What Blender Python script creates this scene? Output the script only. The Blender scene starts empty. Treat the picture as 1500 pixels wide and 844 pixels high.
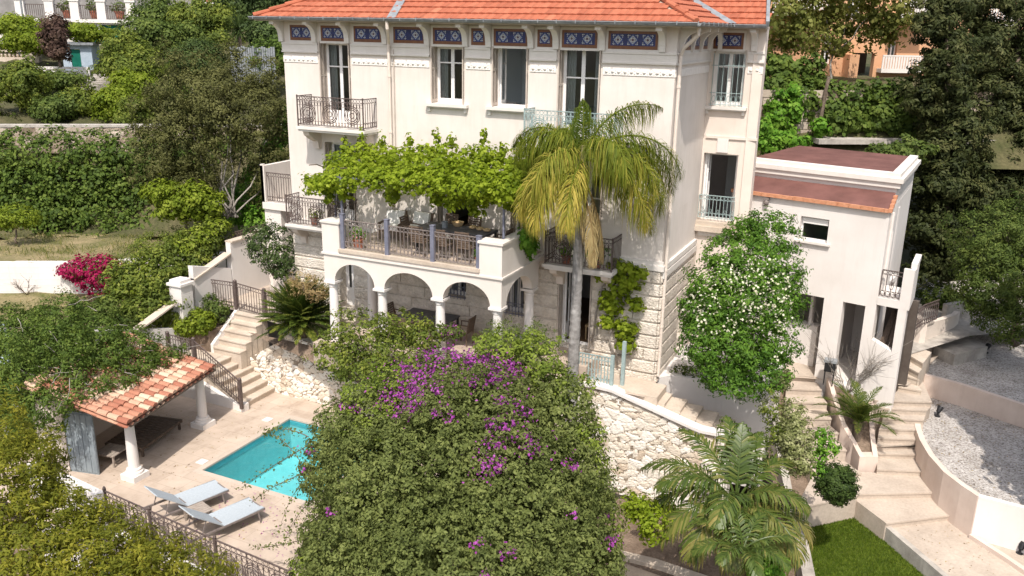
import bpy, math, random
import numpy as np
random.seed(7); rng = np.random.default_rng(7)
S = bpy.context.scene
COL = S.collection
# ------------------------------------------------------------------ camera model (solved from the photograph's vanishing lines)
W0, H0, F = 1500.0, 844.0, 1261.5
PITCH, ROLL, YAW = .293713, .0176838, -.438143
CAM = np.array([19.2427, -23.1598, 9.9])
_f = np.array([math.sin(YAW)*math.cos(PITCH), math.cos(YAW)*math.cos(PITCH), -math.sin(PITCH)])
_r = np.array([math.cos(YAW), -math.sin(YAW), 0.0]); _u = np.cross(_r, _f)
_c, _s = math.cos(ROLL), math.sin(ROLL)
RT, UP, FW = _c*_r+_s*_u, -_s*_r+_c*_u, _f
def ray(x, y): return RT*((x-750)/F) - UP*((y-422)/F) + FW
def P(x, y, X=None, Y=None, Z=None):
    """survey point: where the sight line of a photo pixel meets a known plane of the site"""
    d = ray(x, y)
    t = (X-CAM[0])/d[0] if X is not None else (Y-CAM[1])/d[1] if Y is not None else (Z-CAM[2])/d[2]
    return CAM+t*d
def at(x, y, depth): return CAM+ray(x, y)*depth
def Pn(x, y, q, n):
    d = ray(x, y); t = ((q-CAM)@n)/(d@n); return CAM+t*d
def proj(p):
    v = np.array(p)-CAM; w = v@FW
    return 750+F*(v@RT)/w, 422-F*(v@UP)/w, w
V = lambda *a: np.array(a, float)
def unit(v): v = np.array(v, float); return v/np.linalg.norm(v)
ZZ = V(0, 0, 1)
# ------------------------------------------------------------------ materials
def newmat(name):
    m = bpy.data.materials.new(name); m.use_nodes = True
    nt = m.node_tree; bs = nt.nodes['Principled BSDF']
    return m, nt, bs
def N(nt, t, **kw):
    n = nt.nodes.new(t)
    for k, v in kw.items():
        if k.startswith('_'): setattr(n, k[1:], v)
        else: n.inputs[k.replace('9', ' ')].default_value = v
    return n
def ramp(nt, fac, stops, interp='LINEAR'):
    r = nt.nodes.new('ShaderNodeValToRGB'); r.color_ramp.interpolation = interp
    el = r.color_ramp.elements
    while len(el) < len(stops): el.new(.5)
    for e, (p, c) in zip(el, stops): e.position = p; e.color = (*c, 1)
    nt.links.new(fac, r.inputs[0]); return r
def coords(nt): 
    g = nt.nodes.new('ShaderNodeNewGeometry'); return g.outputs['Position']
def surf(name, c1, c2, rough=.8, scale=3., bump=.0, bscale=40., det=6., spec=.3, streak=0., streakcol=(.2, .17, .14), bdist=.02, metal=0., fine=0., drips=()):
    """matte mineral / paint surface: two tones of slow noise, optional vertical weather streaks, fine bump"""
    m, nt, bs = newmat(name); pos = coords(nt)
    no = N(nt, 'ShaderNodeTexNoise', Scale=scale, Detail=det, Roughness=.62); nt.links.new(pos, no.inputs['Vector'])
    r = ramp(nt, no.outputs['Fac'], [(.33, c1), (.68, c2)]); col = r.outputs[0]
    if fine:
        n3 = N(nt, 'ShaderNodeTexNoise', Scale=bscale*.7, Detail=3.); nt.links.new(pos, n3.inputs['Vector'])
        r3 = ramp(nt, n3.outputs['Fac'], [(.3, (1-fine,)*3), (.7, (1,)*3)])
        mx = N(nt, 'ShaderNodeMix', _data_type='RGBA', _blend_type='MULTIPLY', Factor=1.)
        nt.links.new(col, mx.inputs[6]); nt.links.new(r3.outputs[0], mx.inputs[7]); col = mx.outputs[2]
    if streak:
        mp = N(nt, 'ShaderNodeMapping'); mp.inputs['Scale'].default_value = (2.6, 2.6, .28); nt.links.new(pos, mp.inputs[0])
        n2 = N(nt, 'ShaderNodeTexNoise', Scale=1.7, Detail=7., Roughness=.7); nt.links.new(mp.outputs[0], n2.inputs['Vector'])
        r2 = ramp(nt, n2.outputs['Fac'], [(.46 if drips else .52, (0, 0, 0)), (.8, (streak,)*3)])
        if drips:   # rain streaks start under the mouldings and fade out downwards
            sx = nt.nodes.new('ShaderNodeSeparateXYZ'); nt.links.new(pos, sx.inputs[0]); acc = None
            for zt in drips:
                mr = N(nt, 'ShaderNodeMapRange'); nt.links.new(sx.outputs[2], mr.inputs[0])
                mr.inputs[1].default_value = zt-1.5; mr.inputs[2].default_value = zt; mr.inputs[3].default_value = 0.; mr.inputs[4].default_value = 1.
                gt = N(nt, 'ShaderNodeMath', _operation='LESS_THAN'); nt.links.new(sx.outputs[2], gt.inputs[0]); gt.inputs[1].default_value = zt
                ml = N(nt, 'ShaderNodeMath', _operation='MULTIPLY'); nt.links.new(mr.outputs[0], ml.inputs[0]); nt.links.new(gt.outputs[0], ml.inputs[1])
                if acc is None: acc = ml.outputs[0]
                else:
                    mm = N(nt, 'ShaderNodeMath', _operation='MAXIMUM'); nt.links.new(acc, mm.inputs[0]); nt.links.new(ml.outputs[0], mm.inputs[1]); acc = mm.outputs[0]
            ad = N(nt, 'ShaderNodeMath', _operation='MULTIPLY_ADD'); nt.links.new(acc, ad.inputs[0]); ad.inputs[1].default_value = 1.2; ad.inputs[2].default_value = .35
            fm = N(nt, 'ShaderNodeMath', _operation='MULTIPLY'); nt.links.new(r2.outputs[0], fm.inputs[0]); nt.links.new(ad.outputs[0], fm.inputs[1]); r2 = fm
        mx = N(nt, 'ShaderNodeMix', _data_type='RGBA'); nt.links.new(r2.outputs[0], mx.inputs[0])
        nt.links.new(col, mx.inputs[6]); mx.inputs[7].default_value = (*streakcol, 1); col = mx.outputs[2]
    nt.links.new(col, bs.inputs['Base Color'])
    bs.inputs['Roughness'].default_value = rough; bs.inputs['Specular IOR Level'].default_value = spec; bs.inputs['Metallic'].default_value = metal
    if bump:
        nb = N(nt, 'ShaderNodeTexNoise', Scale=bscale, Detail=4.); nt.links.new(pos, nb.inputs['Vector'])
        b = N(nt, 'ShaderNodeBump', Strength=bump, Distance=bdist); nt.links.new(nb.outputs['Fac'], b.inputs['Height']); nt.links.new(b.outputs[0], bs.inputs['Normal'])
    return m
def attrmat(name, stops, rough=.8, bump=0., bscale=40., attr='rnd', spec=.3, noise=.0, nscale=6.):
    """colour picked per piece (tile, stone, leaf) from the 'rnd' attribute"""
    m, nt, bs = newmat(name); a = N(nt, 'ShaderNodeAttribute', _attribute_name=attr); pos = coords(nt)
    fac = a.outputs['Fac']
    if noise:
        no = N(nt, 'ShaderNodeTexNoise', Scale=nscale, Detail=5.); nt.links.new(pos, no.inputs['Vector'])
        ma = N(nt, 'ShaderNodeMath', _operation='MULTIPLY_ADD'); nt.links.new(no.outputs['Fac'], ma.inputs[0]); ma.inputs[1].default_value = noise; nt.links.new(fac, ma.inputs[2])
        mb = N(nt, 'ShaderNodeMath', _operation='SUBTRACT'); nt.links.new(ma.outputs[0], mb.inputs[0]); mb.inputs[1].default_value = noise/2; fac = mb.outputs[0]
    r = ramp(nt, fac, stops); nt.links.new(r.outputs[0], bs.inputs['Base Color'])
    bs.inputs['Roughness'].default_value = rough; bs.inputs['Specular IOR Level'].default_value = spec
    if bump:
        nb = N(nt, 'ShaderNodeTexNoise', Scale=bscale, Detail=5.); nt.links.new(pos, nb.inputs['Vector'])
        b = N(nt, 'ShaderNodeBump', Strength=bump, Distance=.02); nt.links.new(nb.outputs['Fac'], b.inputs['Height']); nt.links.new(b.outputs[0], bs.inputs['Normal'])
    return m
GAIN = {'cream': 1., 'pink': 1., 'variegated': 1.05, 'vine': 1.1, 'queen': 1.35, 'magenta': 1.15, 'bougainvillea': 1.36, 'cypress': 1.05, 'yellow': 1.08, 'clipped': 1.2, 'grass': 1.35, 'kentia': 1.15, 'pittosporum': 1.32, 'citrus': 1.45}
def leafmat(name, dark, mid, light, trans=.3, rough=.6, spec=.18, nscale=.9, amt=.5):
    g = GAIN.get(name.split()[0], 1.3); dark, mid, light = (tuple(min(.85, v*g) for v in c_) for c_ in (dark, mid, light))
    m, nt, bs = newmat(name); a = N(nt, 'ShaderNodeAttribute', _attribute_name='rnd'); pos = coords(nt)
    no = N(nt, 'ShaderNodeTexNoise', Scale=nscale, Detail=3.); nt.links.new(pos, no.inputs['Vector'])
    ma = N(nt, 'ShaderNodeMath', _operation='MULTIPLY_ADD'); nt.links.new(no.outputs['Fac'], ma.inputs[0]); ma.inputs[1].default_value = amt*1.6; nt.links.new(a.outputs['Fac'], ma.inputs[2])
    mb = N(nt, 'ShaderNodeMath', _operation='SUBTRACT'); nt.links.new(ma.outputs[0], mb.inputs[0]); mb.inputs[1].default_value = amt*.8
    r = ramp(nt, mb.outputs[0], [(.05, dark), (.5, mid), (.95, light)])
    nt.links.new(r.outputs[0], bs.inputs['Base Color'])
    bs.inputs['Roughness'].default_value = rough; bs.inputs['Specular IOR Level'].default_value = spec
    tr = nt.nodes.new('ShaderNodeBsdfTranslucent'); nt.links.new(r.outputs[0], tr.inputs['Color'])
    mx = N(nt, 'ShaderNodeMixShader', Fac=min(.5, trans+.1)); nt.links.new(bs.outputs[0], mx.inputs[1]); nt.links.new(tr.outputs[0], mx.inputs[2])
    nt.links.new(mx.outputs[0], nt.nodes['Material Output'].inputs[0]); return m
def glassmat(name, tint=(.8, .9, .95), base=.08):
    m, nt, bs = newmat(name); nt.nodes.remove(bs)
    g = N(nt, 'ShaderNodeBsdfGlossy', Roughness=.02); t = nt.nodes.new('ShaderNodeBsdfTransparent'); t.inputs[0].default_value = (*tint, 1)
    fr = N(nt, 'ShaderNodeFresnel', IOR=1.5); ad = N(nt, 'ShaderNodeMath', _operation='ADD'); nt.links.new(fr.outputs[0], ad.inputs[0]); ad.inputs[1].default_value = base
    mx = nt.nodes.new('ShaderNodeMixShader'); nt.links.new(ad.outputs[0], mx.inputs[0]); nt.links.new(t.outputs[0], mx.inputs[1]); nt.links.new(g.outputs[0], mx.inputs[2])
    nt.links.new(mx.outputs[0], nt.nodes['Material Output'].inputs[0]); return m
# ------------------------------------------------------------------ mesh building
class MB:
    def __init__(s): s.v = []; s.f = []; s.m = []; s.r = []
    def add(s, vs, fs, m=0, r=None):
        o = len(s.v); s.v += [tuple(map(float, p)) for p in vs]
        for f in fs: s.f.append(tuple(o+i for i in f)); s.m.append(m); s.r.append(.5 if r is None else r)
        return s
    def hexa(s, p, m=0, r=None):   # p: 4 bottom + 4 top, same winding
        return s.add(p, [(0, 3, 2, 1), (4, 5, 6, 7), (0, 1, 5, 4), (1, 2, 6, 5), (2, 3, 7, 6), (3, 0, 4, 7)], m, r)
    def box(s, x0, x1, y0, y1, z0, z1, m=0, r=None):
        return s.hexa([(x0, y0, z0), (x1, y0, z0), (x1, y1, z0), (x0, y1, z0), (x0, y0, z1), (x1, y0, z1), (x1, y1, z1), (x0, y1, z1)], m, r)
    def obox(s, c, a, b, d, m=0, r=None):  # centre and three half vectors
        c, a, b, d = map(np.array, (c, a, b, d))
        return s.hexa([c-a-b-d, c+a-b-d, c+a+b-d, c-a+b-d, c-a-b+d, c+a-b+d, c+a+b+d, c-a+b+d], m, r)
    def bar(s, p, q, w, h, m=0, up=ZZ, r=None):  # rectangular bar between two points
        p, q = np.array(p, float), np.array(q, float); d = q-p; x = np.cross(d, up)
        if np.linalg.norm(x) < 1e-6: x = V(1, 0, 0)
        x = unit(x); y = unit(np.cross(x, d))
        return s.obox((p+q)/2, d/2, x*w/2, y*h/2, m, r)
    def quad(s, a, b, c, d, m=0, r=None): return s.add([a, b, c, d], [(0, 1, 2, 3)], m, r)
    def poly(s, pts, m=0, r=None): return s.add(pts, [tuple(range(len(pts)))], m, r)
    def prism(s, xy, z0, z1, m=0, r=None):
        n = len(xy); 
        a = sum(xy[i][0]*xy[(i+1) % n][1]-xy[(i+1) % n][0]*xy[i][1] for i in range(n))
        if a < 0: xy = xy[::-1]
        z0 = [z0]*n if np.isscalar(z0) else z0; z1 = [z1]*n if np.isscalar(z1) else z1
        vs = [(p[0], p[1], z0[i]) for i, p in enumerate(xy)]+[(p[0], p[1], z1[i]) for i, p in enumerate(xy)]
        fs = [tuple(range(n-1, -1, -1)), tuple(range(n, 2*n))]+[(i, (i+1) % n, n+(i+1) % n, n+i) for i in range(n)]
        return s.add(vs, fs, m, r)
    def tube(s, pts, r, n=6, m=0, rr=None, cap=True):
        pts = [np.array(p, float) for p in pts]; k = len(pts)
        rad = [r]*k if np.isscalar(r) else list(r)
        vs = []; x = None
        for i, p in enumerate(pts):
            d = unit(pts[min(i+1, k-1)]-pts[max(i-1, 0)]+1e-9)
            if x is None: x = np.cross(d, V(.31, .2, .93)); x = unit(x if np.linalg.norm(x) > 1e-3 else V(1, 0, 0))
            x = unit(x-d*(x@d)); y = np.cross(d, x)
            for j in range(n):
                a = 2*math.pi*j/n; vs.append(p+(x*math.cos(a)+y*math.sin(a))*rad[i])
        fs = [(i*n+j, i*n+(j+1) % n, (i+1)*n+(j+1) % n, (i+1)*n+j) for i in range(k-1) for j in range(n)]
        if cap: fs += [tuple(range(n-1, -1, -1)), tuple((k-1)*n+j for j in range(n))]
        return s.add(vs, fs, m, rr)
    def lathe(s, c, prof, n=16, m=0, rr=None, sq=False):
        vs = []; k = len(prof)
        for (r, z) in prof:
            for j in range(n):
                a = 2*math.pi*(j+.5)/n; vs.append((c[0]+r*math.cos(a), c[1]+r*math.sin(a), c[2]+z))
        fs = [(i*n+j, i*n+(j+1) % n, (i+1)*n+(j+1) % n, (i+1)*n+j) for i in range(k-1) for j in range(n)]
        fs += [tuple(range(n-1, -1, -1)), tuple((k-1)*n+j for j in range(n))]
        return s.add(vs, fs, m, rr)
    def blob(s, c, rad, m=0, rr=None, n=10):
        prof = [(rad[0]*math.sin(math.pi*(i+.05)/(n/2+.1)), -rad[2]*math.cos(math.pi*(i+.05)/(n/2+.1))) for i in range(n//2+1)]
        return s.lathe(c, prof, n, m, rr)
    def build(s, name, mats, parent=None, origin=None, smooth=False, **tags):
        return mesh_obj(name, np.array(s.v), s.f, mats, parent, origin, smooth, s.m, s.r, **tags)
ORG = {}
def mesh_obj(name, v, faces, mats, parent=None, origin=None, smooth=False, mi=None, rnd=None, **tags):
    if not isinstance(mats, (list, tuple)): mats = [mats]
    if origin is None:
        if parent is not None: origin = ORG[parent.name]
        else: origin = V((v[:, 0].min()+v[:, 0].max())/2, (v[:, 1].min()+v[:, 1].max())/2, v[:, 2].min())
    me = bpy.data.meshes.new(name); vv = v-origin
    if isinstance(faces, np.ndarray):
        n = len(faces); k = faces.shape[1]
        me.vertices.add(len(vv)); me.vertices.foreach_set('co', vv.astype(np.float32).ravel())
        me.loops.add(n*k); me.loops.foreach_set('vertex_index', faces.astype(np.int32).ravel())
        me.polygons.add(n); me.polygons.foreach_set('loop_start', np.arange(0, n*k, k, dtype=np.int32))
        me.update(calc_edges=True)
    else: me.from_pydata([tuple(p) for p in vv], [], faces)
    for m in mats: me.materials.append(m)
    if mi is not None and len(mats) > 1: me.polygons.foreach_set('material_index', np.array(mi, dtype=np.int32))
    if rnd is not None:
        a = me.attributes.new('rnd', 'FLOAT', 'FACE'); a.data.foreach_set('value', np.array(rnd, dtype=np.float32))
    if smooth: me.polygons.foreach_set('use_smooth', np.ones(len(me.polygons), dtype=bool))
    me.update()
    o = bpy.data.objects.new(name, me); COL.objects.link(o)
    if parent is not None: o.parent = parent; o.location = tuple(origin-ORG[parent.name])
    else: o.location = tuple(origin)
    ORG[o.name] = np.array(origin, float)
    tag(o, **tags); return o
def tag(o, label=None, cat=None, group=None, kind=None):
    if label: o['label'] = label
    if cat: o['category'] = cat
    if group: o['group'] = group
    if kind: o['kind'] = kind
    return o
def thing(name, label, cat, loc, group=None):
    o = bpy.data.objects.new(name, None); COL.objects.link(o); o.location = tuple(loc); o.empty_display_size = .3
    ORG[o.name] = np.array(loc, float); return tag(o, label, cat, group)
def dup(o, loc, rz=0, label=None, parent=None):
    c = o.copy(); COL.objects.link(c)
    if parent is None:
        c.location = tuple(loc); c.rotation_euler = (0, 0, rz)
        if label: c['label'] = label
    else: c.parent = parent
    for ch in list(o.children): dup(ch, None, parent=c)
    ORG[c.name] = np.array(loc, float) if loc is not None else V(0, 0, 0)
    return c
def structure(mb, name, mat, **k): return mb.build(name, mat, kind='structure', **k)
# ------------------------------------------------------------------ walls with openings, in the plane (o, u, n): point = o + u*a + z*Z - n*d
class Plane:
    def __init__(s, o, u, n): s.o = np.array(o, float); s.u = unit(u); s.n = unit(n)
    def p(s, a, z, d=0.): return s.o+s.u*a+ZZ*z-s.n*d
    def box(s, mb, a0, a1, z0, z1, d0, d1, m=0, r=None):
        return mb.hexa([s.p(a0, z0, d0), s.p(a1, z0, d0), s.p(a1, z0, d1), s.p(a0, z0, d1), s.p(a0, z1, d0), s.p(a1, z1, d0), s.p(a1, z1, d1), s.p(a0, z1, d1)], m, r)
    def wall(s, mb, a0, a1, z0, z1, holes, th=.4, m=0):
        A = sorted({a0, a1, *[h[0] for h in holes if a0 < h[0] < a1], *[h[1] for h in holes if a0 < h[1] < a1]})
        Z = sorted({z0, z1, *[h[2] for h in holes if z0 < h[2] < z1], *[h[3] for h in holes if z0 < h[3] < z1]})
        for i in range(len(A)-1):
            for j in range(len(Z)-1):
                ca, cz = (A[i]+A[i+1])/2, (Z[j]+Z[j+1])/2
                if any(h[0] < ca < h[1] and h[2] < cz < h[3] for h in holes): continue
                for d, o in ((0, 1), (th, -1)):
                    q = [s.p(A[i], Z[j], d), s.p(A[i+1], Z[j], d), s.p(A[i+1], Z[j+1], d), s.p(A[i], Z[j+1], d)]
                    mb.quad(*q[::o], m)
        for h in holes:
            x0, x1, y0, y1 = max(h[0], a0), min(h[1], a1), max(h[2], z0), min(h[3], z1)
            if x0 >= x1 or y0 >= y1: continue
            c = [(x0, y0), (x1, y0), (x1, y1), (x0, y1)]
            for k in range(4):
                (p, q), (p2, q2) = c[k], c[(k+1) % 4]
                if k == 2 and h[3] > z1: continue
                if k == 0 and h[2] < z0: continue
                mb.quad(s.p(p, q, 0), s.p(p2, q2, 0), s.p(p2, q2, th), s.p(p, q, th), m)
        for (p, q), (p2, q2) in (((a0, z0), (a0, z1)), ((a1, z1), (a1, z0)), ((a0, z1), (a1, z1))):
            mb.quad(s.p(p, q, 0), s.p(p2, q2, 0), s.p(p2, q2, th), s.p(p, q, th), m)
# ------------------------------------------------------------------ foliage
def rand_dir(n):
    v = rng.normal(size=(n, 3)); return v/np.linalg.norm(v, axis=1)[:, None]
def leaf_mesh(name, c, nrm, size, mat, parent=None, aspect=.5, fold=.12, tang=None, rnd=None, **tags):
    n = len(c); nrm = nrm/np.maximum(np.linalg.norm(nrm, axis=1), 1e-6)[:, None]
    t = rand_dir(n) if tang is None else tang
    t = t-nrm*np.sum(t*nrm, 1)[:, None]; t /= np.maximum(np.linalg.norm(t, axis=1), 1e-6)[:, None]
    b = np.cross(nrm, t); s = size[:, None]
    v = np.empty((n, 4, 3))
    v[:, 0] = c-t*s*.5; v[:, 2] = c+t*s*.5-nrm*s*fold
    v[:, 1] = c+b*s*aspect*.5+nrm*s*fold; v[:, 3] = c-b*s*aspect*.5+nrm*s*fold
    f = np.arange(n*4, dtype=np.int32).reshape(n, 4)
    if rnd is None: rnd = rng.random(n)
    return mesh_obj(name, v.reshape(-1, 3), f, mat, parent, None, False, None, rnd, **tags)
def sample_blobs(blobs, n, clump=.3, fill=.2, cull=-.35, rough=.22, spread=1.):
    """leaf positions and normals for a crown made of lumpy ellipsoids; leaves gather in clumps on and inside each lump"""
    B = np.array(blobs, float); ar = (B[:, 3]*B[:, 4]+B[:, 3]*B[:, 5]+B[:, 4]*B[:, 5]); cnt = np.maximum((n*ar/ar.sum()).astype(int), 8)
    C, NN, R = [], [], []
    for b, k in zip(B, cnt):
        ctr, rad = b[:3], b[3:6]; a = 4.2*(rad[0]*rad[1]+rad[0]*rad[2]+rad[1]*rad[2])
        nc = max(int(a/(clump**2)*1.1), 10)
        d = rand_dir(nc); lump = 1+rough*(np.sin(d[:, 0]*5.1+ctr[0]*3)*np.sin(d[:, 1]*4.3+ctr[1])*1.0+np.sin(d[:, 2]*6+ctr[2]*2)*.5)
        s = np.where(rng.random(nc) < fill, rng.uniform(.45, .85, nc), rng.uniform(.84, 1.07, nc))*lump
        cc = ctr+d*rad*s[:, None]; on = d/rad; on /= np.linalg.norm(on, axis=1)[:, None]
        if cull > -1:
            tc = CAM-cc; tc /= np.linalg.norm(tc, axis=1)[:, None]; keep = np.sum(on*tc, 1) > cull
            cc, on, s = cc[keep], on[keep], s[keep]
            if len(cc) == 0: continue
        cr = rng.random(len(cc)); csz = rng.uniform(.55, 1.25, len(cc))*clump*spread
        i = rng.integers(0, len(cc), k); off = rand_dir(k); rr = rng.random(k)**.45
        C.append(cc[i]+off*(rr*csz[i])[:, None]*np.array([1, 1, .8]))
        NN.append(on[i]*.75+off*.6+rand_dir(k)*.5+np.array([0, 0, .35])); R.append(cr[i]*.55+rng.random(k)*.45)
    return np.concatenate(C), np.concatenate(NN), np.concatenate(R)
def foliage(name, blobs, n, size, mat, parent=None, clump=.3, fill=.2, aspect=.5, fold=.12, cull=-.35, zmin=None, rough=.22, droop=0., spread=1., **tags):
    c, nn, r = sample_blobs(blobs, n, clump, fill, cull, rough, spread)
    if zmin is not None: k = c[:, 2] > zmin; c, nn, r = c[k], nn[k], r[k]
    tg = None
    if droop: tg = rand_dir(len(c))+np.array([0, 0, -droop])
    return leaf_mesh(name, c, nn, size*rng.uniform(.6, 1.3, len(c)), mat, parent, aspect, fold, tg, r, **tags)
def bl(x, y, d, rx, ry, rd=None):
    """one crown lump: photo position and distance -> world ellipsoid of real size"""
    p = at(x, y, d); a = rx*d/F; b = ry*d/F; return (*p, a, a if rd is None else rd, b)
def limb(a, b, r0, r1, mb, k=5, wob=.08):
    a, b = np.array(a, float), np.array(b, float); L = np.linalg.norm(b-a)
    pts = [a+(b-a)*t+rng.normal(size=3)*wob*L*math.sin(math.pi*t)*.6 for t in np.linspace(0, 1, k)]
    mb.tube(pts, list(np.linspace(r0, r1, k)), 7)
def tree(name, label, cat, blobs, n, size, mat, base, group=None, trunk_r=.12, bark=None, clump=.35, aspect=.5, stems=1, bare=.0, **kw):
    t = thing(name, label, cat, base, group)
    foliage('crown', blobs, n, size, mat, t, clump, aspect=aspect, **kw)
    mb = MB(); base = np.array(base, float); B = np.array(blobs); ctr = B[:, :3].mean(0)
    if stems == 1:
        fork = base+(ctr-base)*.5; limb(base-V(0, 0, .15), fork, trunk_r, trunk_r*.7, mb)
        for b in B[:7]: limb(fork, b[:3]+V(0, 0, b[5]*.3), trunk_r*.55, trunk_r*.15, mb)
    else:
        for i in range(stems):
            b = B[i % len(B)]; limb(base+rng.normal(size=3)*V(.15, .15, 0), b[:3]+rng.normal(size=3)*b[3]*.3, trunk_r, trunk_r*.3, mb, 6)
    mb.build('trunk', bark or M['bark'], t, smooth=True)
    return t
def shrub(name, label, cat, blobs, n, size, mat, base=None, group=None, stem=True, clump=.22, **kw):
    B = np.array(blobs)
    if base is None: base = V(B[:, 0].mean(), B[:, 1].mean(), (B[:, 2]-B[:, 5]).min())
    t = thing(name, label, cat, base, group)
    foliage('foliage', blobs, n, size, mat, t, clump, **kw)
    if stem:
        mb = MB(); base = np.array(base, float)
        for b in B[:8]:
            limb(base, b[:3]+V(0, 0, b[5]*.2), .035, .012, mb, 5, .12)
            for _ in range(3): limb(b[:3]-V(0, 0, b[5]*.4), b[:3]+rand_dir(1)[0]*b[3:6]*.85, .016, .006, mb, 4, .12)
        mb.build('stem', M['bark'], t, smooth=True)
    return t
def frond_pts(base, az, el0, L, bend, k=14):
    p = np.array(base, float); pts = [p]; el = el0
    for i in range(k):
        t = (i+1)/k; e = el0-bend*(t**1.25)
        d = V(math.cos(az)*math.cos(e), math.sin(az)*math.cos(e), math.sin(e)); p = p+d*L/k; pts.append(p)
    return pts
def palm_fronds(specs, mats, parent, nl=60, ll=.5, wd=.035, hang=.5, vee=.35, start=.14, name='frond', plum=0.):
    """specs: (base, azimuth, elevation, length, bend, age). Each frond is a rachis with two rows of narrow bending leaflets"""
    out = []
    for (base, az, el, L, bend, age) in specs:
        pts = np.array(frond_pts(base, az, el, L, bend)); k = len(pts)-1; mb = MB()
        mb.tube(pts, list(np.linspace(.028, .006, k+1)*(.6+L*.25)), 5, 0, rr=.3)
        for i in range(nl):
            t = start+(1-start)*(i+rng.random())/nl; x = t*k; j = min(int(x), k-1); p = pts[j]+(pts[j+1]-pts[j])*(x-j)
            d = unit(pts[j+1]-pts[j]); sd = np.cross(d, ZZ); sd = unit(sd) if np.linalg.norm(sd) > 1e-3 else V(1, 0, 0); up = np.cross(sd, d)
            ln = ll*(math.sin(math.pi*min(1, .12+t*.92))**.6*.9+.12)*rng.uniform(.8, 1.15)
            for s in (-1, 1):
                v = rng.normal()*plum
                e = unit(sd*s*(1-.3*t)+d*(.45+.7*t)+up*(vee+v)+rng.normal(size=3)*.06)
                w = np.cross(e, up); w = unit(w)*wd/2; h = hang*rng.uniform(.7, 1.3)
                q0 = p; q1 = p+e*ln*.4-ZZ*h*ln*.10; q2 = p+e*ln*.72-ZZ*h*ln*.42; q3 = p+e*ln*(.92-.25*min(h, 1))-ZZ*h*ln*.95
                rr = float(np.clip(age+rng.normal()*.16+.25*(t-.5)*age, 0, 1))
                mb.add([q0-w*.5, q0+w*.5, q1+w, q1-w, q2+w*.8, q2-w*.8, q3], [(0, 1, 2, 3), (3, 2, 4, 5), (5, 4, 6)], 0, rr)
        out.append(mb.build(name, mats, parent))
    return out
# ------------------------------------------------------------------ palette
M = {}
M['plaster'] = surf('cream plaster', (.66, .60, .545), (.73, .67, .62), .9, 1.1, .25, 60, streak=.26, streakcol=(.47, .41, .35), bdist=.006, drips=(8.7, 7.55, 6.6, 4.9))
M['plaster_pink'] = surf('warm plaster', (.66, .575, .505), (.73, .645, .575), .9, 1.3, .25, 60, streak=.3, streakcol=(.5, .42, .35), bdist=.006)
M['plaster_white'] = surf('white render', (.68, .635, .60), (.745, .705, .675), .9, .9, .25, 50, streak=.4, streakcol=(.58, .53, .49), bdist=.006)
M['trim'] = surf('painted trim', (.66, .615, .57), (.72, .68, .635), .8, 2.5, .15, 60, streak=.1, bdist=.005)
M['soffit'] = surf('painted soffit boards', (.44, .37, .30), (.54, .47, .39), .8, 2.5)
M['relief'] = surf('white stucco relief', (.76, .71, .665), (.84, .80, .76), .85, 9, .5, 22, bdist=.03)
M['rustic'] = surf('rusticated stone', (.65, .575, .485), (.82, .745, .655), .95, 3.2, 1., 17, streak=.18, streakcol=(.40, .33, .26), bdist=.06, fine=.2)
M['limestone'] = surf('limestone steps', (.49, .405, .325), (.62, .53, .44), .85, 1.5, .3, 25, streak=.3, streakcol=(.36, .27, .18), bdist=.01, fine=.15)
M['deckstone'] = surf('travertine paving', (.49, .405, .335), (.56, .47, .395), .8, .9, .2, 30, fine=.12, bdist=.008)
M['path'] = surf('path stone', (.44, .365, .30), (.56, .475, .395), .85, 1.1, .3, 22, fine=.16, bdist=.01)
M['concrete'] = surf('weathered concrete', (.30, .27, .24), (.50, .46, .41), .9, 2.2, .4, 30, streak=.5, streakcol=(.12, .11, .10))
M['greywall'] = surf('grey render', (.20, .19, .18), (.28, .265, .25), .9, 1.5, .2, 30)
M['pinkwall'] = surf('pinkish render', (.60, .48, .41), (.70, .585, .51), .9, 1.2, .25, 40, streak=.22, streakcol=(.38, .28, .22), bdist=.006)
M['interior'] = surf('interior paint', (.50, .50, .48), (.56, .56, .54), .8, 1.)
M['intblue'] = surf('bathroom paint', (.72, .77, .79), (.76, .81, .83), .7, 1.)
M['woodfloor'] = surf('timber floor', (.16, .09, .05), (.24, .14, .08), .6, 3.)
M['zinc'] = surf('zinc', (.20, .215, .23), (.33, .345, .36), .55, 6, .1, 30, metal=.2)
M['iron'] = surf('brown painted iron', (.075, .055, .05), (.14, .105, .095), .55, 12)
M['ironlight'] = surf('greyed iron', (.16, .135, .13), (.26, .22, .20), .6, 12)
M['irongreen'] = surf('pale blue green iron', (.25, .33, .33), (.36, .44, .43), .55, 6)
M['postblue'] = surf('slate blue paint', (.13, .135, .18), (.19, .195, .25), .6, 5)
M['shutter'] = surf('taupe shutter paint', (.45, .385, .33), (.53, .46, .40), .75, 5)
M['frame'] = surf('white window paint', (.74, .72, .70), (.82, .80, .785), .55, 5)
M['winglass'] = glassmat('window glass', (.6, .66, .68), .07)
M['curtain'] = surf('net curtain', (.62, .6, .56), (.74, .72, .68), .9, 14)
M['navy'] = surf('navy glaze', (.012, .018, .085), (.025, .035, .16), .3, 16, spec=.5)
M['blueglaze'] = surf('blue glaze', (.04, .07, .22), (.07, .11, .32), .3, 20, spec=.5)
M['whiteglaze'] = surf('white glaze', (.48, .5, .53), (.62, .62, .60), .3, 20, spec=.5)
M['brownglaze'] = surf('brown orange glaze', (.135, .055, .026), (.22, .088, .038), .35, 12, spec=.5)
M['copper'] = surf('terracotta edging', (.45, .19, .10), (.60, .30, .18), .8, 8, .3, 30)
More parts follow.
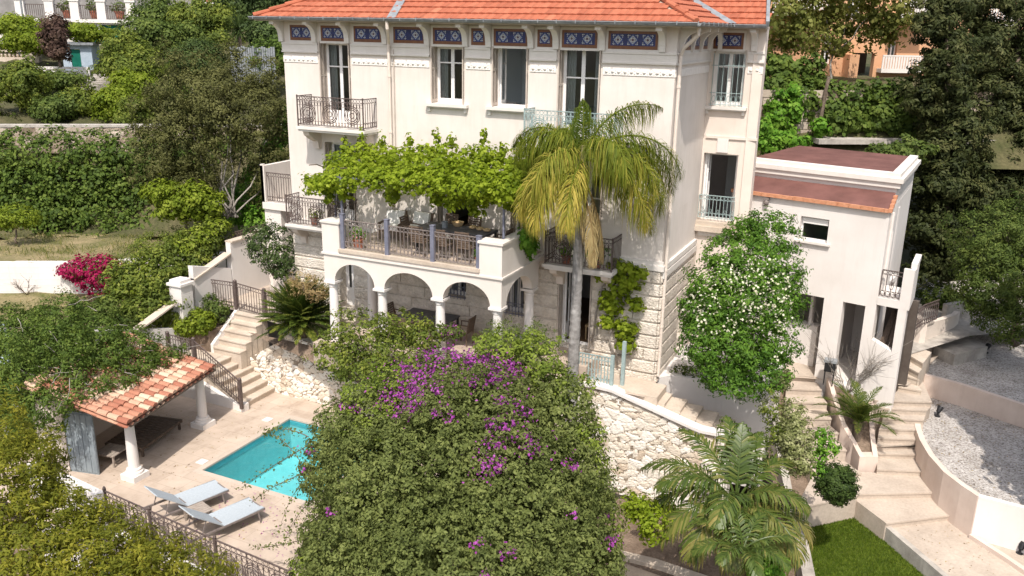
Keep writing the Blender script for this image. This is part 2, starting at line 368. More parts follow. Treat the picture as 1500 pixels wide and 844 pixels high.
M['redroof'] = surf('oxblood roof felt', (.115, .052, .044), (.185, .085, .073), .9, 1.6, .3, 60, streak=.25, streakcol=(.10, .055, .045))
M['tile'] = attrmat('terracotta roof tile', [(0, (.29, .085, .045)), (.5, (.385, .118, .063)), (1, (.47, .165, .092))], .85, .3, 50, noise=.7, nscale=2.2)
M['canal'] = attrmat('canal tile', [(0, (.32, .125, .08)), (.35, (.42, .195, .125)), (.65, (.52, .33, .23)), (1, (.60, .465, .345))], .9, .4, 40, noise=.35, nscale=7)
M['stones'] = attrmat('rubble stone', [(0, (.54, .44, .34)), (.25, (.64, .56, .46)), (.6, (.72, .66, .575)), (1, (.80, .76, .70))], .9, .6, 26, noise=.4, nscale=7)
M['oldstones'] = attrmat('old terrace stone', [(0, (.20, .15, .11)), (.5, (.34, .27, .21)), (1, (.46, .39, .32))], .9, .6, 14, noise=.4, nscale=5)
M['mortar'] = surf('mortar joint', (.22, .175, .13), (.34, .28, .22), .95, 8)
M['bark'] = surf('bark', (.10, .075, .055), (.20, .155, .12), .95, 9, .6, 30)
M['greybark'] = surf('pale bark', (.22, .195, .17), (.36, .325, .29), .95, 9, .5, 30)
M['palmbark'] = surf('palm trunk', (.22, .205, .195), (.40, .385, .37), .95, 5, .6, 14, fine=.3)
M['fabric'] = surf('grey blue sling fabric', (.36, .40, .435), (.43, .47, .505), .9, 20, .2, 140)
M['teak'] = surf('weathered teak', (.28, .235, .20), (.40, .34, .29), .85, 9, .2, 40)
M['darkwood'] = surf('dark slatted wood', (.085, .06, .045), (.15, .11, .085), .7, 9)
M['rattan'] = surf('brown woven chair', (.10, .07, .05), (.19, .135, .10), .8, 20)
M['beige'] = surf('beige seat cloth', (.45, .38, .30), (.55, .47, .38), .9, 9)
M['tabletop'] = surf('dark metal table top', (.075, .072, .075), (.13, .125, .13), .5, 9)
M['white'] = surf('white cloth', (.72, .70, .68), (.80, .78, .76), .9, 9)
M['pot'] = surf('terracotta pot', (.36, .125, .075), (.46, .175, .11), .85, 8)
M['bluedoor'] = surf('blue grey door paint', (.20, .235, .26), (.27, .31, .335), .7, 4, streak=.2)
M['greendoor'] = surf('green door paint', (.0, .11, .075), (.005, .15, .10), .6, 4)
M['blueshed'] = surf('pale blue render', (.36, .44, .52), (.45, .52, .60), .9, 3)
M['orange'] = surf('peach render', (.60, .335, .19), (.68, .40, .24), .9, .7, .2, 40, streak=.12)
M['shadepaint'] = surf('painted passage shade', (.09, .07, .06), (.12, .10, .085), .9, 3)  # near-dark base colour stands in for the shade of deep recesses
M['black'] = surf('black plastic', (.015, .015, .017), (.03, .03, .032), .45, 9)
M['soil'] = surf('dry soil', (.15, .105, .075), (.29, .215, .16), .95, 2.2, .8, 22, fine=.35)
M['scrub'] = surf('dry grass ground', (.12, .125, .04), (.34, .265, .15), .95, .9, .8, 16, fine=.35)
M['hill'] = surf('hillside soil and weeds', (.055, .065, .02), (.14, .12, .06), .95, .7, .8, 12, fine=.4)
M['lawn'] = surf('lawn turf', (.075, .115, .010), (.125, .175, .02), .95, 1.6, .9, 70, fine=.5)
M['straw'] = surf('straw basket', (.50, .34, .17), (.62, .45, .26), .9, 20)
def gravelmat():
    m, nt, bs = newmat('pale gravel'); pos = coords(nt)
    v = N(nt, 'ShaderNodeTexVoronoi', Scale=27.); nt.links.new(pos, v.inputs['Vector'])
    sp = nt.nodes.new('ShaderNodeSeparateColor'); nt.links.new(v.outputs['Color'], sp.inputs[0])
    r = ramp(nt, sp.outputs[0], [(.0, (.19, .165, .145)), (.2, (.36, .325, .295)), (.6, (.50, .465, .435)), (1, (.62, .585, .555))])
    no = N(nt, 'ShaderNodeTexNoise', Scale=1.3, Detail=6.); nt.links.new(pos, no.inputs['Vector'])
    r2 = ramp(nt, no.outputs['Fac'], [(.3, (.72, .70, .68)), (.6, (1, 1, 1))])
    mx = N(nt, 'ShaderNodeMix', _data_type='RGBA', _blend_type='MULTIPLY', Factor=1.); nt.links.new(r.outputs[0], mx.inputs[6]); nt.links.new(r2.outputs[0], mx.inputs[7])
    nt.links.new(mx.outputs[2], bs.inputs['Base Color']); bs.inputs['Roughness'].default_value = .95
    b = N(nt, 'ShaderNodeBump', Strength=.8, Distance=.03); nt.links.new(v.outputs['Distance'], b.inputs['Height']); b.invert = True; nt.links.new(b.outputs[0], bs.inputs['Normal'])
    return m
M['gravel'] = gravelmat()
def pavemat():   # paving slabs: wide joints drawn by a brick texture on the ground plane
    m, nt, bs = newmat('pool terrace slabs'); pos = coords(nt)
    br = N(nt, 'ShaderNodeTexBrick', Scale=1.); br.inputs['Color1'].default_value = (.525, .43, .355, 1); br.inputs['Color2'].default_value = (.48, .39, .32, 1); br.inputs['Mortar'].default_value = (.41, .33, .27, 1)
    br.inputs['Mortar Size'].default_value = .008; br.inputs['Brick Width'].default_value = .8; br.inputs['Row Height'].default_value = .55; nt.links.new(pos, br.inputs['Vector'])
    no = N(nt, 'ShaderNodeTexNoise', Scale=1.6, Detail=7., Roughness=.65); nt.links.new(pos, no.inputs['Vector'])
    r2 = ramp(nt, no.outputs['Fac'], [(.25, (.70, .66, .62)), (.5, (.95, .94, .92)), (.72, (1.08, 1.07, 1.06))])
    mx = N(nt, 'ShaderNodeMix', _data_type='RGBA', _blend_type='MULTIPLY', Factor=1.); nt.links.new(br.outputs[0], mx.inputs[6]); nt.links.new(r2.outputs[0], mx.inputs[7])
    nt.links.new(mx.outputs[2], bs.inputs['Base Color']); bs.inputs['Roughness'].default_value = .8
    return m
M['paving'] = pavemat()
def watermat():
    m, nt, bs = newmat('pool water'); nt.nodes.remove(bs); pos = coords(nt)
    no = N(nt, 'ShaderNodeTexNoise', Scale=2.4, Detail=3.); nt.links.new(pos, no.inputs['Vector'])
    b = N(nt, 'ShaderNodeBump', Strength=.5, Distance=.08); nt.links.new(no.outputs['Fac'], b.inputs['Height'])
    g = N(nt, 'ShaderNodeBsdfGlossy', Roughness=.03); nt.links.new(b.outputs[0], g.inputs['Normal'])
    t = nt.nodes.new('ShaderNodeBsdfTransparent'); t.inputs[0].default_value = (.80, .965, .98, 1)
    fr = N(nt, 'ShaderNodeFresnel', IOR=1.33); nt.links.new(b.outputs[0], fr.inputs['Normal'])
    mx = nt.nodes.new('ShaderNodeMixShader'); nt.links.new(fr.outputs[0], mx.inputs[0]); nt.links.new(t.outputs[0], mx.inputs[1]); nt.links.new(g.outputs[0], mx.inputs[2])
    nt.links.new(mx.outputs[0], nt.nodes['Material Output'].inputs[0]); return m
M['water'] = watermat()
M['poolband'] = surf('pool waterline tiles', (.07, .32, .37), (.11, .41, .46), .35, 18, spec=.5)
M['pooltile'] = surf('turquoise pool lining', (.19, .53, .56), (.24, .59, .61), .5, 2.2, fine=.08, bscale=8)
L = {}
L['vine'] = leafmat('vine leaf', (.12, .175, .012), (.225, .30, .018), (.34, .41, .04), .4)
L['ivy'] = leafmat('ivy leaf', (.05, .13, .012), (.10, .215, .02), (.18, .30, .04), .3)
L['boug'] = leafmat('bougainvillea leaf', (.068, .086, .024), (.122, .148, .042), (.195, .22, .068), .35)
L['boug2'] = leafmat('bright bougainvillea leaf', (.085, .125, .02), (.155, .205, .03), (.24, .29, .05), .35)
L['bract'] = leafmat('purple bract', (.17, .03, .16), (.30, .055, .29), (.42, .11, .40), .3)
L['magenta'] = leafmat('magenta bract', (.16, .004, .035), (.29, .008, .065), (.40, .03, .11), .3)
L['front'] = leafmat('pittosporum leaf', (.07, .085, .010), (.145, .155, .016), (.26, .24, .03), .35)
L['bank'] = leafmat('ivy bank leaf', (.036, .062, .012), (.075, .118, .02), (.135, .18, .033), .3)
L['olive'] = leafmat('dusky evergreen leaf', (.048, .052, .018), (.088, .092, .028), (.15, .15, .052), .3)
L['citrus'] = leafmat('citrus leaf', (.045, .066, .012), (.095, .125, .02), (.18, .20, .035), .28)
L['lime'] = leafmat('yellow green leaf', (.095, .14, .012), (.18, .24, .02), (.29, .34, .045), .35)
L['dark'] = leafmat('dark evergreen leaf', (.025, .04, .013), (.05, .078, .022), (.09, .125, .035), .2)
L['mid'] = leafmat('mid green leaf', (.038, .062, .014), (.08, .115, .024), (.14, .175, .04), .28)
L['cypress'] = leafmat('cypress spray', (.024, .034, .011), (.058, .071, .022), (.12, .122, .044), .2, nscale=1.6)
L['purple'] = leafmat('purple brown leaf', (.04, .022, .018), (.075, .045, .034), (.12, .08, .055), .2)
L['plane'] = leafmat('plane tree leaf', (.075, .09, .02), (.16, .175, .04), (.30, .29, .09), .4)
L['vib'] = leafmat('glossy shrub leaf', (.035, .085, .01), (.075, .155, .018), (.135, .235, .03), .25)
L['flower'] = leafmat('cream blossom', (.55, .52, .36), (.70, .68, .50), (.80, .79, .66), .2)
L['pink'] = leafmat('pink petal', (.62, .25, .27), (.72, .40, .40), (.80, .62, .58), .2)
L['varie'] = leafmat('variegated leaf', (.11, .13, .035), (.24, .26, .10), (.42, .43, .22), .25)
L['ball'] = leafmat('clipped ball leaf', (.022, .04, .010), (.045, .075, .016), (.08, .12, .028), .2)
L['dry'] = leafmat('dry stem leaf', (.13, .085, .035), (.24, .17, .075), (.38, .30, .15), .2)
L['queen'] = leafmat('queen palm leaflet', (.06, .095, .012), (.155, .18, .02), (.40, .32, .07), .35, amt=.2)
L['kentia'] = leafmat('kentia palm leaflet', (.035, .062, .012), (.085, .125, .022), (.27, .225, .07), .25, amt=.2, spec=.4, rough=.4)
L['cycad'] = leafmat('cycad leaflet', (.022, .042, .006), (.055, .08, .010), (.15, .155, .025), .15, amt=.2)
L['grass'] = leafmat('grass blade', (.055, .095, .008), (.10, .15, .014), (.16, .205, .028), .3)
L['weeds'] = leafmat('meadow blade', (.07, .10, .016), (.14, .155, .035), (.30, .25, .10), .3)
# ================================================================== VILLA
ZD, ZP, ZL, ZT, ZB = -2.2, .1, .55, 3.45, 6.75      # pool deck, upper path, loggia floor, terrace floor, top balcony floor
XR, YW, XW = 13.07, 3.9, 14.68                       # right front corner, wing plane, wing right edge
ZE = 10.02
villa = thing('villa', 'cream three storey villa with orange tiled roof and blue patterned tiles under eaves', 'villa', (6.5, 4, 0))
FR = Plane((0, 0, 0), (1, 0, 0), (0, -1, 0)); RET = Plane((XR, 0, 0), (0, 1, 0), (1, 0, 0)); WG = Plane((0, YW, 0), (1, 0, 0), (0, -1, 0))
def fx(px, y): return float(P(px, y, Y=0)[0])
def wx(px, y): return float(P(px, y, Y=YW)[0])
H_TOP = [(1.45, 2.62, 6.78, 9.38), (5.58, 6.70, 7.66, 9.36), (7.64, 8.78, 7.66, 9.40), (9.72, 10.98, 6.80, 9.44)]
H_MID = [(1.50, 2.65, ZT, 6.2), (5.75, 6.95, ZT, 5.85), (8.3, 9.2, ZT, 5.85), (10.2, 11.2, ZT-.1, 5.95)]
dL = P(519, 440, Y=0); H_GR = [(float(P(499, 400, Y=0)[0]), float(P(519, 400, Y=0)[0]), ZL, 2.95), (float(P(650, 420, Y=0)[0]), float(P(683, 420, Y=0)[0]), 1.55, 2.95), (float(P(741, 430, Y=0)[0]), float(P(768, 430, Y=0)[0]), 1.3, 3.0), (9.95, 11.02, .6, 2.95)]
H_W5 = (wx(1043, 110), wx(1091, 110), 7.70, 9.36); H_WD = (wx(1027, 280), wx(1077, 280), 4.12, 6.25)
mb = MB()
FR.wall(mb, 0, XR, 3.35, ZE, H_TOP+H_MID, .42)
RET.wall(mb, 0.42, YW, 3.35, ZE, [], .3)
LEFT = Plane((0, 9.5, 0), (0, -1, 0), (-1, 0, 0)); LEFT.wall(mb, 0, 9.08, -2.5, ZE, [], .3)
mb.build('wall', M['plaster'], villa)
mb = MB(); WG.wall(mb, XR, XW, -1.0, ZE, [H_W5, H_WD], .4)
RW = Plane((XW, YW, 0), (-.2, .98, 0), (.98, .2, 0)); RW.wall(mb, .002, 5.71, -1.0, ZE, [], .3)
mb.quad((0, 9.5, -2), (XW-1.14, 9.5, -2), (XW-1.14, 9.5, ZE), (0, 9.5, ZE))
mb.build('wing_wall', M['plaster_pink'], villa)
# rusticated base: stacked blocks with open joints, on front and return
mb = MB()
FR.wall(mb, .02, XR-.02, -1.6, 3.35, H_GR, .42)
def courses(pl, a0, a1, holes, z0=-1.5, z1=3.33, ch=.395):
    z = z1
    while z-ch > z0-.01:
        lo = z-ch+.035
        segs = [(a0, a1)]
        for h in holes:
            if h[2] < z and h[3] > lo:
                ns = []
                for s0, s1 in segs:
                    if h[1] <= s0 or h[0] >= s1: ns.append((s0, s1)); continue
                    if h[0] > s0: ns.append((s0, h[0]))
                    if h[1] < s1: ns.append((h[1], s1))
                segs = ns
        for s0, s1 in segs:
            x = s0
            while x < s1-.01:
                w = min(rng.uniform(.9, 1.9), s1-x)
                if s1-x-w < .35: w = s1-x
                pr = .05+rng.uniform(0, .018)
                q = [pl.p(x+.004, lo, .0), pl.p(x+w-.004, lo, .0), pl.p(x+w-.004, z, .0), pl.p(x+.004, z, .0)]
                e = .028; f = [pl.p(x+e*.5, lo+e, -pr), pl.p(x+w-e*.5, lo+e, -pr), pl.p(x+w-e*.5, z-e, -pr), pl.p(x+e*.5, z-e, -pr)]
                mb.add(q+f, [(4, 5, 6, 7), (0, 1, 5, 4), (1, 2, 6, 5), (2, 3, 7, 6), (3, 0, 4, 7)])
                x += w
        z -= ch
courses(FR, 0.0, XR, H_GR); RET.wall(mb, .42, YW, -1.6, 3.35, [(2.2, 3.0, .5, 1.7)], .3); courses(RET, 0.0, YW-.25, [(2.2, 3.0, .5, 1.7)])
RET.box(mb, YW-.26, YW-.02, -1.2, 3.33, -.06, .0)
mb.build('stone_base', M['rustic'], villa)
mb = MB()   # plinth band between stone base and stucco, the top cornice mouldings, corner strips
FR.box(mb, -.05, 3.5, 3.34, 3.50, -.09, .0); mb.build('string_course', M['trim'], villa)
mb = MB(); FR.box(mb, 9.46, XR+.09, 3.34, 3.50, -.09, .0); FR.box(mb, 9.46, XR+.06, 3.502, 3.62, -.05, .0); mb.build('string_course', M['trim'], villa)
mb = MB(); RET.box(mb, .002, YW-.1, 3.342, 3.498, -.088, .0); mb.build('string_course', M['trim'], villa)
mb = MB(); RET.box(mb, .002, YW-.1, 3.12, 3.30, -.1, -.04); mb.build('string_course', M['trim'], villa)
mb = MB(); WG.box(mb, XR+.09, XW+.04, 6.72, 6.80, -.05, 0); mb.build('string_course', M['plaster_pink'], villa)
mb = MB(); WG.box(mb, XR+.09, XW+.05, 3.62, 3.78, -.07, 0); mb.build('string_course', M['trim'], villa)
def segs(a0, a1, holes, z): 
    out = []; x = a0
    for h in sorted(holes):
        if h[3] > z:
            if h[0]-.05 > x: out.append((x, h[0]-.05))
            x = h[1]+.05
    if x < a1: out.append((x, a1))
    return out
def band(pl, s0, s1, relief=True, dots=False):
    mb = MB(); pl.box(mb, s0, s1, 9.03, 9.30, -.035, 0); pl.box(mb, s0, s1, 9.012, 9.06, -.07, -.001); pl.box(mb, s0, s1, 9.27, 9.33, -.06, -.001); mb.build('cornice_band', M['trim'], villa)
    if not relief: return
    mr = MB(); pl.box(mr, s0+.02, s1-.02, 8.70, 8.90, -.02, 0); x = s0+.12
    while x < s1-.12 and dots:
        mr.blob(pl.p(x, 8.80, -.008), (.055, .03, .05)); mr.blob(pl.p(x+.09, 8.83, -.01), (.025, .016, .035), n=6); mr.blob(pl.p(x+.09, 8.76, -.01), (.03, .016, .02), n=6); x += .18
    mr.build('relief_frieze', M['relief'], villa)
for s0, s1 in segs(-.03, XR+.03, H_TOP, 9.1): band(FR, s0, s1, True, True)
band(RET, .03, YW-.02)
for s0, s1 in segs(XR+.06, XW+.03, [H_W5], 9.1): band(WG, s0, s1, s0 > 14, True)
# ---- painted tile panels between the eave brackets
def tile_panel(pl, a0, a1, z0=9.39, z1=9.86):
    mb = MB(); mats = [M['brownglaze'], M['navy'], M['whiteglaze'], M['blueglaze'], M['trim']]
    pl.box(mb, a0-.06, a1+.06, z0-.07, z1+.07, -.03, 0, 4); pl.box(mb, a0, a1, z0, z1, -.036, -.03, 0)
    b = .07; pl.box(mb, a0+b, a1-b, z0+b+.02, z1-b, -.040, -.036, 1)
    zc = (z0+z1)/2+.01; h = (z1-z0)/2-b-.012; w = a1-a0-2*b; n = max(1, int(round(w/(2.9*h)+.25)))
    def dia(ax, s, d, m, cx=0, cz=0):
        q = [pl.p(ax+cx, zc-s+cz, d), pl.p(ax+s+cx, zc+cz, d), pl.p(ax+cx, zc+s+cz, d), pl.p(ax-s+cx, zc+cz, d)]; mb.quad(*q, m)
    for i in range(n):
        ax = a0+b+w*(i+.5)/n; e = min(h, w/n/2)
        dia(ax, e, -.044, 3); dia(ax, e*.74, -.046, 2); dia(ax, e*.60, -.048, 1)
        for k in range(8):
            t = k*math.pi/4; rr = e*.36; dia(ax, e*.14, -.050, 2, rr*math.cos(t)*.9, rr*math.sin(t)*.9)
        dia(ax, e*.15, -.052, 0)
        for sx in (-1, 1):
            for sz in (-1, 1):
                px_, pz_ = sx*min(e*.86, w/n/2-.02), sz*e*.78
                dia(ax, e*.20, -.045, 2, px_*.95, pz_*.9); dia(ax, e*.10, -.047, 3, px_*.9, pz_*.86)
                dia(ax, e*.09, -.045, 2, px_*.62, pz_*.98); dia(ax, e*.09, -.045, 2, px_*1.0, pz_*.5)
    return mb.build('tile_panel', mats, villa)
for l, r in ((426, 460), (471, 507), (519, 560), (577, 623), (635, 681), (691, 712), (724, 774), (788, 810), (824, 876), (892, 965)): tile_panel(FR, fx(l, 52), fx(r, 52))
tile_panel(WG, wx(1046, 58), wx(1090, 58))
for a in (.55, 1.55, 2.55): tile_panel(RET, a, a+.8)
# ---- curved eave brackets
def bracket(pl, a, w=.17, out=.52):
    mb = MB(); z1 = 9.97; prof = [(0, 9.34), (.10, 9.34), (.11, 9.5)]
    for i in range(9): t = i/8*math.pi/2; prof.append((out-(out-.12)*math.cos(t)*1.0, 9.52+.36*math.sin(t)) if True else None)
    prof += [(out, z1), (0, z1)]
    vs = [pl.p(a-w/2, z, -d) for d, z in prof]+[pl.p(a+w/2, z, -d) for d, z in prof]; n = len(prof)
    mb.add(vs, [tuple(range(n)), tuple(range(2*n-1, n-1, -1))]+[(i, n+i, n+(i+1) % n, (i+1) % n) for i in range(n)])
    mb.build('eave_bracket', M['trim'], villa)
for px in (414, 462, 510, 565, 627, 683, 717, 779, 816, 884, 972): bracket(FR, fx(px, 60))
for a in (.3, 1.45, 2.45, 3.5): bracket(RET, a, .13)
bracket(WG, XW-.3); bracket(WG, XR+.3, .12)
# ---- roof: hipped, in real rows of flat interlocking tiles, with eaves boards and zinc
O = .62; SL = math.tan(math.radians(25))
def roof_rows(mb, e0, e1, up, rows, cut=None, tw=.23, rl=.36, side=None):
    """rows of tiles from eave line e0-e1, climbing along horizontal direction up; cut(p)->bool keeps tile"""
    e0, e1, up = np.array(e0, float), np.array(e1, float), unit(up); al = unit(e1-e0); Ltot = np.linalg.norm(e1-e0)
    nrm = unit(ZZ-up*SL); lift = .042
    for r in range(rows):
        d0, d1 = r*rl, (r+1)*rl+.03; off = (r % 2)*tw*.5
        k = int(Ltot/tw)+2
        for i in range(-1, k):
            x0, x1 = max(i*tw+off, 0), min((i+1)*tw+off-.008, Ltot)
            if x1-x0 < .03: continue
            def pt(x, d): return e0+al*x+up*d+ZZ*d*SL
            c = pt((x0+x1)/2, (d0+d1)/2)
            if cut and not cut(c): continue
            j = rng.normal()*.003; a = .22+.5*rng.random()+(.25 if rng.random() < .05 else 0)
            q = [pt(x0, d0)+nrm*(lift+j), pt(x1, d0)+nrm*(lift+j), pt(x1, d1)+nrm*.002, pt(x0, d1)+nrm*.002]
            xm = (x0+x1)/2; m0 = pt(xm, d0)+nrm*(lift+j+.014); m1 = pt(xm, d1)+nrm*.012
            lo = [pt(x0, d0)-nrm*.01, pt(x1, d0)-nrm*.01]
            mb.add([q[0], m0, q[1], q[2], m1, q[3], lo[0], lo[1]], [(0, 1, 4, 5), (1, 2, 3, 4), (6, 7, 2, 1, 0)], 0, a)
XE = XR+O
mb = MB()
roof_rows(mb, (-O, -O, ZE+.06), (XE, -O, ZE+.06), (0, 1, 0), 14, lambda c: (c[1]+O) < (c[0]+O)+.05 and (c[1]+O) < (XE-c[0])+.05)
roof_rows(mb, (XE, -O, ZE+.06), (XE, YW+2, ZE+.06), (-1, 0, 0), 14, lambda c: (XE-c[0]) < (c[1]+O)+.05 and (c[1]-(YW-O)) < (XE-c[0])+.05)
roof_rows(mb, (XE-5, YW-O, ZE+.06), (XW+.1, YW-O, ZE+.06), (0, 1, 0), 12, lambda c: c[0] > XE-(c[1]-(YW-O))-.03 and c[0] < XW+.1-.2*(c[1]-YW+O))
mb.build('roof_tiles', M['tile'], villa)
mb = MB(); R5 = 5.2
mb.poly([(-O, -O, ZE+.04), (XE, -O, ZE+.04), (XE-R5, -O+R5, ZE+.04+R5*SL), (-O+R5, -O+R5, ZE+.04+R5*SL)])
mb.poly([(XE, -O, ZE+.04), (XE, YW-O, ZE+.04), (XE-R5, YW-O+R5, ZE+.04+R5*SL), (XE-R5, -O+R5, ZE+.04+R5*SL)])
mb.poly([(XE, YW-O, ZE+.04), (XW+.1, YW-O, ZE+.04), (XW+.1-.2*R5, YW-O+R5, ZE+.04+R5*SL), (XE-R5, YW-O+R5, ZE+.04+R5*SL)])
mb.poly([(-O, -O, ZE+.04), (-O+R5, -O+R5, ZE+.04+R5*SL), (-O+R5, 9.5, ZE+.04+R5*SL), (-O, 9.5, ZE+.04)])
mb.poly([(-O+R5, -O+R5, ZE+.04+R5*SL), (XE-R5, -O+R5, ZE+.04+R5*SL), (XE-R5, 9.5, ZE+.04+R5*SL), (-O+R5, 9.5, ZE+.04+R5*SL)])
mb.build('roof_deck', M['soffit'], villa)
mb = MB()
mb.box(-O, XE, -O, 0, ZE-.045, ZE+.03); mb.box(XR, XE, 0.002, YW-O, ZE-.045, ZE+.03); mb.box(XR, XW+.08, YW-O+.002, YW, ZE-.046, ZE+.031); mb.box(-O, 0, .002, 9.5, ZE-.045, ZE+.03)
mb.build('soffit', M['soffit'], villa)
def gutter(p, q):
    mb = MB(); p, q = np.array(p, float), np.array(q, float); d = unit(q-p); o = np.cross(d, ZZ); n = 7
    prof = [(o*(.075*math.cos(t))+ZZ*(-.085*math.sin(t))) for t in np.linspace(0, math.pi, n)]
    vs = [p+a for a in prof]+[q+a for a in prof]; mb.add(vs, [(i, i+1, n+i+1, n+i) for i in range(n-1)]+[tuple(range(n)), tuple(range(2*n-1, n-1, -1))])
    mb.tube([p+o*.08, q+o*.08], .014, 5)
    Lg = np.linalg.norm(q-p)
    for i in range(int(Lg/.55)+1): mb.obox(p+d*(i*.55+.2)+o*.09-ZZ*.01, d*.012, o*.012, ZZ*.045)
    return mb.build('gutter', M['zinc'], villa)
gutter((-O-.1, -O-.06, ZE+.07), (XE+.06, -O-.06, ZE+.07)); gutter((XE+.06, -O, ZE+.068), (XE+.06, YW-O-.06, ZE+.068)); gutter((XE, YW-O-.06, ZE+.066), (XW+.1, YW-O-.06, ZE+.066))
mb = MB(); a = P(573, 27, Y=-O)
def zstrip(p, w=.30, L_=2.4):
    x, y, z = p
    for s in (-1,): mb.add([(x-w*.5, -O-.02, ZE+.10), (x+w*.5, -O-.02, ZE+.10), (x+w*.5-.75, -O+L_, ZE+.105+L_*SL), (x-w*.5-.75, -O+L_, ZE+.105+L_*SL)], [(0, 1, 2, 3)])
zstrip(a); mb.build('zinc_flashing', M['zinc'], villa); mb = MB()
mb.add([(XE-.02, YW-O-.06, ZE+.11), (XE+.24, YW-O-.06, ZE+.11), (XE-2.8, YW-O+2.9, ZE+.11+2.9*SL), (XE-3.05, YW-O+2.9, ZE+.11+2.9*SL)], [(0, 1, 2, 3)])
mb.build('zinc_flashing', M['zinc'], villa); mb = MB()
mb.bar((XW+.12, YW-O-.06, ZE+.10), (XW+.12-1.0, YW-O+5, ZE+.10+5*SL), .1, .16)
mb.build('zinc_flashing', M['zinc'], villa)
for (c, s) in (((-O, -O), (1, 1)), ((XE, -O), (-1, 1))):   # hip cappings
    mb = MB()
    for i in range(14):
        a0 = V(c[0]+s[0]*i*.36, c[1]+s[1]*i*.36, ZE+.115+i*.36*SL); a1 = V(c[0]+s[0]*(i+1.1)*.36, c[1]+s[1]*(i+1.1)*.36, ZE+.09+(i+1.1)*.36*SL)
        mb.tube([a0, a1], [.085, .07], 8, 0, rr=rng.random())
    mb.build('hip_capping', M['tile'], villa)
def pipe(pts, mat=M['plaster_pink'], r=.05):
    mb = MB(); mb.tube(pts, r, 8)
    for i in range(1, len(pts)):
        p, q = np.array(pts[i-1], float), np.array(pts[i], float)
        if abs(q[2]-p[2]) > 2:
            for t in np.arange(.8, abs(q[2]-p[2]), 1.7): mb.lathe((p[0]+(q[0]-p[0])*t/abs(q[2]-p[2]), p[1]+(q[1]-p[1])*t/abs(q[2]-p[2]), p[2]-t), [(r+.012, -.03), (r+.012, .03)], 8)
    return mb.build('downpipe', mat, villa)
xl = fx(572, 70); pipe([(xl+.32, -O-.04, ZE), (xl+.32, -O-.02, ZE-.22), (xl+.26, -O+.1, ZE-.34), (xl+.03, -.14, 9.38), (xl, -.11, 9.2), (xl, -.09, ZT+.1)])
mb = MB(); mb.tube([(xl+.13, -.05, 9.2), (xl+.13, -.05, 5)], .018, 6); mb.build('cable', M['shutter'], villa)
pipe([(XE-.05, YW*.0-.1, ZE+.0), (XE-.05, -.12, ZE-.22), (XR+.18, .02, 9.45), (XR+.09, .12, 9.25), (XR+.09, .12, .1)])
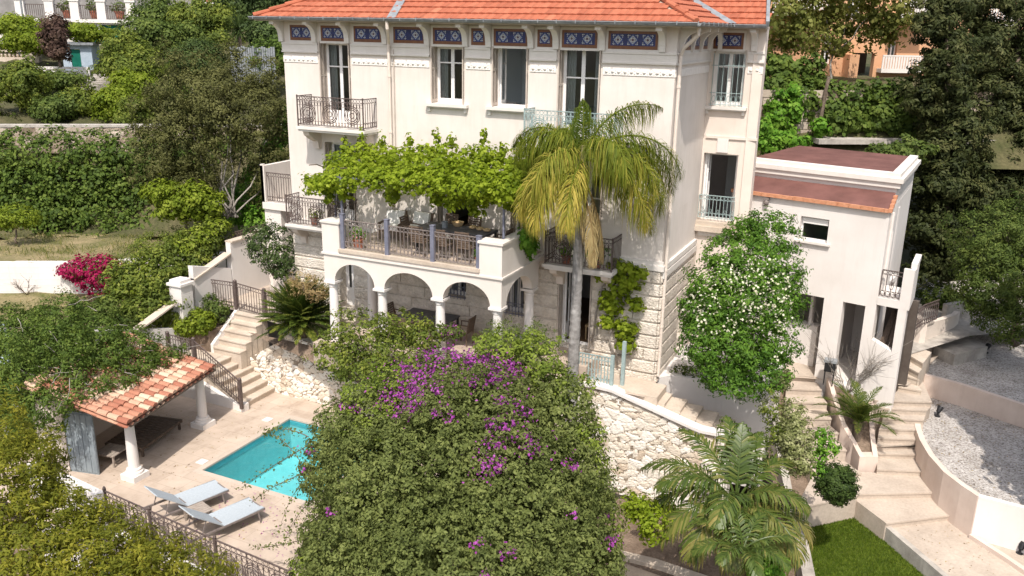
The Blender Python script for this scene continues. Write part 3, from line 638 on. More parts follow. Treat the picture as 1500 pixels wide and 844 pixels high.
# ---- windows
def window(pl, h, kind, d=.30, open_=False, leaves=2, trans=.30, name='window', shutters=True, curtain=True, bottom=0.):
    a0, a1, z0, z1 = h; mb = MB(); f = .065
    pl.box(mb, a0, a0+f, z0, z1, d, d+.08); pl.box(mb, a1-f, a1, z0, z1, d, d+.08); pl.box(mb, a0+f, a1-f, z1-f, z1, d, d+.08); pl.box(mb, a0+f, a1-f, z0, z0+f, d, d+.08)
    panes = []
    if not open_:
        w = (a1-a0-2*f)/leaves
        for i in range(leaves):
            l, r = a0+f+i*w, a0+f+(i+1)*w; s = .055
            pl.box(mb, l, l+s, z0+f, z1-f, d+.012, d+.06); pl.box(mb, r-s, r, z0+f, z1-f, d+.012, d+.06)
            pl.box(mb, l+s, r-s, z0+f, z0+f+.07+bottom, d+.012, d+.06); pl.box(mb, l+s, r-s, z1-f-.05, z1-f, d+.012, d+.06)
            zt = z1-(z1-z0)*trans; pl.box(mb, l+s, r-s, zt-.02, zt+.02, d+.014, d+.058)
            panes.append((l+s, r-s))
    else:   # leaves folded inwards, seen edge-on
        w = (a1-a0)/2
        for a, s in ((a0+f, 1), (a1-f, -1)):
            for dd0, dd1, zz0, zz1 in ((d+.08, d+.13, z0+f, z1-f), (d+w*.7, d+w*.76, z0+f, z1-f), (d+.13, d+w*.7, z0+f, z0+f+.09+bottom), (d+.13, d+w*.7, z1-f-.06, z1-f), (d+.13, d+w*.7, z1-(z1-z0)*trans-.02, z1-(z1-z0)*trans+.02)):
                x0, x1 = sorted((a, a+s*.045)); pl.box(mb, x0, x1, zz0, zz1, dd0, dd1)
    o = mb.build(name, M['frame'], villa)
    if panes:
        g = MB()
        for l, r in panes: g.quad(pl.p(l, z0+f, d+.035), pl.p(r, z0+f, d+.035), pl.p(r, z1-f, d+.035), pl.p(l, z1-f, d+.035))
        g.build('pane', M['winglass'], o)
        if curtain:
            c = MB(); n = 14
            for (l, r) in ((a0+f, a0+f+(a1-a0)*.24), (a1-f-(a1-a0)*.2, a1-f)):
                xs = np.linspace(l, r, n)
                for i in range(n-1): c.quad(pl.p(xs[i], z0+.05, d+.14+.025*math.sin(i*1.9)), pl.p(xs[i+1], z0+.05, d+.14+.025*math.sin((i+1)*1.9)), pl.p(xs[i+1], z1-.08, d+.14+.02*math.sin((i+1)*1.9)), pl.p(xs[i], z1-.08, d+.14+.02*math.sin(i*1.9)))
            c.build('curtain', M['curtain'], o)
    if shutters:
        for a, s in ((a0, 1), (a1, -1)):
            sb = MB()
            for k, (dd0, dd1) in enumerate(((-.06, .12), (.125, .295))):
                x0, x1 = sorted((a+s*.004, a+s*.04))
                for (e0, e1, y0, y1) in ((dd0, dd0+.03, z0+.02, z1-.03), (dd1-.03, dd1, z0+.02, z1-.03), (dd0+.03, dd1-.03, z0+.02, z0+.12), (dd0+.03, dd1-.03, z1-.1, z1-.03), (dd0+.03, dd1-.03, z1-(z1-z0)*.42, z1-(z1-z0)*.42+.06)): pl.box(sb, x0, x1, y0, y1, e0, e1)
                z = z0+.13
                while z < z1-.12:
                    x0, x1 = a+s*.008, a+s*.034
                    sb.add([pl.p(x0, z+.03, dd0+.03), pl.p(x1, z, dd0+.03), pl.p(x1, z, dd1-.03), pl.p(x0, z+.03, dd1-.03)], [(0, 1, 2, 3)]); z += .034
            sb.build('shutter', M['shutter'], o)
    return o
def sill(pl, h, par, ext=.16):
    mb = MB(); a0, a1, z0, _ = h
    pl.box(mb, a0-ext, a1+ext, z0-.09, z0-.002, -.16, .02); pl.box(mb, a0-ext+.05, a1+ext-.05, z0-.13, z0-.09, -.11, 0)
    for a in (a0-ext+.1, a1+ext-.1): pl.box(mb, a-.04, a+.04, z0-.24, z0-.13, -.07, 0)
    mb.build('window_sill', M['trim'], par)
w1 = window(FR, H_TOP[0], 0, name='french_window', bottom=.3)
w2 = window(FR, H_TOP[1], 0); sill(FR, H_TOP[1], w2)
w3 = window(FR, H_TOP[2], 0, open_=True); sill(FR, H_TOP[2], w3)
w4 = window(FR, H_TOP[3], 0, name='french_window', trans=.33, bottom=.3)
w5 = window(WG, H_W5, 0, d=.22, shutters=False); sill(WG, H_W5, w5)
for i, h in enumerate(H_MID): window(FR, h, 0, name='french_window', open_=(i == 1), bottom=.35)
wd = window(WG, H_WD, 0, d=.25, name='french_window', shutters=False, open_=True, bottom=.55)
window(FR, H_GR[0], 0, name='french_window', bottom=.5, shutters=False); window(FR, H_GR[1], 0, shutters=False); window(FR, H_GR[2], 0, shutters=False); window(FR, H_GR[3], 0, name='french_window', bottom=.4, open_=True)
for pl, h, k in ((FR, H_GR[1], 7), (FR, H_GR[2], 6), (WG, H_W5, 7)):
    mb = MB(); a0, a1, z0, z1 = h; dd = -.06
    for i in range(k): a = a0+.04+(a1-a0-.08)*i/(k-1); mb.tube([pl.p(a, z0-.02, dd), pl.p(a, z1-.03 if pl is FR else z1-.1, dd)], .011, 5)
    for z in (z0+.05, z0+.4, z1-.45): mb.bar(pl.p(a0-.02, z, dd), pl.p(a1+.02, z, dd), .02, .02)
    for i in range(k-1):
        a = a0+.04+(a1-a0-.08)*(i+.5)/(k-1); t = np.linspace(0, 2*math.pi, 9); mb.tube([pl.p(a+.055*math.cos(x), z0+.22+.1*math.sin(x), dd) for x in t], .008, 4)
    mb.build('window_grille', M['postblue'] if pl is FR else M['irongreen'], villa)
mb = MB()   # keystone and sill of the wing window
WG.box(mb, (H_WD[0]+H_WD[1])/2-.14, (H_WD[0]+H_WD[1])/2+.2, 6.30, 6.72, -.06, 0); mb.build('keystone', M['plaster_white'], villa)
# ---- rooms seen through the openings
mb = MB()
for z in (ZL-.02, ZT-.02, ZB-.02): mb.box(.3, XR-.3, .43, 5.2, z-.2, z)
mb.build('room_floor', M['woodfloor'], villa)
mb = MB()
for z0, z1 in ((ZL, ZT-.22), (ZT, ZB-.22), (ZB, ZE-.1)): mb.box(.3, XR-.3, 5.0, 5.2, z0, z1); mb.quad((.3, .43, z1), (XR-.3, .43, z1), (XR-.3, 5, z1), (.3, 5, z1))
for x in (3.6, 7.05, 9.3): mb.box(x, x+.12, .43, 5, ZB, ZE-.1)
for x in (4.8, 7.8, 9.6): mb.box(x, x+.12, .43, 5, ZT, ZB-.22)
for x in (4.2, 8.3): mb.box(x, x+.12, .43, 5, ZL, ZT-.22)
mb.box(XR+.3, XW-1.0, YW+2.6, YW+2.7, 3.8, ZE-.1); mb.box(XR+.3, XW-.9, YW+.42, YW+2.6, 6.5, 6.6)
mb.build('room_wall', M['interior'], villa)
mb = MB(); mb.box(7.18, 7.26, .44, 3.0, ZB, ZE-.12); mb.box(7.2, 9.28, 2.9, 3.0, ZB, ZE-.12); mb.box(7.27, 9.28, .44, 2.9, ZB+.0, ZB+.02); mb.build('bathroom_wall', M['intblue'], villa)
# ---- ironwork panels
def rail_panel(mb, p, q, h, style='scroll', pitch=.115, r=.009):
    p, q = np.array(p, float), np.array(q, float); d = q-p; Lp = np.linalg.norm(d); d = d/Lp; dh = unit(V(d[0], d[1], 0)) if abs(d[2]) < .99 else d
    n = max(2, int(round(Lp/pitch)))
    f = lambda t, z: p+d*(t*Lp)+ZZ*z
    mb.bar(f(0, h), f(1, h), .035, .022); mb.bar(f(0, h-.13), f(1, h-.13), .016, .014); mb.bar(f(0, .06), f(1, .06), .02, .016)
    if style in ('scroll', 'plain'): mb.bar(f(0, .22), f(1, .22), .014, .012)
    for i in range(n+1): mb.bar(f(i/n, .06), f(i/n, h-.13 if i % 6 else h), r*1.7, r*1.7, up=dh)
    tt = np.linspace(0, 2*math.pi, 8)
    def ring(t, z, a, b, g=1.): mb.tube([f(t+a*math.cos(x)/Lp, z+b*math.sin(x)) for x in (tt if a < .1 else np.linspace(0, 2*math.pi, 15))], r*.8*g, 4, cap=False)
    for i in range(n):
        t = (i+.5)/n; ring(t, h-.065, pitch*.45, .055)
        if style in ('scroll', 'plain'): ring(t, .14, pitch*.45, .07)
        if style == 'scroll' and i % 2: ring(t, .29, pitch*.3, .05)
    if style == 'fancy':
        k = max(1, int(Lp/.75))
        for i in range(k):
            t = (i+.5)/k
            for s in (1, .82, .62, .3): ring(t, h*.46, .29*s, .29*s, 2.0)
        for i in range(n): ring((i+.5)/n, .14, pitch*.45, .06); ring((i+.5)/n, h-.22, pitch*.4, .06)
def balcony(a0, a1, z, out, mat_rail, h=.95, name='balcony', style='fancy', th=.16, pl=FR, side=True, corb=True):
    mb = MB(); pl.box(mb, a0, a1, z-th*.55, z, -out, .0); pl.box(mb, a0+.05, a1-.05, z-th, z-th*.55, -out+.05, 0)
    o = mb.build(name, M['trim'], villa)
    if corb:
        for a in (a0+.28, a1-.28):
            b = MB(); prof = [(0, z-th-.62), (.16, z-th-.6), (.2, z-th-.36), (.36, z-th-.3), (out-.18, z-th-.14), (out-.12, z-th), (0, z-th)]
            vs = [pl.p(a-.11, zz, -d) for d, zz in prof]+[pl.p(a+.11, zz, -d) for d, zz in prof]; n = len(prof)
            b.add(vs, [tuple(range(n)), tuple(range(2*n-1, n-1, -1))]+[(i, n+i, n+(i+1) % n, (i+1) % n) for i in range(n)]); b.build('corbel', M['plaster_pink'], o)
    r = MB(); e = .06; A, B_ = pl.p(a0+e, z, -out+e), pl.p(a1-e, z, -out+e)
    rail_panel(r, A, B_, h, style)
    if side: rail_panel(r, pl.p(a0+e, z, 0), A, h, 'plain'); rail_panel(r, B_, pl.p(a1-e, z, 0), h, 'plain')
    for c in (A, B_): r.bar(c, c+ZZ*(h+.04), .035, .035, up=V(1, 0, 0))
    r.build('railing', mat_rail, o); return o
balcony(.98, 3.62, ZB, .8, M['iron'])
balcony(8.95, 11.75, ZB, .75, M['irongreen'])
balcony(.25, 2.75, ZT, .75, M['iron'], style='fancy')
balcony(9.75, 11.9, ZT-.12, .85, M['iron'])
# small Juliet railing on the wing window, brick sill under it
mb = MB(); rail_panel(mb, WG.p(H_WD[0]-.03, 4.15, -.05), WG.p(H_WD[1]+.03, 4.15, -.05), .78, 'scroll'); mb.build('railing', M['irongreen'], wd)
mb = MB(); WG.box(mb, H_WD[0]-.12, H_WD[1]+.12, 3.95, 4.10, -.14, 0); WG.box(mb, H_WD[0]-.2, H_WD[1]+.3, 3.78, 3.95, -.2, 0); mb.build('window_sill', M['limestone'], wd)
# left rear balcony block seen beyond the left corner
mb = MB(); q = P(415, 290, Y=1.2); x0 = float(P(400, 290, Y=2.0)[0])
mb.box(x0, -.02, 1.4, 3.2, 3.3, 3.55); mb.box(x0, x0+.18, 1.4, 3.2, 3.552, 4.9); mb.box(x0, x0+.75, 1.5, 3.1, -.5, 3.3); mb.box(x0, x0+.12, 1.4, 1.55, 3.553, 4.95)
sb = mb.build('side_balcony', M['plaster'], villa)
mb = MB(); rail_panel(mb, (x0+.18, 1.5, 3.55), (-.02, 1.5, 3.55), 1.1, 'plain'); mb.build('railing', M['iron'], sb)
# ================================================================== terrace on three arches
YT = -2.95; TX0, TX1 = 3.52, 9.46
mb = MB(); mb.box(TX0, TX1, YT, 0, ZT-.22, ZT); mb.box(TX0-.05, TX1+.05, YT-.05, -.002, ZT-.12, ZT-.06)
ter = mb.build('terrace', M['plaster'], villa)
mb = MB(); mb.box(TX0+.1, TX1-.1, YT+.3, -.02, ZT+.002, ZT+.02); mb.build('terrace_floor', M['paving'], ter)
mb = MB(); mb.box(TX0+.58, 8.8, YT-.06, YT+.24, ZT+.001, ZT+.10); mb.build('coping', M['limestone'], ter)
pxs = [(488, 415), (560, 425), (645, 440), (729, 455)]
CX = [float(P(px, y, Y=YT+.15)[0]) for px, y in pxs]; CX[3] = 9.28; CX[0] = 3.72
ZS = 2.50
def arch_wall(pl, a0, a1, cols, z1, th=.30, hw=.17):
    """flat wall with semicircular openings between the columns"""
    mb = MB()
    arcs = [(c0+hw, c1-hw) for c0, c1 in zip(cols[:-1], cols[1:])]
    xs = {a0, a1}
    for l, r in arcs: xs |= set(((l+r)/2-(r-l)/2*np.cos(np.linspace(0, math.pi, 25))).round(4))
    xs = sorted(xs)
    def low(x):
        for l, r in arcs:
            if l-1e-4 <= x <= r+1e-4:
                c, R = (l+r)/2, (r-l)/2; return ZS+.02+math.sqrt(max(R*R-(x-c)**2, 0))*min(1., (z1-.14-ZS)/R)
        return ZS
    for x0, x1 in zip(xs[:-1], xs[1:]):
        y0, y1 = low(x0), low(x1)
        if x1-x0 < 1e-4: continue
        mid = (x0+x1)/2; inarc = any(l < mid < r for l, r in arcs)
        if not inarc: y0 = y1 = ZS
        mb.quad(pl.p(x0, y0), pl.p(x1, y1), pl.p(x1, z1), pl.p(x0, z1)); mb.quad(pl.p(x1, y1, th), pl.p(x0, y0, th), pl.p(x0, z1, th), pl.p(x1, z1, th))
        mb.quad(pl.p(x0, y0, th), pl.p(x1, y1, th), pl.p(x1, y1), pl.p(x0, y0))
    for x in (a0, a1): mb.quad(pl.p(x, ZS), pl.p(x, z1), pl.p(x, z1, th), pl.p(x, ZS, th))
    return mb
arch_wall(Plane((0, YT, 0), (1, 0, 0), (0, -1, 0)), TX0, TX1, CX, ZT-.221).build('arcade', M['plaster'], ter)
arch_wall(Plane((TX1-.002, 0, 0), (0, 1, 0), (1, 0, 0)), YT+.31, -.42, [YT+.15, -.72], ZT-.222).build('arcade', M['plaster'], ter)
arch_wall(Plane((TX0+.002, 0, 0), (0, -1, 0), (-1, 0, 0)), .42, -YT-.31, [.72, -YT-.15], ZT-.222).build('arcade', M['plaster'], ter)
def column(x, y, z0, z1, par, r=.155, base=False):
    mb = MB(); h = z1-z0
    mb.lathe((x, y, z0), [(r*1.25, 0), (r*1.25, .08), (r*1.08, .12), (r*1.0, .2), (r*.98, h*.4), (r*.82, h-.22), (r*.95, h-.19), (r*.95, h-.16), (r*.84, h-.13), (r*1.12, h-.07)], 18)
    mb.box(x-r*1.3, x+r*1.3, y-r*1.3, y+r*1.3, z1-.07, z1); mb.box(x-r*1.4, x+r*1.4, y-r*1.4, y+r*1.4, z0-.001, z0+.06)
    if base: mb.box(x-r*1.75, x+r*1.75, y-r*1.75, y+r*1.75, z0-.001, z0+.17); mb.lathe((x, y, z0+.17), [(r*1.6, 0), (r*1.6, .06), (r*1.35, .09), (r*1.35, .14), (r*1.15, .17)], 18)
    return mb.build('column', M['plaster_white'], par)
for x in CX: column(x, YT+.15, ZL-.4, ZS, ter)
column(TX1-.15, -.72, ZL-.4, ZS, ter); column(TX0+.15, -.72, ZL-.4, ZS, ter)
def pier(x0, x1, y0, y1, z1):
    mb = MB(); mb.box(x0, x1, y0, y1, ZT-.06, z1); mb.box(x0-.04, x1+.04, y0-.04, y1+.04, z1, z1+.06); mb.build('pier', M['plaster'], ter)
pier(TX0-.01, 4.12, YT-.02, YT+.5, ZT+.84)
mb = MB(); mb.prism([(8.78, YT-.02), (TX1+.01, YT-.02), (TX1+.01, -.75), (TX1-.25, -.75), (TX1-.25, YT+.42), (8.78, YT+.42)], ZT-.061, ZT+.84)
mb.prism([(8.74, YT-.06), (TX1+.05, YT-.06), (TX1+.05, -.72), (TX1-.29, -.72), (TX1-.29, YT+.46), (8.74, YT+.46)], ZT+.84, ZT+.90); mb.build('pier', M['plaster'], ter)
posts = [float(P(px, y, Y=YT+.08)[0]) for px, y in ((497, 330), (567, 340), (634, 350))]+[8.72]
posts[0] = 4.2
for i, x in enumerate(posts):
    mb = MB(); zt = ZT+1.13 if i < 3 else ZT+1.0; mb.box(x-.06, x+.06, YT+.02, YT+.14, ZT+.10, zt); mb.box(x-.068, x+.068, YT+.012, YT+.148, zt, zt+.02); mb.build('post', M['postblue'], ter)
for i in range(3):
    mb = MB(); rail_panel(mb, (posts[i]+.06, YT+.08, ZT+.10), (posts[i+1]-.06, YT+.08, ZT+.10), .86, 'scroll', .125, .010); mb.build('railing', M['ironlight'], ter)
mb = MB()   # slim pergola frame that carries the vine
PV = [(4.0, YT+.35), (TX1-.2, YT+.5), (2.3, -.65)]
for x, y in PV: mb.bar((x, y, ZT+(.02 if x < 9 else .9)), (x, y, 5.6), .06, .06, up=V(1, 0, 0))
mb.bar((3.6, YT+.42, 5.6), (TX1, YT+.42, 5.6), .04, .04); mb.bar((2.3, -.2, 5.72), (TX1, -.2, 5.72), .04, .04)
for x in np.linspace(3.7, TX1-.05, 7): mb.bar((x, YT+.5, 5.63), (x, -.1, 5.75), .03, .03)
mb.build('pergola_frame', M['postblue'], ter)
mb = MB(); mb.box(TX0-.3, TX1+.7, YT-.35, -.06, ZL-.75, ZL); mb.box(TX1+.7, 11.4, -1.3, -.06, ZL-.75, ZL+.002); mb.build('loggia_floor', M['paving'], ter)
# ================================================================== GROUND
def sheet(name, pts, mat, **k):
    mb = MB(); mb.poly(pts); return structure(mb, name, mat, **k)
def grid_sheet(name, rows, mat, jit=0., sub=1, smooth=True):
    """rows: list of equally long point lists -> one displaced ground mesh"""
    R = np.array(rows, float)
    if sub > 1:
        a = np.linspace(0, len(R)-1, (len(R)-1)*sub+1); i = np.minimum(a.astype(int), len(R)-2); R = R[i]+(R[i+1]-R[i])*(a-i)[:, None, None]
        b = np.linspace(0, R.shape[1]-1, (R.shape[1]-1)*sub+1); j = np.minimum(b.astype(int), R.shape[1]-2); R = R[:, j]+(R[:, j+1]-R[:, j])*(b-j)[None, :, None]
    n, m = R.shape[:2]
    if jit: R[:, :, 2] += rng.normal(size=(n, m))*jit
    idx = np.arange(n*m).reshape(n, m)
    f = np.stack([idx[:-1, :-1], idx[:-1, 1:], idx[1:, 1:], idx[1:, :-1]], -1).reshape(-1, 4)
    return mesh_obj(name, R.reshape(-1, 3), f, mat, None, None, smooth, kind='structure')
# one base sheet under everything, reaching the horizon
mb = MB(); mb.quad((-900, -300, -6), (900, -300, -6), (900, 1500, -6), (-900, 1500, -6)); structure(mb, 'ground', M['hill'])
grid_sheet('garden_ground', [[(x, y, -4.2+.0*x) for x in np.linspace(-30, 40, 8)] for y in np.linspace(-22, 12, 6)], M['soil'], .05, 4)
# hillside behind, climbing away from the camera
prof = [(352, 38.2), (338, 39.0), (262, 40.2), (206, 41.2), (196, 42.0), (186, 43.5), (172, 46), (140, 51), (104, 56), (74, 61), (48, 67), (20, 76), (-25, 92), (-110, 130), (-230, 190)]
grid_sheet('hillside', [[at(px, y, d*(1+.02*math.sin(px*.012))) for px in np.linspace(-700, 560, 22)] for y, d in prof], M['hill'], .12, 3)
grid_sheet('hill_terrace', [[at(px, y, d) for px in np.linspace(900, 2300, 20)] for y, d in [(250, 34.6), (160, 36.2), (128, 37.2), (122, 41), (110, 48), (60, 62), (-20, 90), (-130, 140)]], M['hill'], .06, 2)
# ---- left neighbour: upper plot and lower plot with a block retaining wall between
ZU, ZLOW = .5, -.75
far = [P(px, 345, Z=ZU) for px in (-260, -80, 120, 350)]; near = [P(px, 386, Z=ZU) for px in (-260, -80, 120)]+[P(330, 372, Z=ZU)]
far2 = [q+unit(V(-.75, .6, 0))*3 for q in far]
grid_sheet('upper_plot', [near, [(a+b)/2 for a, b in zip(near, far)], far, far2], M['scrub'], .03, 8)
mb = MB()
for a, b in zip(near[:-1], near[1:]):
    n_ = unit(np.cross(b-a, ZZ)); n_ = n_ if n_@(CAM-a) > 0 else -n_
    mb.prism([tuple(a[:2]), tuple(b[:2]), tuple((b-n_*.25)[:2]), tuple((a-n_*.25)[:2])], -2.5, ZU+.04)
    L_ = np.linalg.norm(b-a)
    for z in np.arange(ZLOW+.1, ZU-.1, .25):
        mb.bar(a+V(0, 0, z-a[2])+n_*.001, b+V(0, 0, z-b[2])+n_*.001, .008, .012)
    for s in np.arange(0, L_, 2.4): p = a+(b-a)*s/L_; mb.bar(V(p[0], p[1], -1)+n_*.001, V(p[0], p[1], ZU)+n_*.001, .012, .012, up=n_)
tag(mb.build('retaining_wall', M['plaster_white']), 'white block retaining wall across neighbouring garden with magenta bougainvillea', 'wall')
LOWF = [V(q[0], q[1], ZLOW) for q in near]; LOWN = [P(px, 500, Z=ZLOW-.3) for px in (-330, -150, 40)]+[P(250, 470, Z=ZLOW-.3)]
grid_sheet('lower_plot', [LOWN, [(a+b)/2 for a, b in zip(LOWN, LOWF)], LOWF], M['scrub'], .03, 8)
# dry stone wall with pale coping, above the ivy bank
def rubble(name, p00, p10, z0f, z1f, n, label, cat='wall', stone=.28, relief=.06, th=.35, cell=.045, group=None, cap=None, smat='stones'):
    """dry stone wall: real relief from a Voronoi pattern of stones, colour per stone; z0f,z1f are heights along t"""
    p00, p10 = np.array(p00, float), np.array(p10, float); Lw = np.linalg.norm((p10-p00)[:2]); n = unit(n)
    nu = max(2, int(Lw/cell)); hmax = max(z1f(t)-z0f(t) for t in np.linspace(0, 1, 9)); nv = max(2, int(hmax/cell))
    u = np.linspace(0, 1, nu+1); v = np.linspace(0, 1, nv+1)
    lo = np.array([z0f(t) for t in u]); hi = np.array([z1f(t) for t in u])
    Z = lo[:, None]+(hi-lo)[:, None]*v[None]; U = np.repeat((u*Lw)[:, None], nv+1, 1)
    ns = int(Lw*hmax/(stone*stone*.72))+4
    sx = rng.uniform(-.2, Lw+.2, ns); sz = rng.uniform(lo.min()-.1, hi.max()+.1, ns); sc = rng.uniform(.75, 1.5, ns)
    d = np.sqrt(((U[..., None]-sx)*.8)**2+((Z[..., None]-sz)*1.15)**2)-sc*stone*.22
    ds = np.partition(d, 1, axis=-1); f1, f2 = ds[..., 0], ds[..., 1]; sid = d.argmin(-1); e = np.clip((f2-f1)/.075, 0, 1)
    hgt = (e**.5)*relief+(rng.random(ns)[sid]-.5)*relief*.7*e+rng.normal(size=U.shape)*.004
    xy = p00[:2][None, None]+(p10-p00)[:2][None, None]*(U/Lw)[..., None]
    pts = np.concatenate([xy, Z[..., None]], -1)+n[None, None]*(hgt[..., None])
    idx = np.arange((nu+1)*(nv+1)).reshape(nu+1, nv+1)
    f = np.stack([idx[:-1, :-1], idx[1:, :-1], idx[1:, 1:], idx[:-1, 1:]], -1).reshape(-1, 4)
    if np.cross((p10-p00), ZZ)@n < 0: f = f[:, ::-1]
    fe = (e[:-1, :-1]+e[1:, 1:])/2; mi = (fe < .22).astype(int).ravel(); col = rng.random(ns)[sid][:-1, :-1].ravel()
    faces = [tuple(x) for x in f]; vs = [tuple(x) for x in pts.reshape(-1, 3)]; mi = list(mi); col = list(col)
    b = len(vs); k = 12
    tt = np.linspace(0, 1, k+1)
    for t in tt:
        q = p00[:2]+(p10-p00)[:2]*t; r_ = q-n[:2]*th; vs += [(q[0], q[1], z1f(t)), (r_[0], r_[1], z1f(t)), (r_[0], r_[1], z0f(t))]
    for i in range(k):
        a = b+i*3; c = a+3; faces += [(a, c, c+1, a+1), (a+1, c+1, c+2, a+2)]; mi += [0, 0]; col += [.6, .6]
    e_ = idx[0, :]; faces.append(tuple(e_)+(b, b+1, b+2)); mi.append(0); col.append(.5)
    e_ = idx[-1, :]; faces.append(tuple(e_[::-1])+(b+k*3+2, b+k*3+1, b+k*3)); mi.append(0); col.append(.5)
    if cap is None: return tag(mesh_obj(name, np.array(vs), faces, [M['stones'], M['mortar']], mi=mi, rnd=col), label, cat, group)
    base = (p00+p10)/2; t0 = thing(name, label, cat, V(base[0], base[1], z0f(.5)), group)
    mesh_obj('stonework', np.array(vs), faces, [M[smat], M['mortar']], t0, mi=mi, rnd=col)
    mb = MB(); w0, w1, mat, hh = cap
    for i in range(k):
        q0, q1 = p00+(p10-p00)*tt[i], p00+(p10-p00)*tt[i+1]; a0, a1 = z1f(tt[i]), z1f(tt[i+1])
        mb.hexa([(*(q0+n*w0)[:2], a0+.004), (*(q1+n*w0)[:2], a1+.004), (*(q1-n*w1)[:2], a1+.004), (*(q0-n*w1)[:2], a0+.004), (*(q0+n*w0)[:2], a0+hh), (*(q1+n*w0)[:2], a1+hh), (*(q1-n*w1)[:2], a1+hh), (*(q0-n*w1)[:2], a0+hh)])
    mb.build('coping', mat, t0); return t0
a, b = at(-260, 206, 41.0), at(420, 206, 41.4); za, zb = at(-260, 186, 41.0)[2], at(420, 186, 41.4)[2]
rubble('stone_wall', a, b, lambda t: a[2]+(b[2]-a[2])*t-.6, lambda t: za+(zb-za)*t, CAM-a-V(0, 0, CAM[2]-a[2]), 'old stone terrace wall with pale coping above the ivy bank', stone=.42, cell=.09, cap=(.08, .5, M['concrete'], .12), smat='oldstones')
# ================================================================== POOL TERRACE
PX0, PX1, PY0, PY1 = 2.17, 5.95, -7.2, -3.35
mb = MB(); ex = (-4.2, 9.6); ey = (-10.05, -1.6)
mb.poly([(ex[0], ey[0]-.3, ZD), (3.2, -11.2, ZD), (9.6, -12.4, ZD), (9.6, PY0, ZD), (PX0, PY0, ZD), (ex[0], PY0, ZD)]); mb.quad((ex[0], PY0, ZD), (PX0, PY0, ZD), (PX0, PY1, ZD), (ex[0], PY1, ZD)); mb.quad((PX1, PY0, ZD), (ex[1], PY0, ZD), (ex[1], PY1, ZD), (PX1, PY1, ZD)); mb.quad((ex[0], PY1, ZD), (ex[1], PY1, ZD), (ex[1], ey[1], ZD), (ex[0], ey[1], ZD))
structure(mb, 'pool_deck', M['paving'])
mb = MB()   # basin with steps at the shallow end
mb.quad((PX0, PY0, ZD-1.35), (PX1, PY0, ZD-1.35), (PX1, PY1, ZD-1.35), (PX0, PY1, ZD-1.35))
for p, q in (((PX0, PY0), (PX1, PY0)), ((PX1, PY0), (PX1, PY1)), ((PX1, PY1), (PX0, PY1)), ((PX0, PY1), (PX0, PY0))): mb.quad((*p, ZD-1.35), (*q, ZD-1.35), (*q, ZD-.002), (*p, ZD-.002))

structure(mb, 'pool_basin', M['pooltile'])
mb = MB(); w = .16
for x0, x1, y0, y1 in ((PX0-w, PX1+w, PY0-w, PY0+.03), (PX0-w, PX1+w, PY1-.03, PY1+w), (PX0-w, PX0+.03, PY0+.03, PY1-.03), (PX1-.03, PX1+w, PY0+.03, PY1-.03)): mb.box(x0, x1, y0, y1, ZD-.04, ZD+.012)
structure(mb, 'pool_edge', M['deckstone'])
mb = MB(); mb.quad((PX0, PY0, ZD-.11), (PX1, PY0, ZD-.11), (PX1, PY1, ZD-.11), (PX0, PY1, ZD-.11)); structure(mb, 'pool_water', M['water'])
mb = MB()
for x0, x1, y0, y1 in ((PX0+.031, PX1-.031, PY0+.001, PY0+.012), (PX0+.031, PX1-.031, PY1-.012, PY1-.001), (PX0+.001, PX0+.012, PY0+.013, PY1-.013), (PX1-.012, PX1-.001, PY0+.013, PY1-.013)): mb.box(x0, x1, y0, y1, ZD-.24, ZD-.042)
structure(mb, 'pool_tile_band', M['poolband'])
for (px, y) in ((392, 615), (296, 677)):
    q = P(px, y, Z=ZD); mb = MB(); mb.box(q[0]-.13, q[0]+.13, q[1]-.13, q[1]+.13, ZD+.002, ZD+.02); tag(mb.build('skimmer_lid', M['plaster_white']), 'small square pale skimmer lid in the paving '+('behind the far pool corner' if y < 640 else 'beside the near left pool edge'), 'lid')
# parapet under the deck railing
def parapet_line(): return [P(60, 722, Z=ZD), P(160, 772, Z=ZD), P(225, 803, Z=ZD), P(320, 848, Z=ZD), P(430, 898, Z=ZD)]
pl_ = parapet_line(); mb = MB()
for a, b in zip(pl_[:-1], pl_[1:]):
    n_ = unit(V(-(b-a)[1], (b-a)[0], 0)); mb.prism([tuple((a-n_*.0)[:2]), tuple((b)[:2]), tuple((b-n_*.25)[:2]), tuple((a-n_*.25)[:2])], -4.4, ZD+(1.0 if a is pl_[0] else .10))
tag(mb.build('parapet_wall', M['plaster_white']), 'low white parapet wall edging the pool terrace under the iron railing', 'wall')
def fence(name, pts, h, label, mat, cat='railing', posts=None, style='scroll', pitch=.12, group=None, pr=.03, r=.009, rise=.05):
    t = thing(name, label, cat, pts[0], group); mb = MB()
    for p, q in zip(pts[:-1], pts[1:]): rail_panel(mb, p, q, h, style, pitch, r)
    mb.build('iron_panel', mat, t)
    for i, p in enumerate(pts):
        if posts is not None and i not in posts: continue
        m = MB(); p = np.array(p); m.box(p[0]-pr, p[0]+pr, p[1]-pr, p[1]+pr, p[2]-.05, p[2]+h+rise); m.lathe((p[0], p[1], p[2]+h+rise), [(pr*1.4, 0), (pr*1.4, .025), (pr*.3, .07)], 8); m.build('post', mat, t)
    return t
fence('deck_railing', [q+V(0, 0, .1) for q in [pl_[1], pl_[2], pl_[3], pl_[4]]], .92, 'long brown iron railing with looped top along the pool terrace edge', M['iron'], style='fancy', pitch=.16)
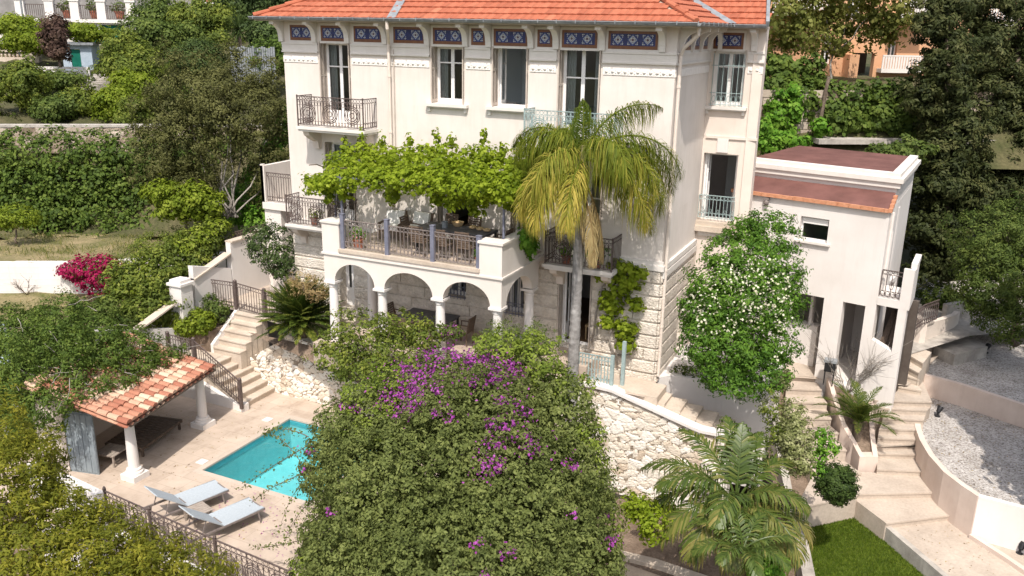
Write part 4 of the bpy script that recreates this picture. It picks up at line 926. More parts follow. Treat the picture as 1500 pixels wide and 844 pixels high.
# ---- left flight: six steps rising left, landing, then five steps rising towards the house
st = thing('stone_staircase', 'pale stone garden stairs turning up from the pool terrace to the house path', 'stairs', (-.5, -2.7, ZD))
mb = MB()
for k in range(6):
    x1 = .42-.30*k; z = ZD+.195*(k+1); mb.box(x1-.32, x1, -3.5, -1.86, ZD-.5, z-.045); mb.box(x1-.32, x1+.03, -3.52, -1.865, z-.044, z)
ZM = ZD+.195*6
mb.box(-2.75, -1.38, -3.5, -2.36, ZD-.5, ZM); 
for k in range(5):
    y0 = -2.36+.28*k; z = ZM+(ZP-ZM)/5*(k+1); mb.box(-1.82, -.62, y0, y0+.3, ZD-.5, z-.045); mb.box(-1.82, -.615, y0-.03, y0+.3, z-.044, z)
mb.build('step', M['limestone'], st)
mb = MB(); mb.prism([(-1.95, -2.36), (-1.825, -2.36), (-1.825, -1.0), (-1.95, -1.0)], ZD-.5, [ZM+.3, ZM+.3, ZP+.12, ZP+.12]); 
mb.prism([(-2.75, -3.66), (.55, -3.66), (.55, -3.505), (-2.75, -3.505)], ZD-.3, [ZM-.02, ZD+.10, ZD+.10, ZM-.02]); mb.box(.3, .6, -3.7, -3.45, ZD-.01, ZD+.25); mb.build('stringer_wall', M['plaster_white'], st)
fence('stair_railing', [P(354, 597, Z=ZD+.2), V(-1.45, -3.58, ZM), V(-2.6, -3.58, ZM+.02)], .92, 'brown iron handrail descending the lower flight of stone garden stairs', M['iron'], pr=.045, posts=(0, 1, 2))
topr = [V(-3.6, -.95, ZP), V(-1.88, -1.05, ZP+.1), V(-.55, -1.1, ZP), V(.3, -1.25, ZP), V(1.2, -1.75, ZP)]
fence('path_railing', topr, .95, 'brown iron railing and gate at the head of the garden stairs', M['iron'], pr=.05, posts=(1, 2))
sheet('upper_path', [(-3.3, -1.0, ZP), (-.62, -1.0, ZP), (-.6, -1.3, ZP), (TX0+.2, -2.0, ZP), (TX0+.2, 0.2, ZP), (0, .2, ZP), (0, 5, ZP), (-4.2, 5, ZP), (-3.9, 1, ZP)], M['path'])
# rubble revetment between deck and upper path
rubble('rubble_wall', V(-.58, -1.93, ZD), V(5.2, -2.05, ZD), lambda t: ZD-.1, lambda t: min(.05, ZD+1.1+2.2*(t*1.6)) if t < .25 else .05-.7*(t-.25), (0, -1, 0), 'cream rubble stone wall behind the pool terrace beside the stairs', stone=.20, relief=.045, th=.8)
sheet('planting_bed', [(-.5, -2.1, -.12), (5.3, -2.4, -.5), (9.6, -2.6, -.5), (9.6, -3.8, -1.2), (5.3, -3.2, -.8), (TX0-.3, -2.0, -.2)], M['soil'])
# boundary wall on the left, stepped, with pillar
XB = -3.05
yz = lambda px, y: P(px, y, X=XB)[1:]
bw = thing('boundary_wall', 'white stepped boundary wall with pillar climbing beside the garden stairs', 'wall', (XB, -2, ZD))
mb = MB(); 
a, b = yz(150, 524), yz(258, 445); mb.prism([(XB, a[0]), (XB-.22, a[0]), (XB-.22, b[0]), (XB, b[0])], ZD-.5, [a[1], a[1], b[1], b[1]])
a, b = yz(284, 411), yz(337, 373); mb.prism([(XB, a[0]), (XB-.22, a[0]), (XB-.22, b[0]), (XB, b[0])], ZD-.5, [a[1], a[1], b[1], b[1]])
a, b = yz(338, 356), yz(376, 345); mb.prism([(XB+.003, a[0]-.03), (XB-.225, a[0]-.03), (XB-.225, b[0]+1.5), (XB+.003, b[0]+1.5)], ZD-.5, [a[1], a[1], b[1], b[1]])
mb.build('wall', M['plaster_white'], bw)
mb = MB(); 
for (p, q) in (((150, 524), (258, 445)), ((284, 411), (337, 373)), ((338, 356), (376, 345))):
    a, b = yz(*p), yz(*q); mb.hexa([(XB+.06, a[0], a[1]+.003), (XB+.06, b[0], b[1]+.003), (XB-.28, b[0], b[1]+.003), (XB-.28, a[0], a[1]+.003), (XB+.06, a[0], a[1]+.06), (XB+.06, b[0], b[1]+.06), (XB-.28, b[0], b[1]+.06), (XB-.28, a[0], a[1]+.06)])
mb.build('coping', M['limestone'], bw)
a = yz(268, 420); mb = MB(); mb.box(XB-.42, XB+.12, a[0]-.22, a[0]+.30, ZD-.5, a[1]+.05); mb.box(XB-.48, XB+.18, a[0]-.28, a[0]+.36, a[1]+.051, a[1]+.14); mb.box(XB-.40, XB+.1, a[0]-.2, a[0]+.28, a[1]+.141, a[1]+.25); mb.build('pillar', M['plaster_white'], bw)
# ---- poolside shelter
sh = thing('pool_shelter', 'open poolside shelter with old canal tile roof on white columns', 'shelter', (0, -6.5, ZD))
c1, c2 = P(199, 700, Z=ZD), P(298, 624, Z=ZD)
c1 = V(c1[0]-.02, c1[1], ZD); c2 = V(c2[0], c2[1], ZD)
for c in (c1, c2): column(c[0], c[1], ZD, ZD+1.88, sh, .15, True)
ax = unit(V(*(c2-c1)[:2], 0)); dn = V(ax[1], -ax[0], 0)     # along the eave, and down-slope (towards the pool)
e0 = c1-ax*.45+dn*.38+V(0, 0, 1.86); e1 = c2+ax*.4+dn*.38+V(0, 0, 1.86); LE = np.linalg.norm(e1-e0); slope = .27; depth = 3.25
mb = MB(); tw = .225; tl = .30; ncol = int(LE/tw)
for i in range(ncol+1):
    for r in range(int(depth/tl)):
        o_ = e0+ax*(tw*i+rng.normal()*.008); d0, d1 = r*tl, (r+1)*tl+.06
        col = float(np.clip(rng.beta(.8, .8), 0, 1)); vs = []; n = 7; tilt = rng.normal()*.006
        for d, rad, lf in ((d0, .118, .035+tilt), (d1, .095, .01)):
            for t in np.linspace(0, math.pi, n): vs.append(o_-dn*d+ZZ*(d*slope+lf+.02)+ax*(rad*math.cos(t))+ZZ*(rad*.72*math.sin(t)))
        fs = [(j, j+1, n+j+1, n+j) for j in range(n-1)]+[tuple(range(n))]
        mb.add(vs, fs, 0, col)
        vs = [p-ax*tw*.5-ZZ*.06 for p in (o_-dn*d0+ZZ*(d0*slope+.05)-ax*.09, o_-dn*d0+ZZ*(d0*slope+.01), o_-dn*d0+ZZ*(d0*slope+.05)+ax*.09, o_-dn*d1+ZZ*(d1*slope+.05)+ax*.09, o_-dn*d1+ZZ*(d1*slope+.0), o_-dn*d1+ZZ*(d1*slope+.05)-ax*.09)]
        mb.add(vs, [(0, 1, 4, 5), (1, 2, 3, 4)], 0, col*.8)
mb.build('tile_roof', M['canal'], sh)
mb = MB(); q = [e0+ax*.05-ZZ*.05, e1-ax*.05-ZZ*.05, e1-ax*.05-dn*depth+ZZ*(depth*slope-.05), e0+ax*.05-dn*depth+ZZ*(depth*slope-.05)]
mb.hexa([p-ZZ*.05 for p in q]+q); mb.bar(c1+V(0, 0, 1.82)-ax*.3, c2+V(0, 0, 1.82)+ax*.3, .16, .14); mb.build('roof_boarding', M['darkwood'], sh)
mb = MB(); w0 = e0-dn*(depth-.15)+ax*.3; w1 = e1-dn*(depth-.15)-ax*.2
mb.prism([tuple(w0[:2]), tuple(w1[:2]), tuple((w1-dn*.2)[:2]), tuple((w0-dn*.2)[:2])], ZD-.1, ZD+2.5)
w2 = w0+dn*.75; mb.prism([tuple(w0[:2]), tuple(w2[:2]), tuple((w2+ax*.15)[:2]), tuple((w0+ax*.15)[:2])], ZD-.1, ZD+2.1); mb.build('wall', M['plaster_pink'], sh)
dp = Plane((w2[0], w2[1], ZD), dn, -ax); mb = MB(); dp.box(mb, .02, .92, 0, 1.85, .02, .07)
for i in range(5): dp.box(mb, .05+i*.175, .05+i*.175+.15, .05, 1.8, .005, .02)
mb.build('door', M['bluedoor'], sh)
# ================================================================== RIGHT SIDE
def solid_wall(mb, pts, z0, z1, th, side=1, m=0):
    z0 = [z0]*len(pts) if np.isscalar(z0) else z0; z1 = [z1]*len(pts) if np.isscalar(z1) else z1
    nn = []
    for i in range(len(pts)):
        a, b = np.array(pts[max(i-1, 0)][:2]), np.array(pts[min(i+1, len(pts)-1)][:2]); d = unit(b-a); nn.append(V(-d[1], d[0])*side*th)
    for i in range(len(pts)-1):
        a, b = np.array(pts[i][:2]), np.array(pts[i+1][:2]); a2, b2 = a+nn[i], b+nn[i+1]
        mb.hexa([(*a, z0[i]), (*b, z0[i+1]), (*b2, z0[i+1]), (*a2, z0[i]), (*a, z1[i]), (*b, z1[i+1]), (*b2, z1[i+1]), (*a2, z1[i])], m)
# main garden stairs between the gravel beds and the planters
ed = [((1297.5, 766), (1393, 754)), ((1252.7, 723.4), (1370, 721)), ((1285, 687), (1354, 690)), ((1286, 664), (1343.4, 665.4)), ((1283, 653), (1338, 650)), ((1286, 641), (1337, 643)), ((1288, 628), (1335, 629)), ((1293, 612), (1336, 614)), ((1292, 598), (1340, 600)), ((1280, 586), (1348, 588))]
zs = [-2.4, -2.23, -2.06, -1.9, -1.73, -1.56, -1.39, -1.22, -1.05, -.88]
gs = thing('garden_staircase', 'broad pale stone garden steps curving down past the pink gravel bed wall', 'stairs', P(1330, 700, Z=-2.2)); mb = MB()
def tread(l, r, l2, r2, z, z0=-4.3):
    mb.prism([tuple(l[:2]), tuple(r[:2]), tuple(r2[:2]), tuple(l2[:2])], z0, z-.05); d = unit(V(*(l-l2)[:2], 0))*.025; mb.prism([tuple((l+d)[:2]), tuple((r+d)[:2]), tuple(r2[:2]), tuple(l2[:2])], z-.049, z)
E_ = [(P(*a, Z=z), P(*b, Z=z)) for (a, b), z in zip(ed, zs)]
for k in range(len(E_)):
    l, r = E_[k]
    r = r+unit(r-l)*.35
    if k+1 < len(E_): l2, r2 = E_[k+1]; r2 = r2+unit(r2-l2)*.35
    else: l2, r2 = P(1262, 560, Z=zs[k]), P(1350, 555, Z=zs[k])
    if k == 1: l2 = P(1247, 690, Z=-2.23)
    tread(l, r, l2, r2, zs[k])
mb.build('step', M['path'], gs)
up = [((1316, 566), (1350, 572), -.72), ((1313, 546), (1347, 556), -.5), ((1312, 528), (1346, 546), -.28), ((1318, 512), (1352, 532), -.08)]
mb = MB(); 
for k, (a, b, z) in enumerate(up):
    l, r = P(*a, Z=z), P(*b, Z=z); nx = up[k+1] if k+1 < len(up) else ((1318, 500), (1365, 516), z); l2, r2 = P(*nx[0], Z=nx[2]), P(*nx[1], Z=nx[2]); tread(l, r, l2, r2, z)
mb.build('step', M['limestone'], gs)
# walkway at the foot of the stairs, with its grey kerb, and the lawn
ZW = -2.57
wk = [P(1248, 722, Z=ZW), P(1300, 772, Z=ZW), P(1384, 842, Z=ZW), P(1450, 900, Z=ZW), P(1620, 900, Z=ZW), P(1545, 842, Z=ZW), P(1400, 752, Z=ZW), P(1372, 722, Z=ZW)]
mb = MB(); mb.prism([tuple(p[:2]) for p in wk], -4.3, ZW); structure(mb, 'walkway', M['path'])
kp = [P(1240, 724, Z=ZW), P(1294, 771, Z=ZW), P(1378, 843, Z=ZW), P(1444, 902, Z=ZW)]
mb = MB(); solid_wall(mb, kp, -4.2, [ZW+.035]*4, .16, 1); tag(mb.build('kerb_wall', M['concrete']), 'weathered grey concrete kerb between the lawn and the walkway', 'kerb')
ZG = -2.95
lw = [P(1158, 745, Z=ZG), P(1200, 742, Z=ZG), P(1246, 738, Z=ZG), P(1300, 782, Z=ZG), P(1360, 835, Z=ZG), P(1440, 910, Z=ZG), P(1185, 910, Z=ZG), P(1172, 830, Z=ZG)]
sheet('lawn', lw, M['lawn'])
def scatter_poly(pts, n):
    A = np.array([p[:2] for p in pts]); lo, hi = A.min(0), A.max(0); out = []
    while len(out) < n:
        q = rng.uniform(lo, hi, (n*2, 2)); ins = np.zeros(len(q), bool); j = len(A)-1
        for i in range(len(A)):
            c = ((A[i, 1] > q[:, 1]) != (A[j, 1] > q[:, 1])) & (q[:, 0] < (A[j, 0]-A[i, 0])*(q[:, 1]-A[i, 1])/(A[j, 1]-A[i, 1]+1e-12)+A[i, 0]); ins ^= c; j = i
        out += list(q[ins])
    return np.array(out[:n])
def blades(name, pts, n, h, mat, z, w=.12, dens=None, **k):
    q = scatter_poly(pts, n) if dens is None else dens; n = len(q); c = np.concatenate([q, np.full((n, 1), z)], 1); tg = np.array([0, 0, 1.])+rng.normal(size=(n, 3))*.45
    hh = h*rng.uniform(.5, 1.3, n); c[:, 2] += hh*.4; nn = rand_dir(n)*np.array([1, 1, .2])
    return leaf_mesh(name, c, nn, hh, mat, None, w, .05, tg, None, **k)
blades('grass', lw, 42000, .065, L['grass'], ZG, .22, kind='stuff')
# grey wall on the left of the lawn
g0, g1, g2 = P(1150, 745, Z=-2.75), P(1168, 800, Z=-2.75), P(1186, 900, Z=-2.75)
mb = MB(); solid_wall(mb, [g0, g1, g2], -4.4, -2.75, .3, 1); tag(mb.build('retaining_wall', M['concrete']), 'grey concrete wall edging the left side of the lawn', 'wall')
# second run of shallow steps in front of the annex
e2 = [((1192, 690), (1262, 693), -2.12), ((1180, 657), (1240, 659), -1.75), ((1172, 633), (1228, 634), -1.5), ((1160, 612), (1218, 613), -1.25), ((1150, 588), (1212, 590), -1.02), ((1152, 569), (1204, 571), -.82), ((1152, 549), (1198, 552), -.63)]
s2 = thing('annex_steps', 'shallow cream steps descending along the front of the white annex', 'stairs', P(1200, 640, Z=-1.6)); mb = MB()
for k, (a, b, z) in enumerate(e2):
    l, r = P(*a, Z=z), P(*b, Z=z); nx = e2[k+1] if k+1 < len(e2) else ((1150, 470), (1250, 470), z); tread(l, r, P(*nx[0], Z=nx[2]), P(*nx[1], Z=nx[2]), z)
l, r = P(1165, 745, Z=-2.24), P(1256, 726, Z=-2.24); tread(l, r, P(1192, 690, Z=-2.13), P(1262, 693, Z=-2.13), -2.24)
mb.build('step', M['path'], s2)
sheet('annex_court', [P(1150, 552, Z=-.66), P(1330, 565, Z=-.66), (21, 9, -.66), (14.8, 9, -.66)], M['path'])
# planter between the two stairs
pw = [P(1218, 556, Z=-.55), P(1226, 585, Z=-.85), P(1238, 622, Z=-1.3), P(1255, 652, Z=-1.75), P(1266, 672, Z=-1.9), P(1272, 674, Z=-1.9)]
pw2 = [P(1286, 672, Z=-1.9), P(1281, 640, Z=-1.62), P(1279, 590, Z=-1.0)]
pt = thing('planter', 'long curved stone planter holding a young palm between two stairways', 'planter', P(1255, 640, Z=-2.2))
mb = MB(); solid_wall(mb, pw[:5], -4.2, [q[2]+.06 for q in pw[:5]], .14, -1); solid_wall(mb, pw2, -4.2, [q[2]+.06 for q in pw2], .14, 1)
solid_wall(mb, [pw[4], pw2[0]], -4.2, [-1.84, -1.84], .3, 1); mb.build('wall', M['pinkwall'], pt)
mb = MB(); mb.poly([q-V(0, 0, .12) for q in pw[:5]]+[q-V(0, 0, .12) for q in pw2]); mb.build('planter_soil', M['soil'], pt)
# curved gravel beds, held by pinkish walls
ZG1, ZG2 = -1.38, -.72
cv = [P(x, y, Z=ZG1) for x, y in ((1352, 578), (1343, 590), (1339, 606), (1340, 625), (1347, 645), (1360, 667), (1382, 692), (1408, 712), (1432, 728))]
fr = [P(1432, 728, Z=ZG1), P(1500, 746, Z=ZG1), P(1600, 774, Z=ZG1)]
gb = thing('gravel_bed_wall', 'curved pinkish retaining wall around the lower gravel bed with white front', 'wall', P(1380, 720, Z=-2.4))
mb = MB(); solid_wall(mb, cv, -4.2, ZG1+.02, .16, 1); mb.build('curved_wall', M['pinkwall'], gb)
mb = MB(); solid_wall(mb, [fr[0]+V(.02, 0, 0), fr[1], fr[2]], -4.2, ZG1+.022, .16, 1); mb.build('front_wall', M['plaster_white'], gb)
md = [P(1349, 577, Z=ZG1), P(1402, 592, Z=ZG1), P(1500, 626, Z=ZG1), P(1640, 672, Z=ZG1)]
sheet('gravel', [q-V(0, 0, .04) for q in cv]+[q-V(0, 0, .04) for q in fr[1:]]+[q-V(0, 0, .04)+V(0, .1, 0) for q in md[::-1]], M['gravel'])
mb = MB(); solid_wall(mb, md, -2.5, [ZG2+.02]*4, .16, 1); tag(mb.build('gravel_bed_wall', M['pinkwall']), 'angled pinkish retaining wall holding the shaded upper gravel bed', 'wall')
ug = [V(q[0], q[1]+.1, ZG2-.03) for q in md]
bk = [P(1600, 500, Z=ZG2-.03), P(1500, 492, Z=ZG2-.03), P(1440, 487, Z=ZG2-.03), P(1372, 515, Z=ZG2-.03), P(1352, 532, Z=ZG2-.03)]
sheet('upper_gravel', ug+bk, M['gravel'])
# slabs, low curved walls and yard behind the upper gravel bed
mb = MB(); mb.prism([tuple(P(*q, Z=-.35)[:2]) for q in ((1368, 506), (1399, 520), (1447, 508), (1418, 492))], -1.2, -.35); tag(mb.build('stone_platform', M['concrete']), 'raised stone slab platform in shade at the back of the gravel', 'platform')
yard = [P(1330, 520, Z=-.05), P(1420, 492, Z=-.05), P(1700, 470, Z=-.05), P(1700, 395, Z=-.05), P(1330, 395, Z=-.05)]
sheet('yard', yard, M['concrete'])
mb = MB(); solid_wall(mb, [P(1310, 482, Z=0), P(1338, 487, Z=0), P(1346, 500, Z=0)], -1.2, .62, .18, 1); solid_wall(mb, [P(1346, 500, Z=0), P(1372, 490, Z=0), P(1398, 478, Z=0), P(1404, 472, Z=0)], -1.2, [.62, .5, .42, .4], .18, 1); tag(mb.build('yard_wall', M['plaster_pink']), 'low stepped wall bending round the annex balcony steps', 'wall')
mb = MB(); solid_wall(mb, [P(1385, 468, Z=0), P(1420, 462, Z=0), P(1470, 462, Z=0), P(1600, 466, Z=0)], -.5, .55, .2, 1); tag(mb.build('curb_wall', M['concrete']), 'curved concrete wall behind the shaded yard under the conifers', 'wall')
mb = MB(); rail_panel(mb, P(1338, 487, Z=.62), P(1350, 478, Z=.62), .75, 'plain', .13, .012); rail_panel(mb, P(1350, 478, Z=.62), P(1371, 470, Z=.62), .75, 'plain', .13, .012); tag(mb.build('yard_railing', M['iron']), 'short dark iron railing on the low wall right of the annex', 'railing')
# planting strip bottom right
sheet('soil_strip', [P(1425, 800, Z=-2.6), P(1500, 806, Z=-2.6), P(1640, 820, Z=-2.6), P(1640, 930, Z=-2.6), P(1560, 860, Z=-2.6)], M['soil'])
mb = MB(); solid_wall(mb, [P(1419, 785, Z=-2.5), P(1470, 818, Z=-2.5), P(1520, 852, Z=-2.5), P(1590, 905, Z=-2.5)], -4.2, -2.45, .14, 1); tag(mb.build('kerb_wall', M['pinkwall']), 'low pink kerb beside the walkway in front of the white wall', 'kerb')
# ---- middle: gate, sloping stair with white coping, rubble wall, ledge and lower walls
YR = -1.35
z_at = lambda px, y: float(P(px, y, Y=YR)[2])
xa, xb = float(P(893, 568, Y=YR)[0]), float(P(1024, 628, Y=YR)[0]); za, zb = z_at(900, 573), z_at(1024, 632)
xl_ = float(P(870, 600, Y=YR)[0])
rubble('rubble_wall', V(xl_-1.2, YR, -3), V(xb+.9, YR, -3), lambda t: -3.2, lambda t: float(np.interp(xl_-1.2+(xb+.9-xl_+1.2)*t, [xa, xb], [za, zb])), (0, -1, 0), 'cream crazy stone retaining wall below the sloping white coping', stone=.27, relief=.028, th=.5, cap=(.1, .25, M['plaster_white'], .09))
ls = thing('side_steps', 'worn stone side steps going down behind the white sloping coping', 'stairs', (13, -.8, -.5)); mb = MB()
nst = 7
for k in range(nst):
    x0 = xa+.15+(xb-xa+.6)/nst*k; x1 = x0+(xb-xa+.6)/nst+.02; z = za-.02+(zb-za)*(k/nst)*1.0; mb.box(x0, x1, YR+.26, -.25, -3, z)
mb.build('step', M['limestone'], ls)
lz = 0.0
mb = MB(); mb.prism([tuple(P(984, 550, Z=.0)[:2]), tuple(P(1060, 568, Z=.0)[:2]), tuple(P(1128, 580, Z=.0)[:2]), (16.3, 3.4), (15.2, 3.5), (XR+.02, 3.5), (XR+.02, .2)], -3, .0)
tag(mb.build('ledge_wall', M['plaster_white']), 'white plastered ledge wall holding the flowering tree beside the villa', 'wall')
sheet('villa_path', [(9.4, -1.36, -.01), (XR+.1, -1.3, -.01), (XR+.1, .3, -.01), (9.4, .1, -.01)], M['path'])
mb = MB(); mb.prism([(12.3, -1.2), (XR+.45, -1.2), (XR+.45, -.2), (12.3, -.2)], -1.5, .004); structure(mb, 'villa_landing', M['limestone'])
g0, g1 = P(833, 557, Z=0), P(892, 572, Z=0); g0[1] = g1[1] = -1.15
gt = thing('garden_gate', 'pale blue green iron garden gate beside the sloping wall', 'gate', g0)
mb = MB(); rail_panel(mb, g0, g1-V(.03, 0, 0), .92, 'scroll', .1, .015)
for i in range(12): 
    c = g0+(g1-g0)*(i+.5)/12; mb.tube([c+V(.05*math.cos(t), 0, .45+.05*math.sin(t)) for t in np.linspace(0, 6.28, 8)], .007, 3)
mb.build('iron_panel', M['irongreen'], gt)
for p, h in ((g1, 1.0), (g1+V(.22, .35, 0), 1.35)):
    mb = MB(); mb.box(p[0]-.05, p[0]+.05, p[1]-.05, p[1]+.05, -.05, h); mb.build('post', M['irongreen'], gt)
# lower terrace walls among the palms
zc = -2.75; q = [P(902, 690, Z=zc), P(985, 716, Z=zc), P(1010, 724, Z=zc)]
mb = MB(); solid_wall(mb, q, -4.3, zc, .4, 1); tag(mb.build('planter_wall', M['plaster_white']), 'white planter wall under the rubble wall left of the palm', 'wall')
zc = -3.2; q = [P(905, 805, Z=zc), P(960, 818, Z=zc), P(1050, 848, Z=zc), P(1100, 868, Z=zc)]
mb = MB(); solid_wall(mb, q, -5, zc, .3, -1); tag(mb.build('planter_wall', M['limestone']), 'cream stone planter wall along the bottom of the palm bed', 'wall')
sheet('palm_bed', [P(900, 730, Z=-3.3), P(1160, 760, Z=-3.3), P(1185, 920, Z=-3.3), P(900, 820, Z=-3.3)], M['soil'])
mb = MB(); q = [P(1122, 552, Z=-.5), P(1130, 610, Z=-1.2), P(1137, 660, Z=-1.9), P(1150, 730, Z=-2.6)]
solid_wall(mb, q, -4, [v[2]+.1 for v in q], .22, 1); tag(mb.build('rough_wall', M['concrete']), 'rough lichened wall stepping down behind the variegated shrubs', 'wall')
sheet('shrub_bed', [P(1125, 560, Z=-.9), P(1155, 560, Z=-.9), P(1185, 660, Z=-2.1), P(1250, 722, Z=-2.7), P(1240, 745, Z=-2.9), P(1140, 745, Z=-2.9), P(1120, 640, Z=-2.1)], M['soil'])
mb = MB()
for i in range(7):
    c = P(1150+i*9, 738+i*.4, Z=-2.85); mb.obox(c+rng.normal(size=3)*.03, V(.14, .03, .02), V(-.03, .1, 0), V(0, 0, .09), r=rng.random())
tag(mb.build('edging_stones', M['stones']), 'short row of rough white edging stones at the lawn corner', 'stones')
mb = MB(); mb.box(-2.95, -1.96, -2.36, -1.0, ZD-.4, -.28); structure(mb, 'stair_planting_bed', M['soil'])
# ================================================================== ANNEX
AU, AN = V(.976, -.218, 0), V(-.218, -.976, 0); AQ = V(18.7, 3.85, 0)
AP = Plane(AQ, AU, AN); AP2 = Plane(AQ-AN*1.0, AU, AN)
an = thing('annex', 'small white annex with dark red flat roof and tall square openings beside the villa', 'building', V(17, 5, -.6))
WIN = (-2.58, -1.70, 3.72, 4.46); OP = [(-2.62, -1.56, -.7, 2.0), (-.98, -.31, -.7, 2.0)]
mb = MB(); AP.wall(mb, -4.9, 0, -1.5, 4.93, [WIN]+OP, .3)
_a = math.radians(8); SD = V(-AN[0]*math.cos(_a)+AN[1]*math.sin(_a), -AN[0]*math.sin(_a)-AN[1]*math.cos(_a), 0); SN = V(SD[1], -SD[0], 0); TG = math.tan(_a)
AS = Plane(AQ, SD, SN); AS.wall(mb, .302, 5.8, -1.5, 4.93, [], .3)
AP2.wall(mb, -4.9, -.15, 4.6, 5.62, [], .3)
AS2 = Plane(AP2.p(-.145, 0), SD, SN); AS2.wall(mb, .302, 4.8, 4.6, 5.62, [], .3)
mb.build('wall', M['plaster_white'], an)
mb = MB()
def slab(x1, z0, z1, d0, d1=4.7, x0=-4.95, b=None): (b or mb).hexa([AP2.p(x0, z0, d0), AP2.p(x1-TG*d0, z0, d0), AP2.p(x1-TG*d1, z0, d1), AP2.p(x0, z0, d1), AP2.p(x0, z1, d0), AP2.p(x1-TG*d0, z1, d0), AP2.p(x1-TG*d1, z1, d1), AP2.p(x0, z1, d1)])
slab(-.05, 5.50, 5.66, -.10); slab(.02, 5.661, 5.80, -.16); slab(-.09, 5.801, 5.93, -.04, .26)
mb.hexa([AP2.p(x-TG*d, z, d) for z in (5.801, 5.93) for x, d in ((-.36, .261), (-.09, .261), (-.09, 4.7), (-.36, 4.7))])
mb.build('cornice', M['trim'], an)
mb = MB(); slab(-.37, 5.80, 5.885, .27, 4.68, -4.9); mb.build('flat_roof', M['redroof'], an)
mb = MB(); mb.tube([AS.p(.25, 4.9, -.07), AS.p(.25, 2.5, -.07)], .045, 8); mb.tube([AS.p(.9, 4.2, -.05), AS.p(.9, 2.4, -.05)], .03, 6); mb.build('downpipe', M['plaster_white'], an)
mb = MB(); a = [AP.p(-4.9, 5.02, -.06), AP.p(-.06, 5.02, -.06), AP.p(-.16, 5.36, .98), AP.p(-4.9, 5.36, .98)]; mb.hexa([q-ZZ*.08 for q in a]+a); mb.build('lean_roof', M['redroof'], an)
mb = MB()
x = -4.9
while x < -.02:
    w = min(.34, -.02-x); AP.box(mb, x+.004, x+w-.004, 4.93, 5.045+rng.uniform(-.008, .008), -.12, -.04); x += w
for i in range(4): AS.box(mb, -.10+.26*i, .13+.26*i, 4.94+.085*i, 5.05+.085*i, -.06, .05)
mb.build('tile_edging', M['copper'], an)
mb = MB(); a0, a1, z0, z1 = WIN; f = .05
for b in ((a0, a0+f, z0, z1), (a1-f, a1, z0, z1), (a0+f, a1-f, z1-f, z1), (a0+f, a1-f, z0, z0+f)): AP.box(mb, *b, .16, .22)
AP.box(mb, a0+f, a1-f, z1-.22, z1-.05, .10, .15); w = mb.build('window', M['frame'], an)
mb = MB(); mb.quad(AP.p(a0, z0, .2), AP.p(a1, z0, .2), AP.p(a1, z1, .2), AP.p(a0, z1, .2)); mb.build('pane', M['winglass'], w)
mb = MB(); AP.box(mb, a0-.12, a1+.12, z0-.07, z0-.003, -.1, .1); mb.build('window_sill', M['trim'], w)
mb = MB(); AP.box(mb, -4.6, -.3, 2.1, 2.25, .3, 3.4); AP.box(mb, -4.6, -.3, -.72, -.64, .3, 3.4); AP.box(mb, -4.6, -.3, -.64, 2.1, 3.2, 3.4); AP.box(mb, -1.6, -1.45, -.64, 2.1, .31, 3.2); AP.box(mb, -2.25, -2.15, -.64, 2.1, .9, 1.1); AP.box(mb, -3.0, -1.9, -.64, .75, .8, 1.2); AP.box(mb, -4.6, -.3, 2.251, 4.7, 2.2, 2.4)
mb.build('undercroft', M['plaster_white'], an)
# balcony wing to the right: pillar, passage and solid parapet
mb = MB(); mb.hexa([AP.p(a_, z_, d_) for z_ in (2.12, 2.36) for a_, d_ in ((.0, -.02), (.92, -.02), (.70, 1.5), (-.2, 1.5))]); AP.box(mb, .62, .92, 2.361, 3.35, -.02, .10); mb.hexa([AP.p(a_, z_, d_) for z_ in (2.361, 3.35) for a_, d_ in ((.80, .101), (.92, .101), (.70, 1.5), (.58, 1.5))]); mb.hexa([AP.p(a_, z_, d_) for z_ in (3.351, 3.5) for a_, d_ in ((.76, .15), (.93, .15), (.72, 1.5), (.55, 1.5))])
for (z0, z1, x0, x1) in ((-1.2, 2.12, .62, .86),): AP.box(mb, x0, x1, z0, z1, -.018, .18)
mb.hexa([AP.p(.0, -1.4, -.016), AP.p(.618, -1.4, -.016), AP.p(.618, -1.4, .25), AP.p(.0, -1.4, .25), AP.p(.0, 1.0, -.016), AP.p(.618, .75, -.016), AP.p(.618, .75, .25), AP.p(.0, 1.0, .25)])

b = mb.build('balcony', M['plaster_white'], an)
mb = MB(); AP.box(mb, .0, .9, -1.2, 2.1, 1.2, 1.35); AP.box(mb, .62, .7, -1.2, 2.1, .181, 1.2); mb.build('passage', M['shadepaint'], an)  # back and side walls, their shade put into the dark colour
mb = MB(); rail_panel(mb, AP.p(.03, 2.36, .02), AP.p(.62, 2.36, .02), .85, 'plain', .14, .011); mb.tube([AP.p(.33+.06*math.cos(t), 2.75+.12*math.sin(t), .02) for t in np.linspace(0, 6.3, 10)], .009, 4); mb.build('railing', M['iron'], b)
mb = MB()
for i in range(9): mb.bar(AP.p(.12+.05*i, .7, .5+.1*rng.random()), AP.p(.22+.04*i, 1.45+.3*rng.random(), 1.0), .05, .03)
tag(mb.build('timber_stack', M['darkwood']), 'dark leaning timber offcuts in the passage under the annex balcony', 'timber')
mb = MB(); c = AP.p(-3.70, 4.75, -.08); mb.blob(c, (.09, .09, .11)); AP.box(mb, -3.78, -3.62, 4.83, 4.9, -.14, 0); tag(mb.build('wall_lamp', M['ironlight']), 'round grey wall lamp high on the white annex wall', 'lamp')
mb = MB(); mb.bar(P(1095, 320, Y=5)-V(.1, 0, 0), P(1100, 250, Y=5), .04, .04); 
